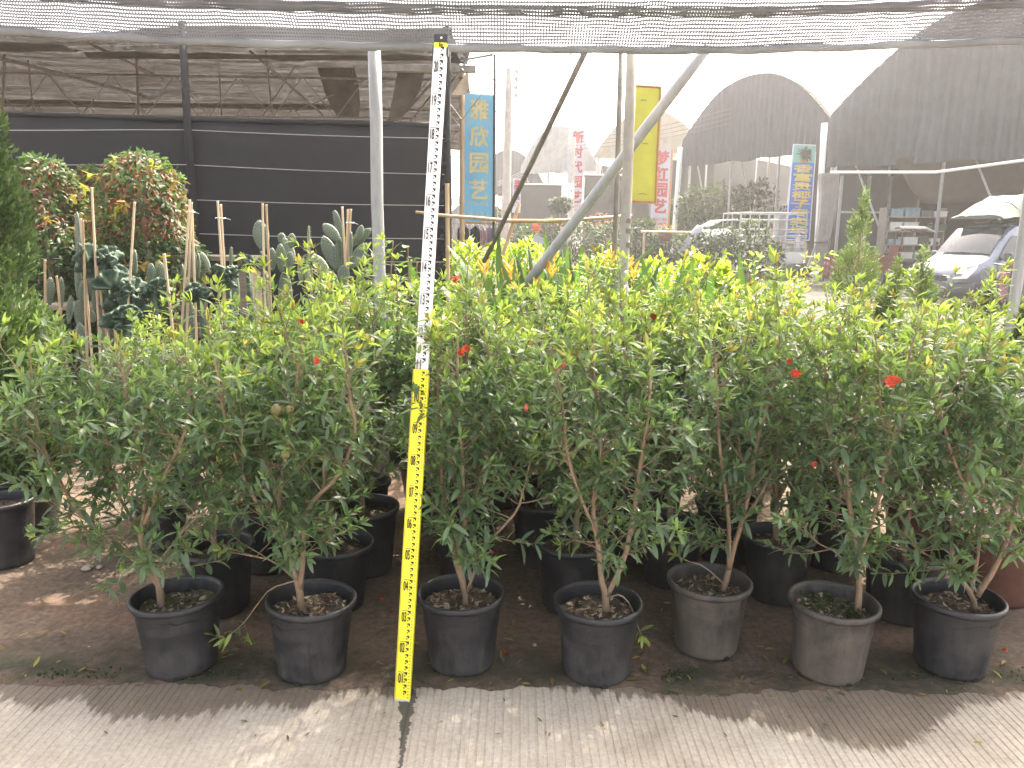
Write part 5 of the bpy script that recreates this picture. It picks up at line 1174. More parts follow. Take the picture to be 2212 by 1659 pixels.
# concrete utility poles
def utility(px0, y0, px1, Y, r0, r1, label, ins=None, base_y=590):
    top_ = At(px0, y0, Y); ft = V(At(px1, base_y, Y).x, Y, 0); root = thing('utility_pole', ft, label, 'utility pole', 'concrete utility poles'); b = MB(); d = top_ - ft
    b.tube([d * (i / 6) for i in range(7)], [r0 + (r1 - r0) * i / 6 for i in range(7)], 16); b.build('shaft', M['concrete_post'], root, smooth=True)
    for i in range(4):
        z = d * (0.985 - 0.035 * i)
        k = MB(); k.tube([z + V(r1, -0.02, 0), z + V(r1 + 0.12, -0.04, 0)], 0.02, 6); k.build('bracket', M['old_steel'], root)
        k = MB(); s = ins or 1; k.lathe([(0.02, -0.07), (0.06, -0.05), (0.04, 0), (0.06, 0.03), (0.045, 0.08), (0.01, 0.09)], 10, z + V(s * (r1 + 0.14), -0.05, 0)); k.build('insulator', M['insulator'], root, smooth=True)
    return root, d
u1, d1 = utility(1100, 148, 1090, 25, 0.165, 0.10, 'concrete utility pole right of the blue banner, with stacked insulators at its top', 1)
u2, d2 = utility(1239, 297, 1231, 42, 0.17, 0.11, 'concrete utility pole standing in front of the white banner with red characters', -1, 560)
u3, d3 = utility(1731, 180, 1706, 33, 0.145, 0.10, 'concrete utility pole beside the blue and gold vertical sign', -1, 588)
b = MB(); p = At(1226, 413, 41.6); b.box((0, 0, 0), (0.62, 0.25, 0.8)); mb_ = thing('meter_box', p, 'pale metal meter box strapped to the pole at the white banner foot', 'meter box'); bevel(b.build('case', M['white_paint'], mb_), 0.03); b = MB(); b.box((0.2, -0.14, 0), (0.05, 0.04, 0.12)); b.build('lock', M['old_steel'], mb_)
p = At(1692, 492, 32.6); mb_ = thing('meter_cabinet', p, 'beige meter cabinet with white meters strapped to the pole by the blue sign', 'meter box')
b = MB(); b.box((0, 0, 0), (0.78, 0.25, 1.22)); bevel(b.build('case', M['meter_box'], mb_), 0.03); b = MB(); b.box((-0.02, -0.02, 0.64), (0.9, 0.34, 0.05)); b.build('lid', M['weathered_wood'], mb_)
for x, z, w, h in ((-0.2, 0.35, 0.2, 0.3), (-0.2, -0.36, 0.24, 0.3), (0.2, 0.4, 0.24, 0.22), (0.2, 0.1, 0.24, 0.22), (0.2, -0.2, 0.24, 0.22), (0.2, -0.45, 0.24, 0.16)):
    b = MB(); b.box((x, -0.14, z), (w, 0.03, h)); b.build('meter', M['sign_white'], mb_)
def wire(px_pts, Ys, label, r=0.012, m='wire', name='overhead_wire', sag=0.0):
    pts = [At(x, y, Y) for (x, y), Y in zip(px_pts, Ys)]; root = thing(name, pts[0], label, 'wire', 'overhead wires'); full = []
    for a, c in zip(pts, pts[1:]):
        for i in range(8): t = i / 8; full.append(a + (c - a) * t - V(0, 0, sag * 4 * t * (1 - t)) - pts[0])
    full.append(pts[-1] - pts[0]); b = MB(); b.tube(full, r, 5); b.build('line', M[m], root)
for i in range(4):
    wire([(1106, 151 + i * 9), (1240 + i * 18, 112 + i * 2)], (25, 21), 'overhead wire leaving the tall pole to the upper right, %s of four' % ('highest', 'second', 'third', 'lowest')[i], 0.009, sag=0.2)
for i in range(4):
    wire([(1092, 170 + i * 10), (975, 246 + i * 24)], (25, 21), 'overhead wire leaving the tall pole down to the left, %s of four' % ('highest', 'second', 'third', 'lowest')[i], 0.007, m='white_wire', sag=0.1)
for i in range(4):
    wire([(1236, 301 + i * 7), (1724, 187 + i * 12), (2240, 150 + i * 6)], (42, 33, 26), 'overhead wire crossing in front of the dark domes, %s of four' % ('highest', 'second', 'third', 'lowest')[i], 0.014, sag=0.35)
for i in range(4):
    wire([(1232, 303 + i * 7), (1075, 393 + i * 3)], (42, 48), 'overhead wire running left from the banner pole, %s of four' % ('highest', 'second', 'third', 'lowest')[i], 0.014, m='white_wire', sag=0.2)
# yellow board, white banners, blue sign
rt, q = panel(((1356, 184), (1427, 188), (1416, 438), (1346, 434)), 11.0, 'yellow_board', 'blank yellow framed board behind the taped pole', 'board', 'board_yellow', 'board_frame', 0.05, fw=0.018)
for (u, v, w) in ((0.42, 0.12, 0.16), (0.50, 0.49, 0.2), (0.45, 0.93, 0.28)):
    bl, br, tr2, tl = q; p0 = (tl * (1 - u) + tr2 * u) * (1 - v) + (bl * (1 - u) + br * u) * v - V(0, 0.004, 0); b = MB(); b.tube([p0, p0 + (br - bl) * w * 0.5 + V(0, 0, 0.006), p0 + (br - bl) * w], 0.004, 5); b.build('scratch', M['wire'], rt)
rt, q = panel(((1229, 277), (1264, 277), (1257, 464), (1222, 464)), 42.6, 'banner', 'tall white banner with red brush characters behind a concrete pole', 'banner', 'sign_white', None, 0.05)
write(rt, q, [(c, 0.26, 0.035 + i * 0.172, 0.90, 0.165 + i * 0.172, 'sign_red', 0.02) for i, c in enumerate('新时代园艺')] + [('46144', 0.35, 0.885, 0.88, 0.908, 'sign_red', 0), ('178365', 0.35, 0.93, 0.88, 0.953, 'sign_red', 0)], 0.02)
rt, q = panel(((1414, 322), (1451, 322), (1442, 491), (1405, 489)), 38, 'banner', 'white banner with four red brush characters right of the yellow board', 'banner', 'sign_white', None, 0.05)
b = MB(); b.tube([q[1] + V(0.03, 0, 0), q[2] + V(0.03, 0, 0)], 0.05, 6); b.build('frame', M['board_frame'], rt)
write(rt, q, [(c, 0.14, 0.025 + i * 0.205, 0.84, 0.20 + i * 0.205, 'sign_red', 0.024) for i, c in enumerate('梦红园艺')] + [('海南', 0.45, 0.835, 0.86, 0.87, 'grey_ink', 0), ('18825111931', 0.06, 0.885, 0.92, 0.925, 'sign_red', 0.004), ('18822146082', 0.06, 0.94, 0.92, 0.978, 'sign_red', 0.004)], 0.02)
rt, q = panel(((1108, 385), (1126, 386), (1124, 460), (1106, 459)), 36, 'banner', 'small white banner with red characters half hidden behind the thin slanting pipe', 'banner', 'sign_white', None, 0.05)
write(rt, q, [(c, 0.22, 0.05 + i * 0.145, 0.85, 0.175 + i * 0.145, 'sign_red', 0.012) for i, c in enumerate('满园春色')] + [('苗木批发', 0.2, 0.67, 0.85, 0.72, 'sign_red', 0), ('花卉', 0.2, 0.76, 0.85, 0.80, 'sign_red', 0)], 0.02)
p0 = At(1100, 300, 36)
rt, q = panel(((1714, 312), (1763, 314), (1748, 519), (1697, 517)), 31, 'vertical_sign', 'tall blue sign with gold characters and a palm picture on top, beside the pole', 'sign', 'sign_blue', 'white_paint', 0.10, fw=0.02)
bl, br, tr2, tl = q
def onsign(u, v, d=0.012): return (tl * (1 - u) + tr2 * u) * (1 - v) + (bl * (1 - u) + br * u) * v - V(0, d, 0)
b = MB(); b.add([onsign(0.01, 0.185), onsign(0.99, 0.185), onsign(0.99, 0.005), onsign(0.01, 0.005)], [(0, 1, 2, 3)]); b.build('picture', M['sign_teal'], rt)
b = MB(); b.add([onsign(0.36, 0.183, .016), onsign(0.64, 0.183, .016), onsign(0.68, 0.15, .016), onsign(0.32, 0.15, .016)], [(0, 1, 2, 3)]); b.build('picture', M['board_frame'], rt)
b = MB(); rr4 = random.Random(8)
for k in range(46):
    a = rr4.uniform(0, 6.28); c0 = onsign(0.5 + rr4.uniform(-.06, .06), 0.085 + rr4.uniform(-.02, .02), .016 + 0.0005 * k); d = V(math.cos(a), 0, math.sin(a)) * rr4.uniform(0.18, 0.36); s = V(-math.sin(a), 0, math.cos(a)) * 0.028
    b.add([c0 - s, c0 + s, c0 + d * 0.7 + s * 0.7 - V(0, 0, 0.02), c0 + d - V(0, 0, 0.08)], [(0, 1, 2, 3)])
for u in (0.45, 0.56): b.add([onsign(u - 0.02, 0.15, .041), onsign(u + 0.02, 0.15, .041), onsign(u + 0.015, 0.09, .041), onsign(u - 0.015, 0.09, .041)], [(0, 1, 2, 3)])
o = b.build('picture', M['dark_shrub_leaf'], rt); tag(o, kind='stuff')
write(rt, q, [(c, 0.12, 0.205 + i * 0.0925, 0.90, 0.285 + i * 0.0925, 'sign_gold', 0.010) for i, c in enumerate('香富贵椰子专卖场')] + [('13828017635', 0.12, 0.95, 0.88, 0.978, 'grey_ink', 0.01)], 0.014)
rt, q = panel(((1690, 442), (1712, 442), (1711, 465), (1690, 466)), 32.5, 'notice', 'small white notice with black and red writing wired to the utility pole', 'notice', 'sign_white', None, 0.03)
write(rt, q, [('叉车出租', 0.08, 0.08, 0.95, 0.34, 'ink', 0.004), ('153', 0.08, 0.46, 0.92, 0.93, 'sign_red', 0.012)], 0.012)
pole('downpipe', V(At(1690, 560, 32.7).x, 32.7, 0), At(1722, 240, 32.7), 0.05, 'white_paint', 'thin white conduit running up beside the utility pole of the blue sign', 'pipe')
# ================================================================== ARCHED GREENHOUSES BEYOND THE LANE
def greenhouse(name, A, B, z_e, rise, length, axis, label, roof_m, face_m, skirt=0.8, pleat=0.05, npl=40, bays=1, hoops=True, post_m='galvanised', face=True, posts=True, back_m=None, far_m=None, group='arched greenhouses'):
    """A, B: ground points under the two ends of the front arch; axis: horizontal direction the tunnel runs"""
    A = V(A[0], A[1], 0); B = V(B[0], B[1], 0); root = thing(name, A, label, 'greenhouse', group); w = B - A; ax = V(axis[0], axis[1], 0).normalized(); nrm = -ax
    def arc(t): return 1 - abs(2 * t - 1) ** 2.15
    n = 28
    for bay in range(bays):
        off = w * bay
        rows = []
        K = 14
        for k in range(K + 1):
            s = length * k / K; row = []
            for j in range(n + 1):
                t = j / n; sag = 0.10 * math.sin(math.pi * ((s / 1.6) % 1)) * arc(t)
                row.append(off + w * t + ax * s + V(0, 0, z_e + rise * arc(t) - sag + 0.05 * noise.noise((s, t * 6, bay))))
            rows.append(row)
        cut = 3 if far_m else K
        b = MB(); b.grid(rows[:cut + 1]); o = b.build('roof_cover', M[roof_m], root, smooth=True)
        if far_m: b = MB(); b.grid(rows[cut:]); b.build('roof_cover', M[far_m], root, smooth=True)
        if hoops:
            for k in range(0, K + 1, 2):
                b = MB(); b.tube([p + V(0, 0, 0.02) for p in rows[k]], 0.035, 5); b.build('hoop', M[post_m], root)
        if face:
            rows = []; cols = 120
            r_ = random.Random(int(z_e * 100 + bay))
            for k in range(10):
                row = []
                for j in range(cols + 1):
                    t = j / cols; zt = z_e + rise * arc(t); zb = z_e - skirt + 0.12 * noise.noise((t * 9, bay, 3)); f = k / 9
                    d = pleat * (math.sin(t * npl * 6.283 + 2.0 * noise.noise((t * 8, f * 1.2, 1))) * (0.35 + 0.65 * f) + 1.6 * noise.noise((t * 5, f * 2, 4)))
                    row.append(off + w * t + nrm * (0.08 + d) + V(0, 0, zt + (zb - zt) * f))
                rows.append(row)
            b = MB(); b.grid(rows); b.build('end_cover', M[face_m], root, smooth=True)
        if posts:
            for k in range(0, 4):
                for t in (0, 0.33, 0.66, 1.0):
                    if k and t in (0.33, 0.66): continue
                    p = off + w * t + ax * (0.45 + k * (length - 0.6) / 3); b = MB(); b.tube([p, p + V(0, 0, z_e + rise * arc(t) * 0.9)], 0.055, 8); b.build('post', M[post_m], root, smooth=True)
            for t in (0.0, 0.34):
                b = MB(); p = off + w * t + ax * 0.6; b.tube([p + V(0, 0, z_e), p + w * 0.22 + V(0, 0, 0.5)], 0.035, 6); b.build('stay', M[post_m], root)
        if back_m:
            b = MB(); p = off + ax * length * 0.55; b.grid([[p + w * (j / 20) for j in range(21)], [p + w * (j / 20) + V(0, 0, z_e + rise * arc(j / 20) - 0.06) for j in range(21)]]); b.build('dark_back_sheet', M[back_m], root)  # black sheet set inside the tunnel, standing for the shade of its interior
            b = MB(); p = off + w; b.add([p + ax * 1.5, p + ax * length, p + ax * length + V(0, 0, z_e), p + ax * 1.5 + V(0, 0, z_e)], [(0, 1, 2, 3)]); b.build('side_net', M[back_m], root)
    b = MB(); b.tube([V(0, 0, z_e - 0.02) + ax * 0.5, w * bays + V(0, 0, z_e - 0.02) + ax * 0.5], 0.05, 6); b.build('gutter', M[post_m], root)
    return root
A = At(1476, 330, 38); B = At(1792, 310, 30.5)
ax1 = V(B.y - A.y, -(B.x - A.x), 0); ax1 = -ax1 if ax1.x < 0 else ax1
greenhouse('greenhouse', A, B, 5.95, 2.25, 16, ax1, 'dark net covered arched greenhouse with a pale roof behind the blue sign', 'dark_tarp', 'dark_tarp', 1.2, 0.05, 30, 1, back_m='black_net', far_m='cream_film')
A2 = At(1792, 300, 27); P2 = At(2212, 350, 23.1); dr = (P2 - A2); dr.z = 0; dr.normalize(); B2 = A2 + dr * 10.5
ax2 = V(-dr.y, dr.x, 0); ax2 = -ax2 if ax2.y < 0 else ax2
greenhouse('greenhouse', A2, B2, 5.5, 2.9, 18, ax2, 'large grey tarpaulin arched greenhouse with a pleated front above the van', 'grey_tarp', 'grey_tarp', 1.68, 0.13, 34, 1, back_m='black_net')
A3 = At(1284, 340, 52); B3 = At(1520, 325, 47)
ax3 = V(B3.y - A3.y, -(B3.x - A3.x), 0); ax3 = -ax3 if ax3.y < 0 else ax3
greenhouse('greenhouse', A3, B3, 6.6, 2.5, 22, ax3, 'cream plastic arched greenhouse behind the yellow board', 'cream_film', 'cream_film', 0.15, 0.02, 12, 1, back_m='black_net')
A4 = At(1126, 365, 56); B4 = At(1290, 350, 53)
ax4 = V(B4.y - A4.y, -(B4.x - A4.x), 0); ax4 = -ax4 if ax4.y < 0 else ax4
greenhouse('greenhouse', A4, B4, 6.2, 2.6, 22, ax4, 'translucent white arched greenhouse behind the banner with red characters', 'white_film', 'white_film', 0.45, 0.05, 14, 1, back_m='black_net')
A5 = At(1020, 420, 62); B5 = At(1180, 395, 62)
greenhouse('greenhouse', A5, B5, 5.0, 3.0, 20, (0.2, 1, 0), 'far dark grey arched greenhouse just right of the tall concrete pole', 'dark_tarp', 'dark_tarp', 0.3, 0.02, 20, 1, back_m='black_net')
A6 = At(962, 480, 70); B6 = At(1100, 480, 70)
greenhouse('greenhouse', A6, B6, 2.9, 1.6, 20, (0.1, 1, 0), 'low pale arched tunnel far off below the blue banner', 'white_film', 'dark_tarp', 2.6, 0.02, 10, 1, posts=False)
# dark net screens closing the bays below the white roofs
for (x0, y0, x1, y1, Y, lab) in ((1108, 398, 1226, 486, 49, 'dark net screen below the white greenhouse, left part'), (1262, 378, 1400, 500, 46.5, 'dark net screen between the two white banners'), (1452, 345, 1480, 500, 45, 'narrow dark net screen right of the second white banner')):
    a, c = At(x0, y0, Y), At(x1, y1, Y); rt = thing('net_screen', V((a.x + c.x) / 2, Y, 0), lab, 'net screen', 'dark net screens'); w = (c.x - a.x) / 2
    b = MB(); b.grid([[V(-w + 2 * w * j / 20, 0.08 * noise.noise((j * 0.6, k * 0.5, x0)), a.z * (1 - k / 6)) for j in range(21)] for k in range(7)]); o = b.build('net', M['black_net'], rt, smooth=True); md = o.modifiers.new('thick', 'SOLIDIFY'); md.thickness = 0.02
    b = MB(); b.tube([V(-w, -0.08, a.z), V(w, -0.08, a.z)], 0.05, 6); b.build('top_rail', M['galvanised'], rt)
# grey gateway column hung with gathered silver tarpaulin, beam and white post
a = At(1781, 266, 26.2); ft = V(At(1762, 590, 26.2).x, 26.2, 0)
pole('gate_post', ft, a, 0.10, 'white_paint', 'pale round gate post at the left corner of the grey greenhouse', 'post', n=14)
a = At(1470, 318, 37.4); ft = V(At(1452, 560, 37.4).x, 37.4, 0)
pole('gate_post', ft, a, 0.12, 'white_paint', 'pale round post at the left corner of the dark arched greenhouse', 'post', n=14)
rt = thing('gathered_tarp', V(At(1790, 560, 25.4).x, 25.4, 0), 'silver tarpaulin curtain gathered and tied beside the gate post', 'tarpaulin')
prof = [((1768, 375), (1812, 372)), ((1770, 420), (1812, 420)), ((1768, 470), (1802, 470)), ((1762, 510), (1794, 510)), ((1762, 524), (1785, 524)), ((1754, 548), (1790, 545)), ((1744, 575), (1796, 572))]
rows = []
for k, ((xa, ya), (xb, yb)) in enumerate(prof):
    a, c = At(xa, ya, 25.4), At(xb, yb, 25.4); rows.append([a + (c - a) * (j / 48) - rt.location + V(0, 0.10 * math.sin(j * 1.25 + 0.5 * math.sin(k)) * (0.5 if k == 4 else 1) + 0.05 * noise.noise((j * .4, k, 2)), 0.05 * noise.noise((j * 0.5, k, 9)) * (k == 6) * 2) for j in range(49)])
b = MB(); b.grid(rows); b.build('curtain', M['silver_tarp'], rt, smooth=True); b = MB(); q = At(1773, 524, 25.25) - rt.location; b.tube([q - V(0.2, 0, 0), q, q + V(0.2, 0, 0)], 0.025, 6); b.build('tie', M['wire'], rt)
a, c, e = At(1794, 372, 24.6), At(2022, 372, 22.2), At(2260, 340, 20.3); rt = thing('awning_bar', a, 'long thin white bar under the pleated grey tarpaulin', 'bar'); b = MB(); b.tube(sub([a, c, e], a), 0.045, 7); b.build('bar', M['white_paint'], rt)
# inside of the grey greenhouse: panel, shelves and crates, hanging tarp
a, c = At(1818, 380, 27.5), At(1905, 575, 27.5); rt = thing('partition_panel', V((a.x + c.x) / 2, 27.5, 0), 'grey steel framed partition inside the large greenhouse', 'partition'); w = (c.x - a.x) / 2
b = MB(); b.box((0, 0, a.z / 2), (2 * w, 0.05, a.z)); b.build('sheet', M['wall_grey'] if False else M['dark_tarp'], rt)
for x in (-w, 0.1, w):
    b = MB(); b.box((x, -0.06, a.z / 2), (0.09, 0.07, a.z)); b.build('stud', M['galvanised'], rt)
for z in (0.9, 2.4):
    b = MB(); b.box((0, -0.06, z), (2 * w - 0.1, 0.05, 0.07)); b.build('crossbar', M['galvanised'], rt)
sx0, sx1 = At(1905, 500, 25.8), At(2030, 500, 25.8); rt = thing('stock_shelf', V((sx0.x + sx1.x) / 2, 25.8, 0), 'dim shelf rack of basins and crates inside the large greenhouse', 'shelf rack'); w = (sx1.x - sx0.x) / 2; SL = rt.location
for x in (-w, 0, w):
    b = MB(); b.box((x, 0, 1.25), (0.06, 0.5, 2.5)); b.build('upright', M['old_steel'], rt)
zs = (0.35, 0.85, 1.30, 1.75, 2.2)
for z in zs: b = MB(); b.box((0, 0, z), (2 * w - 0.08, 0.55, 0.04)); b.build('shelf', M['weathered_wood'], rt)
rc = random.Random(12); names = ('white', 'pale green', 'cream', 'teal', 'blue')
cnt = 0
for zi, z in enumerate(zs):
    x = -w + 0.12
    while x < w - 0.35:
        ww = rc.uniform(0.3, 0.5); h = rc.uniform(0.16, 0.28); m = rc.choice(('crate_blue', 'basin_white', 'crate_blue', 'load_tarp')); cr = thing('storage_crate', SL + V(x + ww / 2, -0.06, z + 0.022), ('crate or basin on the %s shelf of the dim rack, one of a close row' % ('lowest', 'second', 'middle', 'fourth', 'top')[zi]), 'crate', 'crates on the shelf rack')
        b = MB(); t = 0.02; b.box((0, 0, 0.012), (ww * .9, 0.36, 0.02)); 
        for sx in (-1, 1): b.box((sx * (ww / 2 - t), 0, h / 2), (t, 0.4, h)); b.box((0, sx * 0.2, h / 2), (ww - 2 * t - 0.004, t, h))
        b.box((0, -0.212, h - 0.02), (ww * 1.0, 0.02, 0.03)); b.build('body', M[m], cr); x += ww + 0.04; cnt += 1
mat('drab_tarp', (0.075, 0.066, 0.055), 0.8, 0.2, 4, 0.3, 20); a = At(1970, 372, 25); rt = thing('hanging_tarp', V(a.x + 1.6, 25.0, 0), 'brownish tarpaulin sagging from the roof inside the large greenhouse', 'tarpaulin'); b = MB()
b.grid([[V(-2.0 + 5.5 * j / 16, 0.5 * k / 5 + 0.06 * noise.noise((j, k, 0)), 4.0 - (1.35 if j > 2 else 0.5 * j) * k / 5 + 0.05 * math.sin(j)) for j in range(17)] for k in range(6)]); o = b.build('sheet', M['drab_tarp'], rt, smooth=True); md = o.modifiers.new('thick', 'SOLIDIFY'); md.thickness = 0.02

# ================================================================== VAN
def rot2(x, y, a): return V(x * math.cos(a) - y * math.sin(a), x * math.sin(a) + y * math.cos(a), 0)
VA = R(180 + 21)            # heading of the van's nose in the world (x axis = forward)
wg = G(2133, 667); VL = wg - rot2(1.22, 0.78, VA); VL.z = 0.004
van = thing('parked_van', VL, 'silver microvan with a green covered load on its roof, parked by the grey greenhouse', 'van', None, VA)
SEC = [  # x, half width low, half width belt, half width top, z bottom, z belt, z top
 (2.06, .48, .52, .42, .52, .64, .74), (1.99, .60, .65, .55, .50, .71, .86), (1.80, .735, .755, .67, .46, .80, .945), (1.45, .785, .80, .71, .32, .92, 1.05), (1.22, .79, .80, .70, .32, 1.0, 1.16), (0.95, .79, .80, .665, .32, 1.02, 1.46), (0.70, .79, .80, .64, .32, 1.02, 1.71), (0.45, .79, .80, .63, .32, 1.02, 1.835), (0.0, .79, .80, .63, .32, 1.02, 1.87), (-1.1, .79, .80, .63, .32, 1.02, 1.87), (-1.9, .79, .80, .62, .34, 1.02, 1.83), (-2.06, .76, .77, .58, .40, 1.0, 1.70)]
def section(s):
    x, hl, hb, ht, zb, zl, zt = s; h = [(hl * 0.9, zb), (hl, zb + 0.10), (hb, zl - 0.12), (hb, zl), (ht + (hb - ht) * 0.25, zl + (zt - zl) * 0.72), (ht, zt - 0.055), (ht * 0.86, zt - 0.012), (ht * 0.4, zt + 0.012)]
    pts = [V(x, -y, z) for y, z in h] + [V(x, y, z) for y, z in reversed(h)]
    return pts
b = MB(); rows = [section(s) for s in SEC]; m_ = len(rows[0]); vv = [p for r_ in rows for p in r_]; ff = []
for i in range(len(rows) - 1):
    for j in range(m_): ff.append((i * m_ + j, i * m_ + (j + 1) % m_, (i + 1) * m_ + (j + 1) % m_, (i + 1) * m_ + j))
ff.append(tuple(range(m_))); ff.append(tuple(reversed(range((len(rows) - 1) * m_, len(rows) * m_))))
b.add(vv, ff); bd = b.build('body', M['paint_silver'], van, smooth=True); es = bd.modifiers.new('crease', 'EDGE_SPLIT'); es.split_angle = R(38)
def patch(name, m, pts, parent=van, n=10, off=0.012, smooth=True):
    """curved panel through a row of (left line, right line) point pairs"""
    b = MB(); b.grid([[a + (c - a) * (j / n) + V(off * math.sin(math.pi * j / n) * 2, 0, off * math.sin(math.pi * j / n)) for j in range(n + 1)] for a, c in pts]); return b.build(name, M[m], parent, smooth=smooth)
def band(s0, s1, t, dx=0.0, dz=0.0, k=0.93):
    x = s0[0] + (s1[0] - s0[0]) * t; ht = (s0[3] + (s1[3] - s0[3]) * t) * k; z = s0[6] + (s1[6] - s0[6]) * t; return (V(x + dx, -ht, z + dz), V(x + dx, ht, z + dz))
ws = [band(SEC[4], SEC[5], 0.05, .02, .008, .97), band(SEC[4], SEC[5], 0.5, .022, .012, .97), band(SEC[5], SEC[6], 0.0, .022, .014, .97), band(SEC[5], SEC[6], 0.5, .022, .014, .97), band(SEC[6], SEC[7], 0.0, .02, .014, .96), band(SEC[6], SEC[7], 0.30, .018, .014, .95)]
patch('windscreen', 'glass_dark', ws, off=0.022)
for sg in (-1, 1):     # side glass, doors' shut lines, mirrors
    sw = lambda x, f: V(x, sg * (0.80 - 0.165 * f + 0.010), 1.02 + 0.80 * f)
    for x0, x1, xt in ((1.10, 0.20, 0.62), (0.12, -0.85, 0.12), (-0.93, -1.9, -0.93)):
        b = MB(); b.add([sw(x0, 0.04), sw(x1, 0.04), sw(x1 - 0.02, 0.70), sw(xt, 0.70), sw((x0 + xt) / 2, 0.42)], [(0, 1, 2, 3, 4)]); b.build('side_window', M['glass_dark'], van)
    b = MB(); b.tube([V(1.05, sg * 0.81, 0.50), V(1.12, sg * 0.812, 1.02)], 0.006, 4); b.tube([V(0.16, sg * 0.808, 0.42), V(0.16, sg * 0.812, 1.02)], 0.006, 4); b.build('shut_line', M['bumper'], van)
    mr_ = MB(); mr_.box((0.98, sg * 0.93, 1.12), (0.09, 0.17, 0.20)); bevel(mr_.build('wing_mirror', M['bumper'], van), 0.03)
    b = MB(); b.box((0.98, sg * 0.83, 1.08), (0.05, 0.08, 0.05)); b.build('mirror_arm', M['bumper'], van)
    # swept headlights wrapping the corner
    b = MB(); L0 = [V(2.075, sg * 0.36, 0.66), V(2.05, sg * 0.62, 0.645), V(1.93, sg * 0.762, 0.66), V(1.72, sg * 0.80, 0.86), V(1.66, sg * 0.785, 0.96), V(1.86, sg * 0.70, 0.93), V(2.03, sg * 0.52, 0.80)]
    c_ = sum(L0, V(0, 0, 0)) / 7 + V(0.03, sg * 0.02, 0.015); b.add(L0 + [c_], [(i, (i + 1) % 7, 7) if sg > 0 else ((i + 1) % 7, i, 7) for i in range(7)]); hl = b.build('headlight', M['lamp_glass'], van)
    b = MB(); b.tube([V(1.99, sg * 0.62, 0.76), V(2.06, sg * 0.62, 0.76)], [0.07, 0.05], 12); b.build('bulb', M['chrome'], hl, smooth=True)
    for x in (1.22, -1.25):
        b = MB(); b.tube([V(x, sg * 0.62, 0.30), V(x, sg * 0.655, 0.30), V(x, sg * 0.80, 0.30), V(x, sg * 0.825, 0.30)], [0.26, 0.30, 0.30, 0.27], 26); whl = b.build('wheel', M['tyre'], van, smooth=False)
        b = MB(); b.tube([V(x, sg * 0.70, 0.30), V(x, sg * 0.83, 0.30), V(x, sg * 0.842, 0.30)], [0.19, 0.185, 0.06], 20); b.build('rim', M['galvanised'], whl)
        for k in range(5):
            a_ = k * 1.2566; b = MB(); b.tube([V(x + 0.11 * math.cos(a_), sg * 0.835, 0.30 + 0.11 * math.sin(a_)), V(x + 0.11 * math.cos(a_), sg * 0.846, 0.30 + 0.11 * math.sin(a_))], 0.032, 8); b.build('rim_hole', M['tyre'], whl)
        b = MB(); b.tube([V(x + 0.37 * math.cos(t), sg * 0.795, 0.31 + 0.37 * math.sin(t)) for t in [0.05 + i * 0.30 for i in range(11)]], 0.028, 6); b.build('wheel_arch', M['bumper'], van, smooth=True)
        b = MB(); b.tube([V(x, sg * 0.70, 0.32), V(x, sg * 0.803, 0.32)], 0.355, 24); b.build('arch_shadow', M['tyre'], van)
rows = []
for z, px_, hw in ((0.20, 1.98, .66), (0.24, 2.07, .72), (0.40, 2.13, .755), (0.52, 2.12, .755), (0.57, 2.06, .74)):
    rows.append([V(px_ - 0.36 * abs(t) ** 3.6, hw * 1.11 * t, z) for t in [i / 9 - 1 for i in range(19)]])
b = MB(); b.grid(rows); b.build('bumper', M['bumper'], van, smooth=True)
b = MB(); b.grid([[V(2.115 - 0.10 * abs(t) ** 2.5, 0.50 * t, z) for t in [i / 5 - 1 for i in range(11)]] for z in (0.585, 0.70)]); gr = b.build('grille', M['black_plastic'], van, smooth=True)
for z in (0.61, 0.64, 0.67): b = MB(); b.tube([V(2.122 - 0.10 * abs(t) ** 2.5, 0.46 * t, z) for t in [i / 5 - 1 for i in range(11)]], 0.006, 4); b.build('slat', M['bumper'], gr)
b = MB()
for sg in (-1, 1):
    b.add([V(2.135, 0, 0.615), V(2.135, sg * 0.035, 0.67), V(2.135, sg * 0.10, 0.695), V(2.135, sg * 0.055, 0.705), V(2.135, sg * 0.018, 0.69)], [(0, 1, 2, 3, 4)] if sg > 0 else [(4, 3, 2, 1, 0)])
b.build('emblem', M['sign_red'], van)
for k in range(3): b = MB(); b.tube([V(2.145 - 0.01 * k, -0.40, 0.44 - 0.035 * k), V(2.148 - 0.01 * k, 0.40, 0.44 - 0.035 * k)], 0.009, 4); b.build('intake_slat', M['galvanised'], van)
b = MB(); b.box((2.165, 0.02, 0.325), (0.012, 0.46, 0.15)); pt = bevel(b.build('number_plate', M['plate_blue'], van), 0.004)
b = MB(); lettering(b, '粤A·77A83', V(2.1725, -0.185, 0.275), V(0, 0.41, 0), V(0, 0, 0.098), 0.003); b.build('lettering', M['sign_white'], pt)
for y0, y1 in ((-0.15, -0.55), (0.25, -0.12)): b = MB(); b.tube([V(1.27, y0, 1.115), V(1.15, (y0 + y1) / 2, 1.25), V(1.13, y1, 1.27)], 0.011, 5); b.build('wiper', M['black_plastic'], van)
# blue lettering marks and sticker on the driver's door
b = MB(); lettering(b, '园艺', V(0.86, 0.815, 0.80), V(-0.42, 0, 0), V(0, 0, 0.16), 0.004); b.build('lettering', M['sign_blue'], van)
b = MB(); b.add([V(0.62, 0.816, 0.66), V(0.48, 0.816, 0.66), V(0.48, 0.816, 0.80), V(0.62, 0.816, 0.80)], [(0, 1, 2, 3)]); b.build('sticker', M['sign_white'], van)
b = MB(); b.tube([V(0.45, 0, 1.86), V(0.30, 0, 1.97)], 0.02, 6); b.build('aerial', M['bumper'], van)
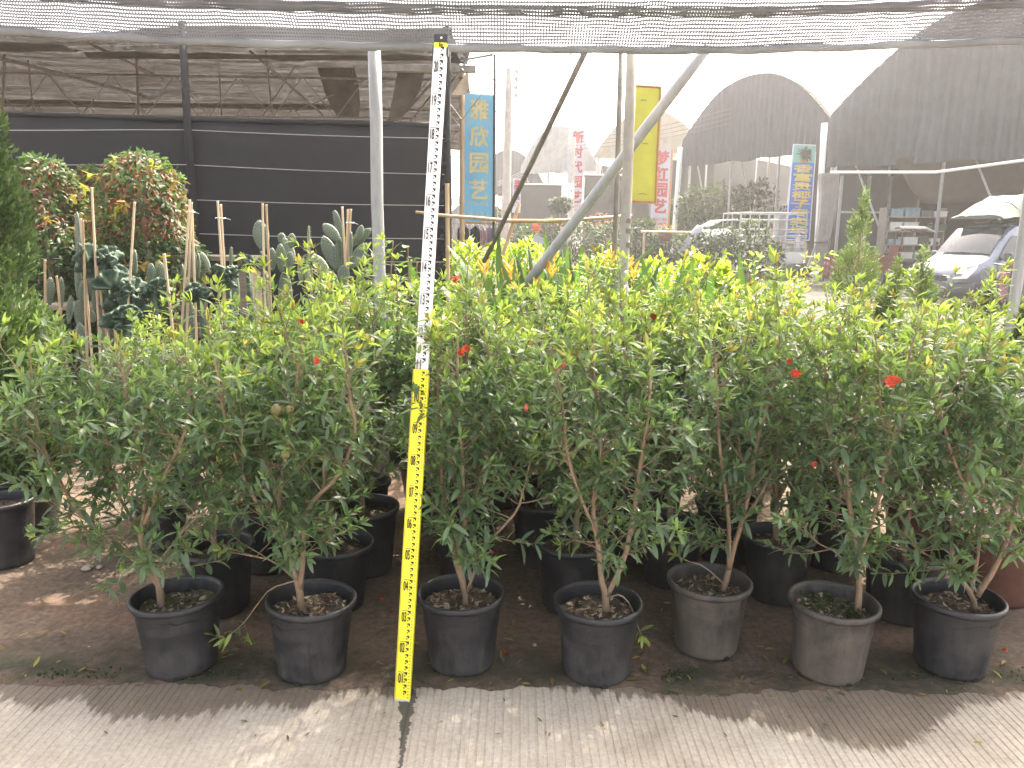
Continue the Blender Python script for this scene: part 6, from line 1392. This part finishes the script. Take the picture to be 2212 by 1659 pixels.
# covered load on the roof
Lw = rot2(-0.45, 0, VA) + VL; ld = thing('roof_load', V(Lw.x, Lw.y, 1.93), 'green tarpaulin covered load tied on the roof of the van', 'load', None, VA); rows = []
for k in range(15):
    x = 1.35 - 3.1 * k / 14; e = min(1, k / 3.0) if k < 3 else 1; hh = 0.10 + 0.46 * min(1, k / 4) ** 0.8; row = []
    for j in range(21):
        t = j / 10 - 1; y = 0.80 * (abs(t) ** 0.8) * (1 if t > 0 else -1) * (0.90 + 0.1 * e)
        z = hh * (1 - max(0, abs(t) - 0.45) ** 1.3 * 1.75) + 0.05 * noise.noise((k * 0.7, j * 0.5, 3)); row.append(V(x, y, max(0.02, z)))
    rows.append(row)
b = MB(); b.grid(rows); b.grid([[r_[0], r_[-1]] for r_ in rows]); b.grid([[V(p.x, p.y, 0.02) for p in rows[0]], rows[0]]); b.build('cover', M['load_tarp'], ld, smooth=True)
for x in (0.9, -0.3, -1.4): f = 0.68 if x > 0 else 1.0; b = MB(); b.tube([V(x, -0.82, 0.03), V(x, -0.66, 0.28 * f), V(x, -0.42, 0.56 * f), V(x, 0, 0.585 * f), V(x, 0.42, 0.56 * f), V(x, 0.66, 0.28 * f), V(x, 0.82, 0.03)], 0.010, 5); b.build('strap', M['load_tarp'], ld)
for x in (0.6, -1.0): b = MB(); b.box((x, 0, -0.02), (0.05, 1.3, 0.04)); b.build('rack_bar', M['dark_steel'], ld)

# ================================================================== RED CARGO TRICYCLE, SCOOTER, PICKUP
TA = R(-14); TL = V(At(1870, 560, 23.5).x, 23.5, 0.004); tk = thing('cargo_tricycle', TL, 'red three wheeled cargo tricycle parked inside the grey greenhouse mouth', 'tricycle', None, TA)
bx0, bx1, by = -1.05, 0.75, 0.55
b = MB(); b.box(((bx0 + bx1) / 2, 0, 0.56), (bx1 - bx0, 2 * by, 0.05)); b.build('bed_floor', M['cargo_red'], tk)
for sg in (-1, 1):
    b = MB(); b.box(((bx0 + bx1) / 2, sg * by, 0.80), (bx1 - bx0, 0.04, 0.42)); sd2 = b.build('side_panel', M['cargo_red'], tk)
    for z in (0.68, 0.80, 0.93): b = MB(); b.box(((bx0 + bx1) / 2, sg * (by + 0.028), z), (bx1 - bx0 - 0.1, 0.02, 0.04)); b.build('rib', M['cargo_red'], sd2)
    b = MB(); b.tube([V(-0.55, sg * 0.50, 0.29), V(-0.55, sg * 0.60, 0.29)], [0.28, 0.28], 20); wh = b.build('wheel', M['tyre'], tk); b = MB(); b.tube([V(-0.55, sg * 0.50, 0.29), V(-0.55, sg * 0.615, 0.29)], 0.15, 14); b.build('rim', M['galvanised'], wh)
b = MB(); b.box((bx0 - 0.01, 0, 0.78), (0.04, 2 * by - 0.05, 0.40)); tg2 = b.build('tailgate', M['cargo_red'], tk)
b = MB(); b.box((bx0 - 0.02, 0, 0.46), (0.06, 2 * by, 0.14)); b.build('rear_bar', M['cargo_red'], tk)
for y in (-0.30, 0.30): b = MB(); b.box((bx0 - 0.04, y, 0.74), (0.03, 0.14, 0.07)); b.build('tail_lamp', M['lamp_orange'], tg2); b = MB(); b.box((bx0 - 0.04, y + 0.15, 0.74), (0.03, 0.10, 0.07)); b.build('reflector', M['sign_white'], tg2)
b = MB(); b.box((bx1, 0, 0.95), (0.05, 2 * by, 0.75)); b.build('headboard', M['cargo_red'], tk)
for sg in (-1, 1):
    b = MB(); b.tube([V(0.85, sg * 0.42, 0.5), V(0.85, sg * 0.42, 1.7), V(1.1, sg * 0.40, 1.78), V(1.6, sg * 0.36, 1.66)], 0.022, 6); b.build('canopy_post', M['cargo_red'], tk)
b = MB(); b.grid([[V(0.8 + 0.9 * k / 4, -0.5 + j / 6, 1.78 + 0.06 * math.sin(math.pi * j / 6) - 0.10 * (k == 4)) for j in range(7)] for k in range(5)]); o = b.build('canopy', M['basin_white'], tk); md = o.modifiers.new('thick', 'SOLIDIFY'); md.thickness = 0.03
b = MB(); b.box((1.15, 0, 0.80), (0.5, 0.45, 0.12)); bevel(b.build('saddle', M['black_plastic'], tk), 0.04)
b = MB(); b.tube([V(0.7, 0, 0.45), V(1.5, 0, 0.45), V(1.75, 0, 0.7), V(1.85, 0, 1.1)], 0.04, 8); b.build('frame', M['cargo_red'], tk)
b = MB(); b.tube([V(2.05, 0, 0.28), V(1.92, 0, 0.75), V(1.86, 0, 1.1)], 0.035, 8); b.build('fork', M['dark_steel'], tk)
b = MB(); b.tube([V(1.7, -0.38, 1.14), V(1.86, -0.2, 1.12), V(1.88, 0, 1.10), V(1.86, 0.2, 1.12), V(1.7, 0.38, 1.14)], 0.016, 6); b.build('handlebar', M['chrome'], tk)
b = MB(); b.tube([V(2.08, -0.045, 0.28), V(2.08, 0.045, 0.28)], 0.27, 20); wh = b.build('wheel', M['tyre'], tk); b = MB(); b.tube([V(2.08, -0.055, 0.28), V(2.08, 0.055, 0.28)], 0.15, 14); b.build('rim', M['galvanised'], wh)
b = MB(); b.tube([V(1.9, 0, 0.95), V(2.02, 0, 0.95)], [0.09, 0.11], 14); b.build('headlight', M['lamp_glass'], tk)
b = MB(); b.box((1.93, -0.20, 0.98), (0.06, 0.12, 0.10)); b.build('indicator', M['lamp_orange'], tk)
for sg in (-1, 1): b = MB(); b.tube([V(1.78, sg * 0.32, 1.14), V(1.80, sg * 0.40, 1.34)], 0.008, 5); b.build('mirror_stalk', M['chrome'], tk); b = MB(); b.box((1.80, sg * 0.42, 1.38), (0.03, 0.14, 0.09)); b.build('mirror', M['black_plastic'], tk)
# scooter in front of the van
s0 = G(2168, 676); sct = thing('pink_scooter', V(s0.x + 0.05, s0.y, 0.004), 'pink electric scooter half hidden behind the leaning conifer, in front of the van', 'scooter', None, R(238))
for x in (-0.55, 0.55):
    b = MB(); b.tube([V(x, -0.045, 0.2), V(x, 0.045, 0.2)], 0.2, 18); wh = b.build('wheel', M['tyre'], sct); b = MB(); b.tube([V(x, -0.055, 0.2), V(x, 0.055, 0.2)], 0.11, 12); b.build('rim', M['galvanised'], wh)
b = MB(); b.box((0, 0, 0.27), (0.75, 0.24, 0.10)); bevel(b.build('footboard', M['pink_paint'], sct), 0.03)
b = MB(); b.grid([[V(0.50 - 0.14 * k / 5 - 0.06 * abs(t), 0.19 * t, 0.30 + 0.55 * k / 5) for t in (-1, -.5, 0, .5, 1)] for k in range(6)]); o = b.build('leg_shield', M['pink_paint'], sct, smooth=True); md = o.modifiers.new('thick', 'SOLIDIFY'); md.thickness = 0.03
b = MB(); b.box((-0.35, 0, 0.50), (0.62, 0.27, 0.36)); bevel(b.build('rear_body', M['pink_paint'], sct), 0.08)
b = MB(); b.box((-0.32, 0, 0.72), (0.66, 0.26, 0.09)); bevel(b.build('seat', M['black_plastic'], sct), 0.03)
b = MB(); b.box((-0.72, 0, 0.90), (0.28, 0.30, 0.22)); bevel(b.build('top_box', M['pink_paint'], sct), 0.07)
b = MB(); b.tube([V(0.52, 0, 0.22), V(0.36, 0, 0.95)], 0.03, 8); b.build('steering_column', M['dark_steel'], sct); b = MB(); b.tube([V(0.25, -0.32, 1.0), V(0.36, 0, 0.96), V(0.25, 0.32, 1.0)], 0.017, 6); b.build('handlebar', M['black_plastic'], sct)
b = MB(); b.lathe([(0.02, 0.0), (0.10, 0.02), (0.13, 0.07), (0.12, 0.13), (0.04, 0.17)], 16, (0.38, 0, 0.92)); b.build('headlamp_cowl', M['pink_paint'], sct, smooth=True)
# small white pickup with a cage on its bed
PA = R(180 + 8); p0 = At(1475, 560, 28.5); PL = V(p0.x + 0.55, 28.5, 0.004); pk = thing('caged_pickup', PL, 'small white pickup truck with a tall tubular cage, half hidden behind shrubs', 'pickup truck', None, PA)
cs = [(0.55, .72, .74, .62, .40, .72, .85), (0.35, .76, .78, .66, .38, .85, 1.05), (-0.10, .78, .80, .62, .36, .95, 1.55), (-0.30, .78, .80, .60, .36, .95, 1.74), (-0.95, .78, .80, .60, .36, .95, 1.78), (-1.10, .78, .80, .60, .36, .95, 1.70)]
rows = [section(s) for s in cs]; vv = [p for r_ in rows for p in r_]; ff = []
for i in range(len(rows) - 1):
    for j in range(m_): ff.append((i * m_ + j, i * m_ + (j + 1) % m_, (i + 1) * m_ + (j + 1) % m_, (i + 1) * m_ + j))
ff.append(tuple(range(m_))); ff.append(tuple(reversed(range((len(rows) - 1) * m_, len(rows) * m_))))
b = MB(); b.add(vv, ff); b.build('cab', M['white_paint'], pk, smooth=True)
patch('windscreen', 'glass_dark', [band(cs[1], cs[2], 0.1, .02, .012), band(cs[1], cs[2], 0.6, .02, .014), band(cs[2], cs[3], 0.0, .02, .014), band(cs[2], cs[3], 0.5, .02, .014)], pk, off=0.02)
for sg in (-1, 1):
    b = MB(); b.add([V(0.05, sg * 0.81, 0.98), V(-0.92, sg * 0.81, 0.98), V(-0.90, sg * 0.69, 1.55), V(-0.28, sg * 0.69, 1.55)], [(0, 1, 2, 3)]); b.build('side_window', M['glass_dark'], pk)
    for x in (0.05, -2.6):
        b = MB(); b.tube([V(x, sg * 0.6, 0.29), V(x, sg * 0.79, 0.29)], 0.29, 20); wh = b.build('wheel', M['tyre'], pk); b = MB(); b.tube([V(x, sg * 0.6, 0.29), V(x, sg * 0.80, 0.29)], 0.16, 14); b.build('rim', M['galvanised'], wh)
b = MB(); b.box((-2.45, 0, 0.62), (2.6, 1.5, 0.08)); b.build('bed_floor', M['white_paint'], pk)
for sg in (-1, 1): b = MB(); b.box((-2.45, sg * 0.76, 0.82), (2.6, 0.04, 0.36)); b.build('bed_side', M['white_paint'], pk)
for sg in (-1, 1):
    for z in (1.15, 1.35, 1.55, 1.78, 2.12, 2.36):
        b = MB(); b.tube([V(-1.2, sg * 0.76, z), V(-3.7, sg * 0.76, z)], 0.022, 6); b.build('cage_rail', M['galvanised'], pk)
    for k in range(8):
        x = -1.2 - 2.5 * k / 7; b = MB(); b.tube([V(x, sg * 0.76, 0.95), V(x, sg * 0.76, 2.36)], 0.022, 6); b.build('cage_upright', M['galvanised'], pk)
for x in (-1.2, -3.7):
    for z in (1.3, 1.7, 2.36): b = MB(); b.tube([V(x, -0.76, z), V(x, 0.76, z)], 0.022, 6); b.build('cage_rail', M['galvanised'], pk)
for y in (-0.5, -0.15, 0.2, 0.55): b = MB(); b.tube([V(-1.2, y, 2.12), V(-0.6, y, 2.08), V(-0.15, y, 1.85)], 0.022, 6); b.build('cab_rack', M['galvanised'], pk)
b = MB(); rows = [[V(0.45 - 0.02 * k, -0.83 + 0.02 * math.sin(k + j), 0.80 + 0.95 * k / 6) + V(-0.5 * j / 4 - 0.25 * k / 6, 0, 0.1 * j / 4) for j in range(5)] for k in range(7)]
sk = thing('white_sack', At(1492, 522, 27.0), 'white sack slung against the side window of the pickup', 'sack'); b = MB(); rws = []
for k in range(9):
    t = k / 8; w = 0.20 * (math.sin(math.pi * (0.12 + 0.76 * t)) ** 0.4); c = V(-0.30 + 0.62 * t, 0, -0.45 + 0.95 * t); d = V(0.62, 0, 0.95).normalized(); s = V(0.95, 0, -0.62).normalized()
    rws.append([c + s * w * math.cos(a) + V(0, 0.09 * math.sin(a), 0) for a in [i * 0.6283 for i in range(10)]])
vv = [p for r_ in rws for p in r_]; ff = [(i * 10 + j, i * 10 + (j + 1) % 10, (i + 1) * 10 + (j + 1) % 10, (i + 1) * 10 + j) for i in range(8) for j in range(10)] + [tuple(range(10)), tuple(range(80, 90))]
b.add(vv, ff); b.build('bag', M['sign_white'], sk, smooth=True)

# ================================================================== SHRUBS AND SMALL THINGS ALONG THE LANE
def far_shrub(px, ptop, Y, wpx, label, seed, tint=(0.3, 0.25), red=None, n=700, ln=0.16, potm='brown_pot', m='dark_shrub_leaf', zlo=0.4, group='shrubs standing along the far side of the lane'):
    r = random.Random(seed); t_ = At(px, ptop, Y); H_ = max(0.7, t_.z); w = wpx / 2 / FPX * Y; root = thing('potted_shrub', V(t_.x, Y, 0), label, 'shrub', group); simple_pot(root, min(0.3, w * 0.5), 0.38, potm)
    b = MB(); b.tube([V(0, 0, 0.3), V(0.03, 0, H_ * 0.5), V(0, 0, H_ * 0.8)], [0.05, 0.04, 0.02], 7); b.build('trunk', M['bark'], root)
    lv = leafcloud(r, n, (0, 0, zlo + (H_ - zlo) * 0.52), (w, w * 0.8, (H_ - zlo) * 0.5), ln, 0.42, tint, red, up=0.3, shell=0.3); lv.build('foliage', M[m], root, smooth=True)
S = [(1210, 430, 36, 46, 'round headed small tree on a pale trunk below the white greenhouse', 0, None, 2.6), (1130, 486, 33, 70, 'dark shrub behind the yellow green hedge right of the concrete pole', .2, None, 0.4), (1190, 470, 34, 60, 'dark shrub dotted red below the little round headed tree', .3, .12, 0.4), (1255, 478, 33, 80, 'dark shrub below the banner with red characters', .25, None, 0.4), (1320, 480, 32, 90, 'dark shrub left of the pale taped pole', .3, None, 0.4), (1300, 462, 40, 110, 'low bed of dark red flowers beyond the far shrubs', .4, .6, 0.4), (1395, 470, 30, 70, 'green shrub right of the pale taped pole', .4, None, 0.4), (1440, 500, 29, 80, 'dark shrub below the second white banner', .25, None, 0.4), (1500, 505, 27, 90, 'shrub in front of the pickup cab', .4, None, 0.4), (1560, 490, 26.5, 90, 'palm like shrub in front of the pickup cage', .25, None, 0.4), (1620, 478, 26, 100, 'wide shrub in front of the pickup tail', .3, None, 0.5), (1660, 520, 28, 70, 'shrub beside the pole with the blue sign', .3, None, 0.4), (1630, 560, 25, 60, 'bonsai like shrub in a brown tray at the lane edge', .35, None, 0.5)]
for i, (px, pt, Y, w, lab, t, red, zl) in enumerate(S): far_shrub(px, pt, Y, w, lab, 1000 + i, (t, 0.25), red, 650, 0.20 if Y > 28 else 0.17, zlo=zl)
for i, (px, pt, Y, w, lab, t) in enumerate(((1500, 405, 37, 70, 'pale green tree left end under the dark greenhouse', .75), (1545, 398, 38, 70, 'leafy tree in the middle under the dark greenhouse', .5), (1590, 405, 37, 70, 'leafy tree behind the pickup cage', .4), (1640, 388, 35, 86, 'broad dark tree at the right under the dark greenhouse', .25), (1470, 425, 39, 46, 'pale tree tight beside the pale gate post', .8))):
    far_shrub(px, pt, Y, w, lab, 1100 + i, (t, 0.3), None, 800, 0.24, zlo=1.6, group='trees under the dark greenhouse')
far_shrub(1330, 522, 15, 40, 'small buff coloured shrub left of the thin steel pole', 1200, (0.95, 0.1), None, 420, 0.09, m='red_tip_leaf', zlo=0.3, group=None)
far_shrub(1135, 478, 22, 24, 'thin pale leaved sapling right of the crossing props', 1201, (0.85, 0.2), None, 160, 0.12, zlo=0.4, group=None)
far_shrub(1085, 440, 27, 40, 'pale leaved shrub between the banner and the concrete pole', 1202, (0.7, 0.25), .05, 420, 0.16, zlo=0.3, group=None)
fl = thing('hibiscus_flower', At(1164, 495, 30.5), 'single crimson bloom over the dark shrubs', 'flower'); flower(fl, V(0, 0, 0), 0.30, rf); b = MB(); b.tube([V(0, 0.05, -0.1), V(0, 0.3, -0.8)], 0.012, 5); b.build('stem', M['bark'], fl)
# bundle of canes and sacks at the foot of the pole, basket, plastic bag
q = V(At(1672, 580, 31.5).x, 31.5, 0)
for i in range(7):
    a = V(q.x - 0.35 + 0.11 * i, 31.5 + 0.04 * (i % 3), 0); pole('leaning_cane', a, a + V(0.05 * (i - 3) * 0.5, 0.1, 1.35 + 0.15 * ((i * 3) % 4) / 3), 0.026, 'pale_bamboo', 'cane in the loose bundle leaning left of the utility pole foot', 'cane', 'bundle of canes by the pole', n=6)
for i, (px, py, s, lab) in enumerate(((1700, 583, 0.42, 'crumpled grey green sack lying by the utility pole foot'), (1722, 592, 0.50, 'bigger crumpled sack in front of the yellow basket'))):
    g0 = G(px, py + 6); rt = thing('crumpled_sack', V(g0.x, g0.y, 0.0), lab, 'sack', 'sacks by the utility pole'); b = MB(); rws = []
    for k in range(8):
        t = k / 7; rws.append([V(math.cos(a) * s * math.sin(math.pi * (0.08 + 0.84 * t)) ** 0.7 * 1.15, math.sin(a) * s * 0.8 * math.sin(math.pi * (0.08 + 0.84 * t)) ** 0.7, s * 1.1 * t) * (1 + 0.22 * noise.noise((math.cos(a) * 2 + i, math.sin(a) * 2, t * 3))) for a in [j * 0.3927 for j in range(16)]])
    vv = [p for r_ in rws for p in r_]; ff = [(x * 16 + j, x * 16 + (j + 1) % 16, (x + 1) * 16 + (j + 1) % 16, (x + 1) * 16 + j) for x in range(7) for j in range(16)] + [tuple(range(16)), tuple(range(112, 128))]; b.add(vv, ff); b.build('bag', M['load_tarp'], rt, smooth=True)
g0 = G(1746, 598); rt = thing('basket', V(g0.x, g0.y + 0.3, 0), 'yellowish woven basket below the tied silver tarpaulin', 'basket'); b = MB(); b.lathe([(0.34, 0), (0.36, 0.02), (0.44, 0.75), (0.47, 0.78), (0.44, 0.80), (0.40, 0.75), (0.33, 0.05)], 24); b.build('body', M['pale_bamboo'], rt, smooth=True)
rt = thing('plastic_bag', At(1725, 530, 30.4), 'white plastic bag hanging beneath the blue sign', 'bag'); b = MB(); b.lathe([(0.02, 0.45), (0.08, 0.3), (0.15, 0.1), (0.17, -0.25), (0.10, -0.38), (0.02, -0.4)], 12, wob=lambda a, z: 0.25 * noise.noise((math.cos(a), math.sin(a), z * 4))); b.build('bag', M['sign_white'], rt, smooth=True)
rt = thing('flower_pot', At(1437, 503, 27.5), 'small terracotta pot of orange plants on the rail below the white banner', 'pot'); b = MB(); b.lathe([(0.02, -0.30), (0.22, -0.30), (0.30, 0), (0.27, 0), (0.24, -0.05), (0.01, -0.05)], 16); b.build('pot', M['brown_pot'], rt, smooth=True); leafcloud(random.Random(3), 60, (0, 0, 0.1), (0.3, 0.3, 0.16), 0.14, 0.3, (0.5, 0.2), 1.0).build('foliage', M['strap_leaf'], rt)
a, c = At(1385, 500, 27.2), At(1520, 503, 27.2); rt = thing('bamboo_rail', a, 'bamboo rail in front of the pickup at the far side of the lane', 'rail'); b = MB(); b.tube([V(0, 0, 0), c - a], 0.04, 7); b.build('cane', M['bamboo'], rt)
for t in (0.05, 0.95): b = MB(); p = (c - a) * t; b.tube([p, V(p.x, p.y, -a.z)], 0.04, 7); b.build('post', M['bamboo'], rt)
# hazy line of trees closing the far horizon
for i in range(9):
    x = -70 + i * 20; r = random.Random(2000 + i); rt = thing('distant_tree', V(x, 140 + 9 * (i % 3), 0), 'distant tree on the horizon behind the greenhouses', 'tree', 'distant trees')
    b = MB(); b.tube([V(0, 0, 0), V(0, 0, 4)], [0.4, 0.25], 6); b.build('trunk', M['bark'], rt); leafcloud(r, 500, (0, 0, 4.6), (9, 4, 3.2), 1.3, 0.5, (0.3, 0.3)).build('crown', M['dark_shrub_leaf'], rt)

# ================================================================== LITTER ON THE GROUND
r = random.Random(31); lt = MB()
for i in range(330):
    x = r.uniform(-1.9, 1.9); y = r.choice((r.uniform(2.0, 2.7), r.uniform(2.28, 3.3), r.uniform(2.25, 2.6)))
    a = r.uniform(0, 6.28); d = V(math.cos(a), math.sin(a), r.uniform(-.1, .15)); s = r.uniform(0.012, 0.05) if y > 2.25 else r.uniform(0.01, 0.028)
    leaf_add(lt, V(x, y, 0.012), d, (UP + rvec(r) * 0.3).normalized(), s, s * 0.28, r.uniform(-.4, .4), 0.15, r.choice((0.2, 0.5, 0.9, 1.0)), r.uniform(0, 0.7), r.choice((0, 0, 0.35, 0.6)))
tag(lt.build('leaf_litter', M['red_tip_leaf']), 'small fallen leaves and bits scattered over the earth and pavement', 'leaf litter', kind='stuff')
for i, (px, py) in enumerate(((822, 1298), (1064, 1303), (1098, 1415), (1405, 1400), (850, 1330), (2165, 1410), (1890, 1283))):
    g0 = G(px, py); rt = thing('fallen_flower', V(g0.x, g0.y, 0.012 if i != 1 else 0.215), 'fallen scarlet pomegranate flower lying on the ground or soil', 'flower', 'fallen scarlet flowers'); flower(rt, V(0, 0, 0), 0.014, r, V(r.uniform(-1, 1), -0.5, 0.5))
for i, (px, py, s) in enumerate(((190, 1232, .022), (215, 1228, .014), (1985, 1498, .007), (1155, 1395, .008))):
    g0 = G(px, py); rt = thing('stone', V(g0.x, g0.y, 0), ('pale stone on the earth behind the leftmost pot', 'smaller stone beside the pale stone at left', 'small pebble on the wet pavement edge at right', 'small pebble between the third and fourth pots')[i], 'stone'); b = MB(); b.lathe([(0.2 * s, 0), (s, 0.2 * s), (1.1 * s, 0.6 * s), (0.6 * s, 1.0 * s), (0.05 * s, 1.1 * s)], 10, wob=lambda a, z: 0.3 * noise.noise((math.cos(a) * 1.4, math.sin(a) * 1.4, z * 40 + i))); b.build('rock', M['stone'], rt, smooth=True)
# weeds on the soil of the sixth pot and low weeds at the pavement edge
wd3 = MB(); r = random.Random(41)
for i in range(70):
    a = r.uniform(0, 6.28); q = 0.118 * math.sqrt(r.random()); p = V(q * math.cos(a), q * math.sin(a), HP - 0.052); d = (rvec(r) * 0.8 + UP).normalized(); s = r.uniform(0.010, 0.024); leaf_add(wd3, p + UP * r.uniform(0, 0.02), d, rvec(r), s, s * 0.7, 0.3, 0.1, r.uniform(0.3, 1), r.random(), 0)
tag(wd3.build('weeds', M['dark_shrub_leaf'], front[5], smooth=True), kind='stuff')
ws_ = MB()
for i in range(420):
    g0 = G(r.choice((r.uniform(80, 260), r.uniform(380, 520), r.uniform(1430, 1500), r.uniform(1930, 2212))), r.gauss(1462, 8)); p = V(g0.x, g0.y, 0.006); d = (rvec(r) + UP * 1.1).normalized(); s = r.uniform(0.004, 0.012); leaf_add(ws_, p, d, rvec(r), s, s * 0.6, 0.3, 0.1, r.uniform(0.1, 0.9), r.random(), 0)
tag(ws_.build('edge_moss', M['dark_shrub_leaf']), 'tiny weeds and moss along the pavement edge', 'moss', kind='stuff')
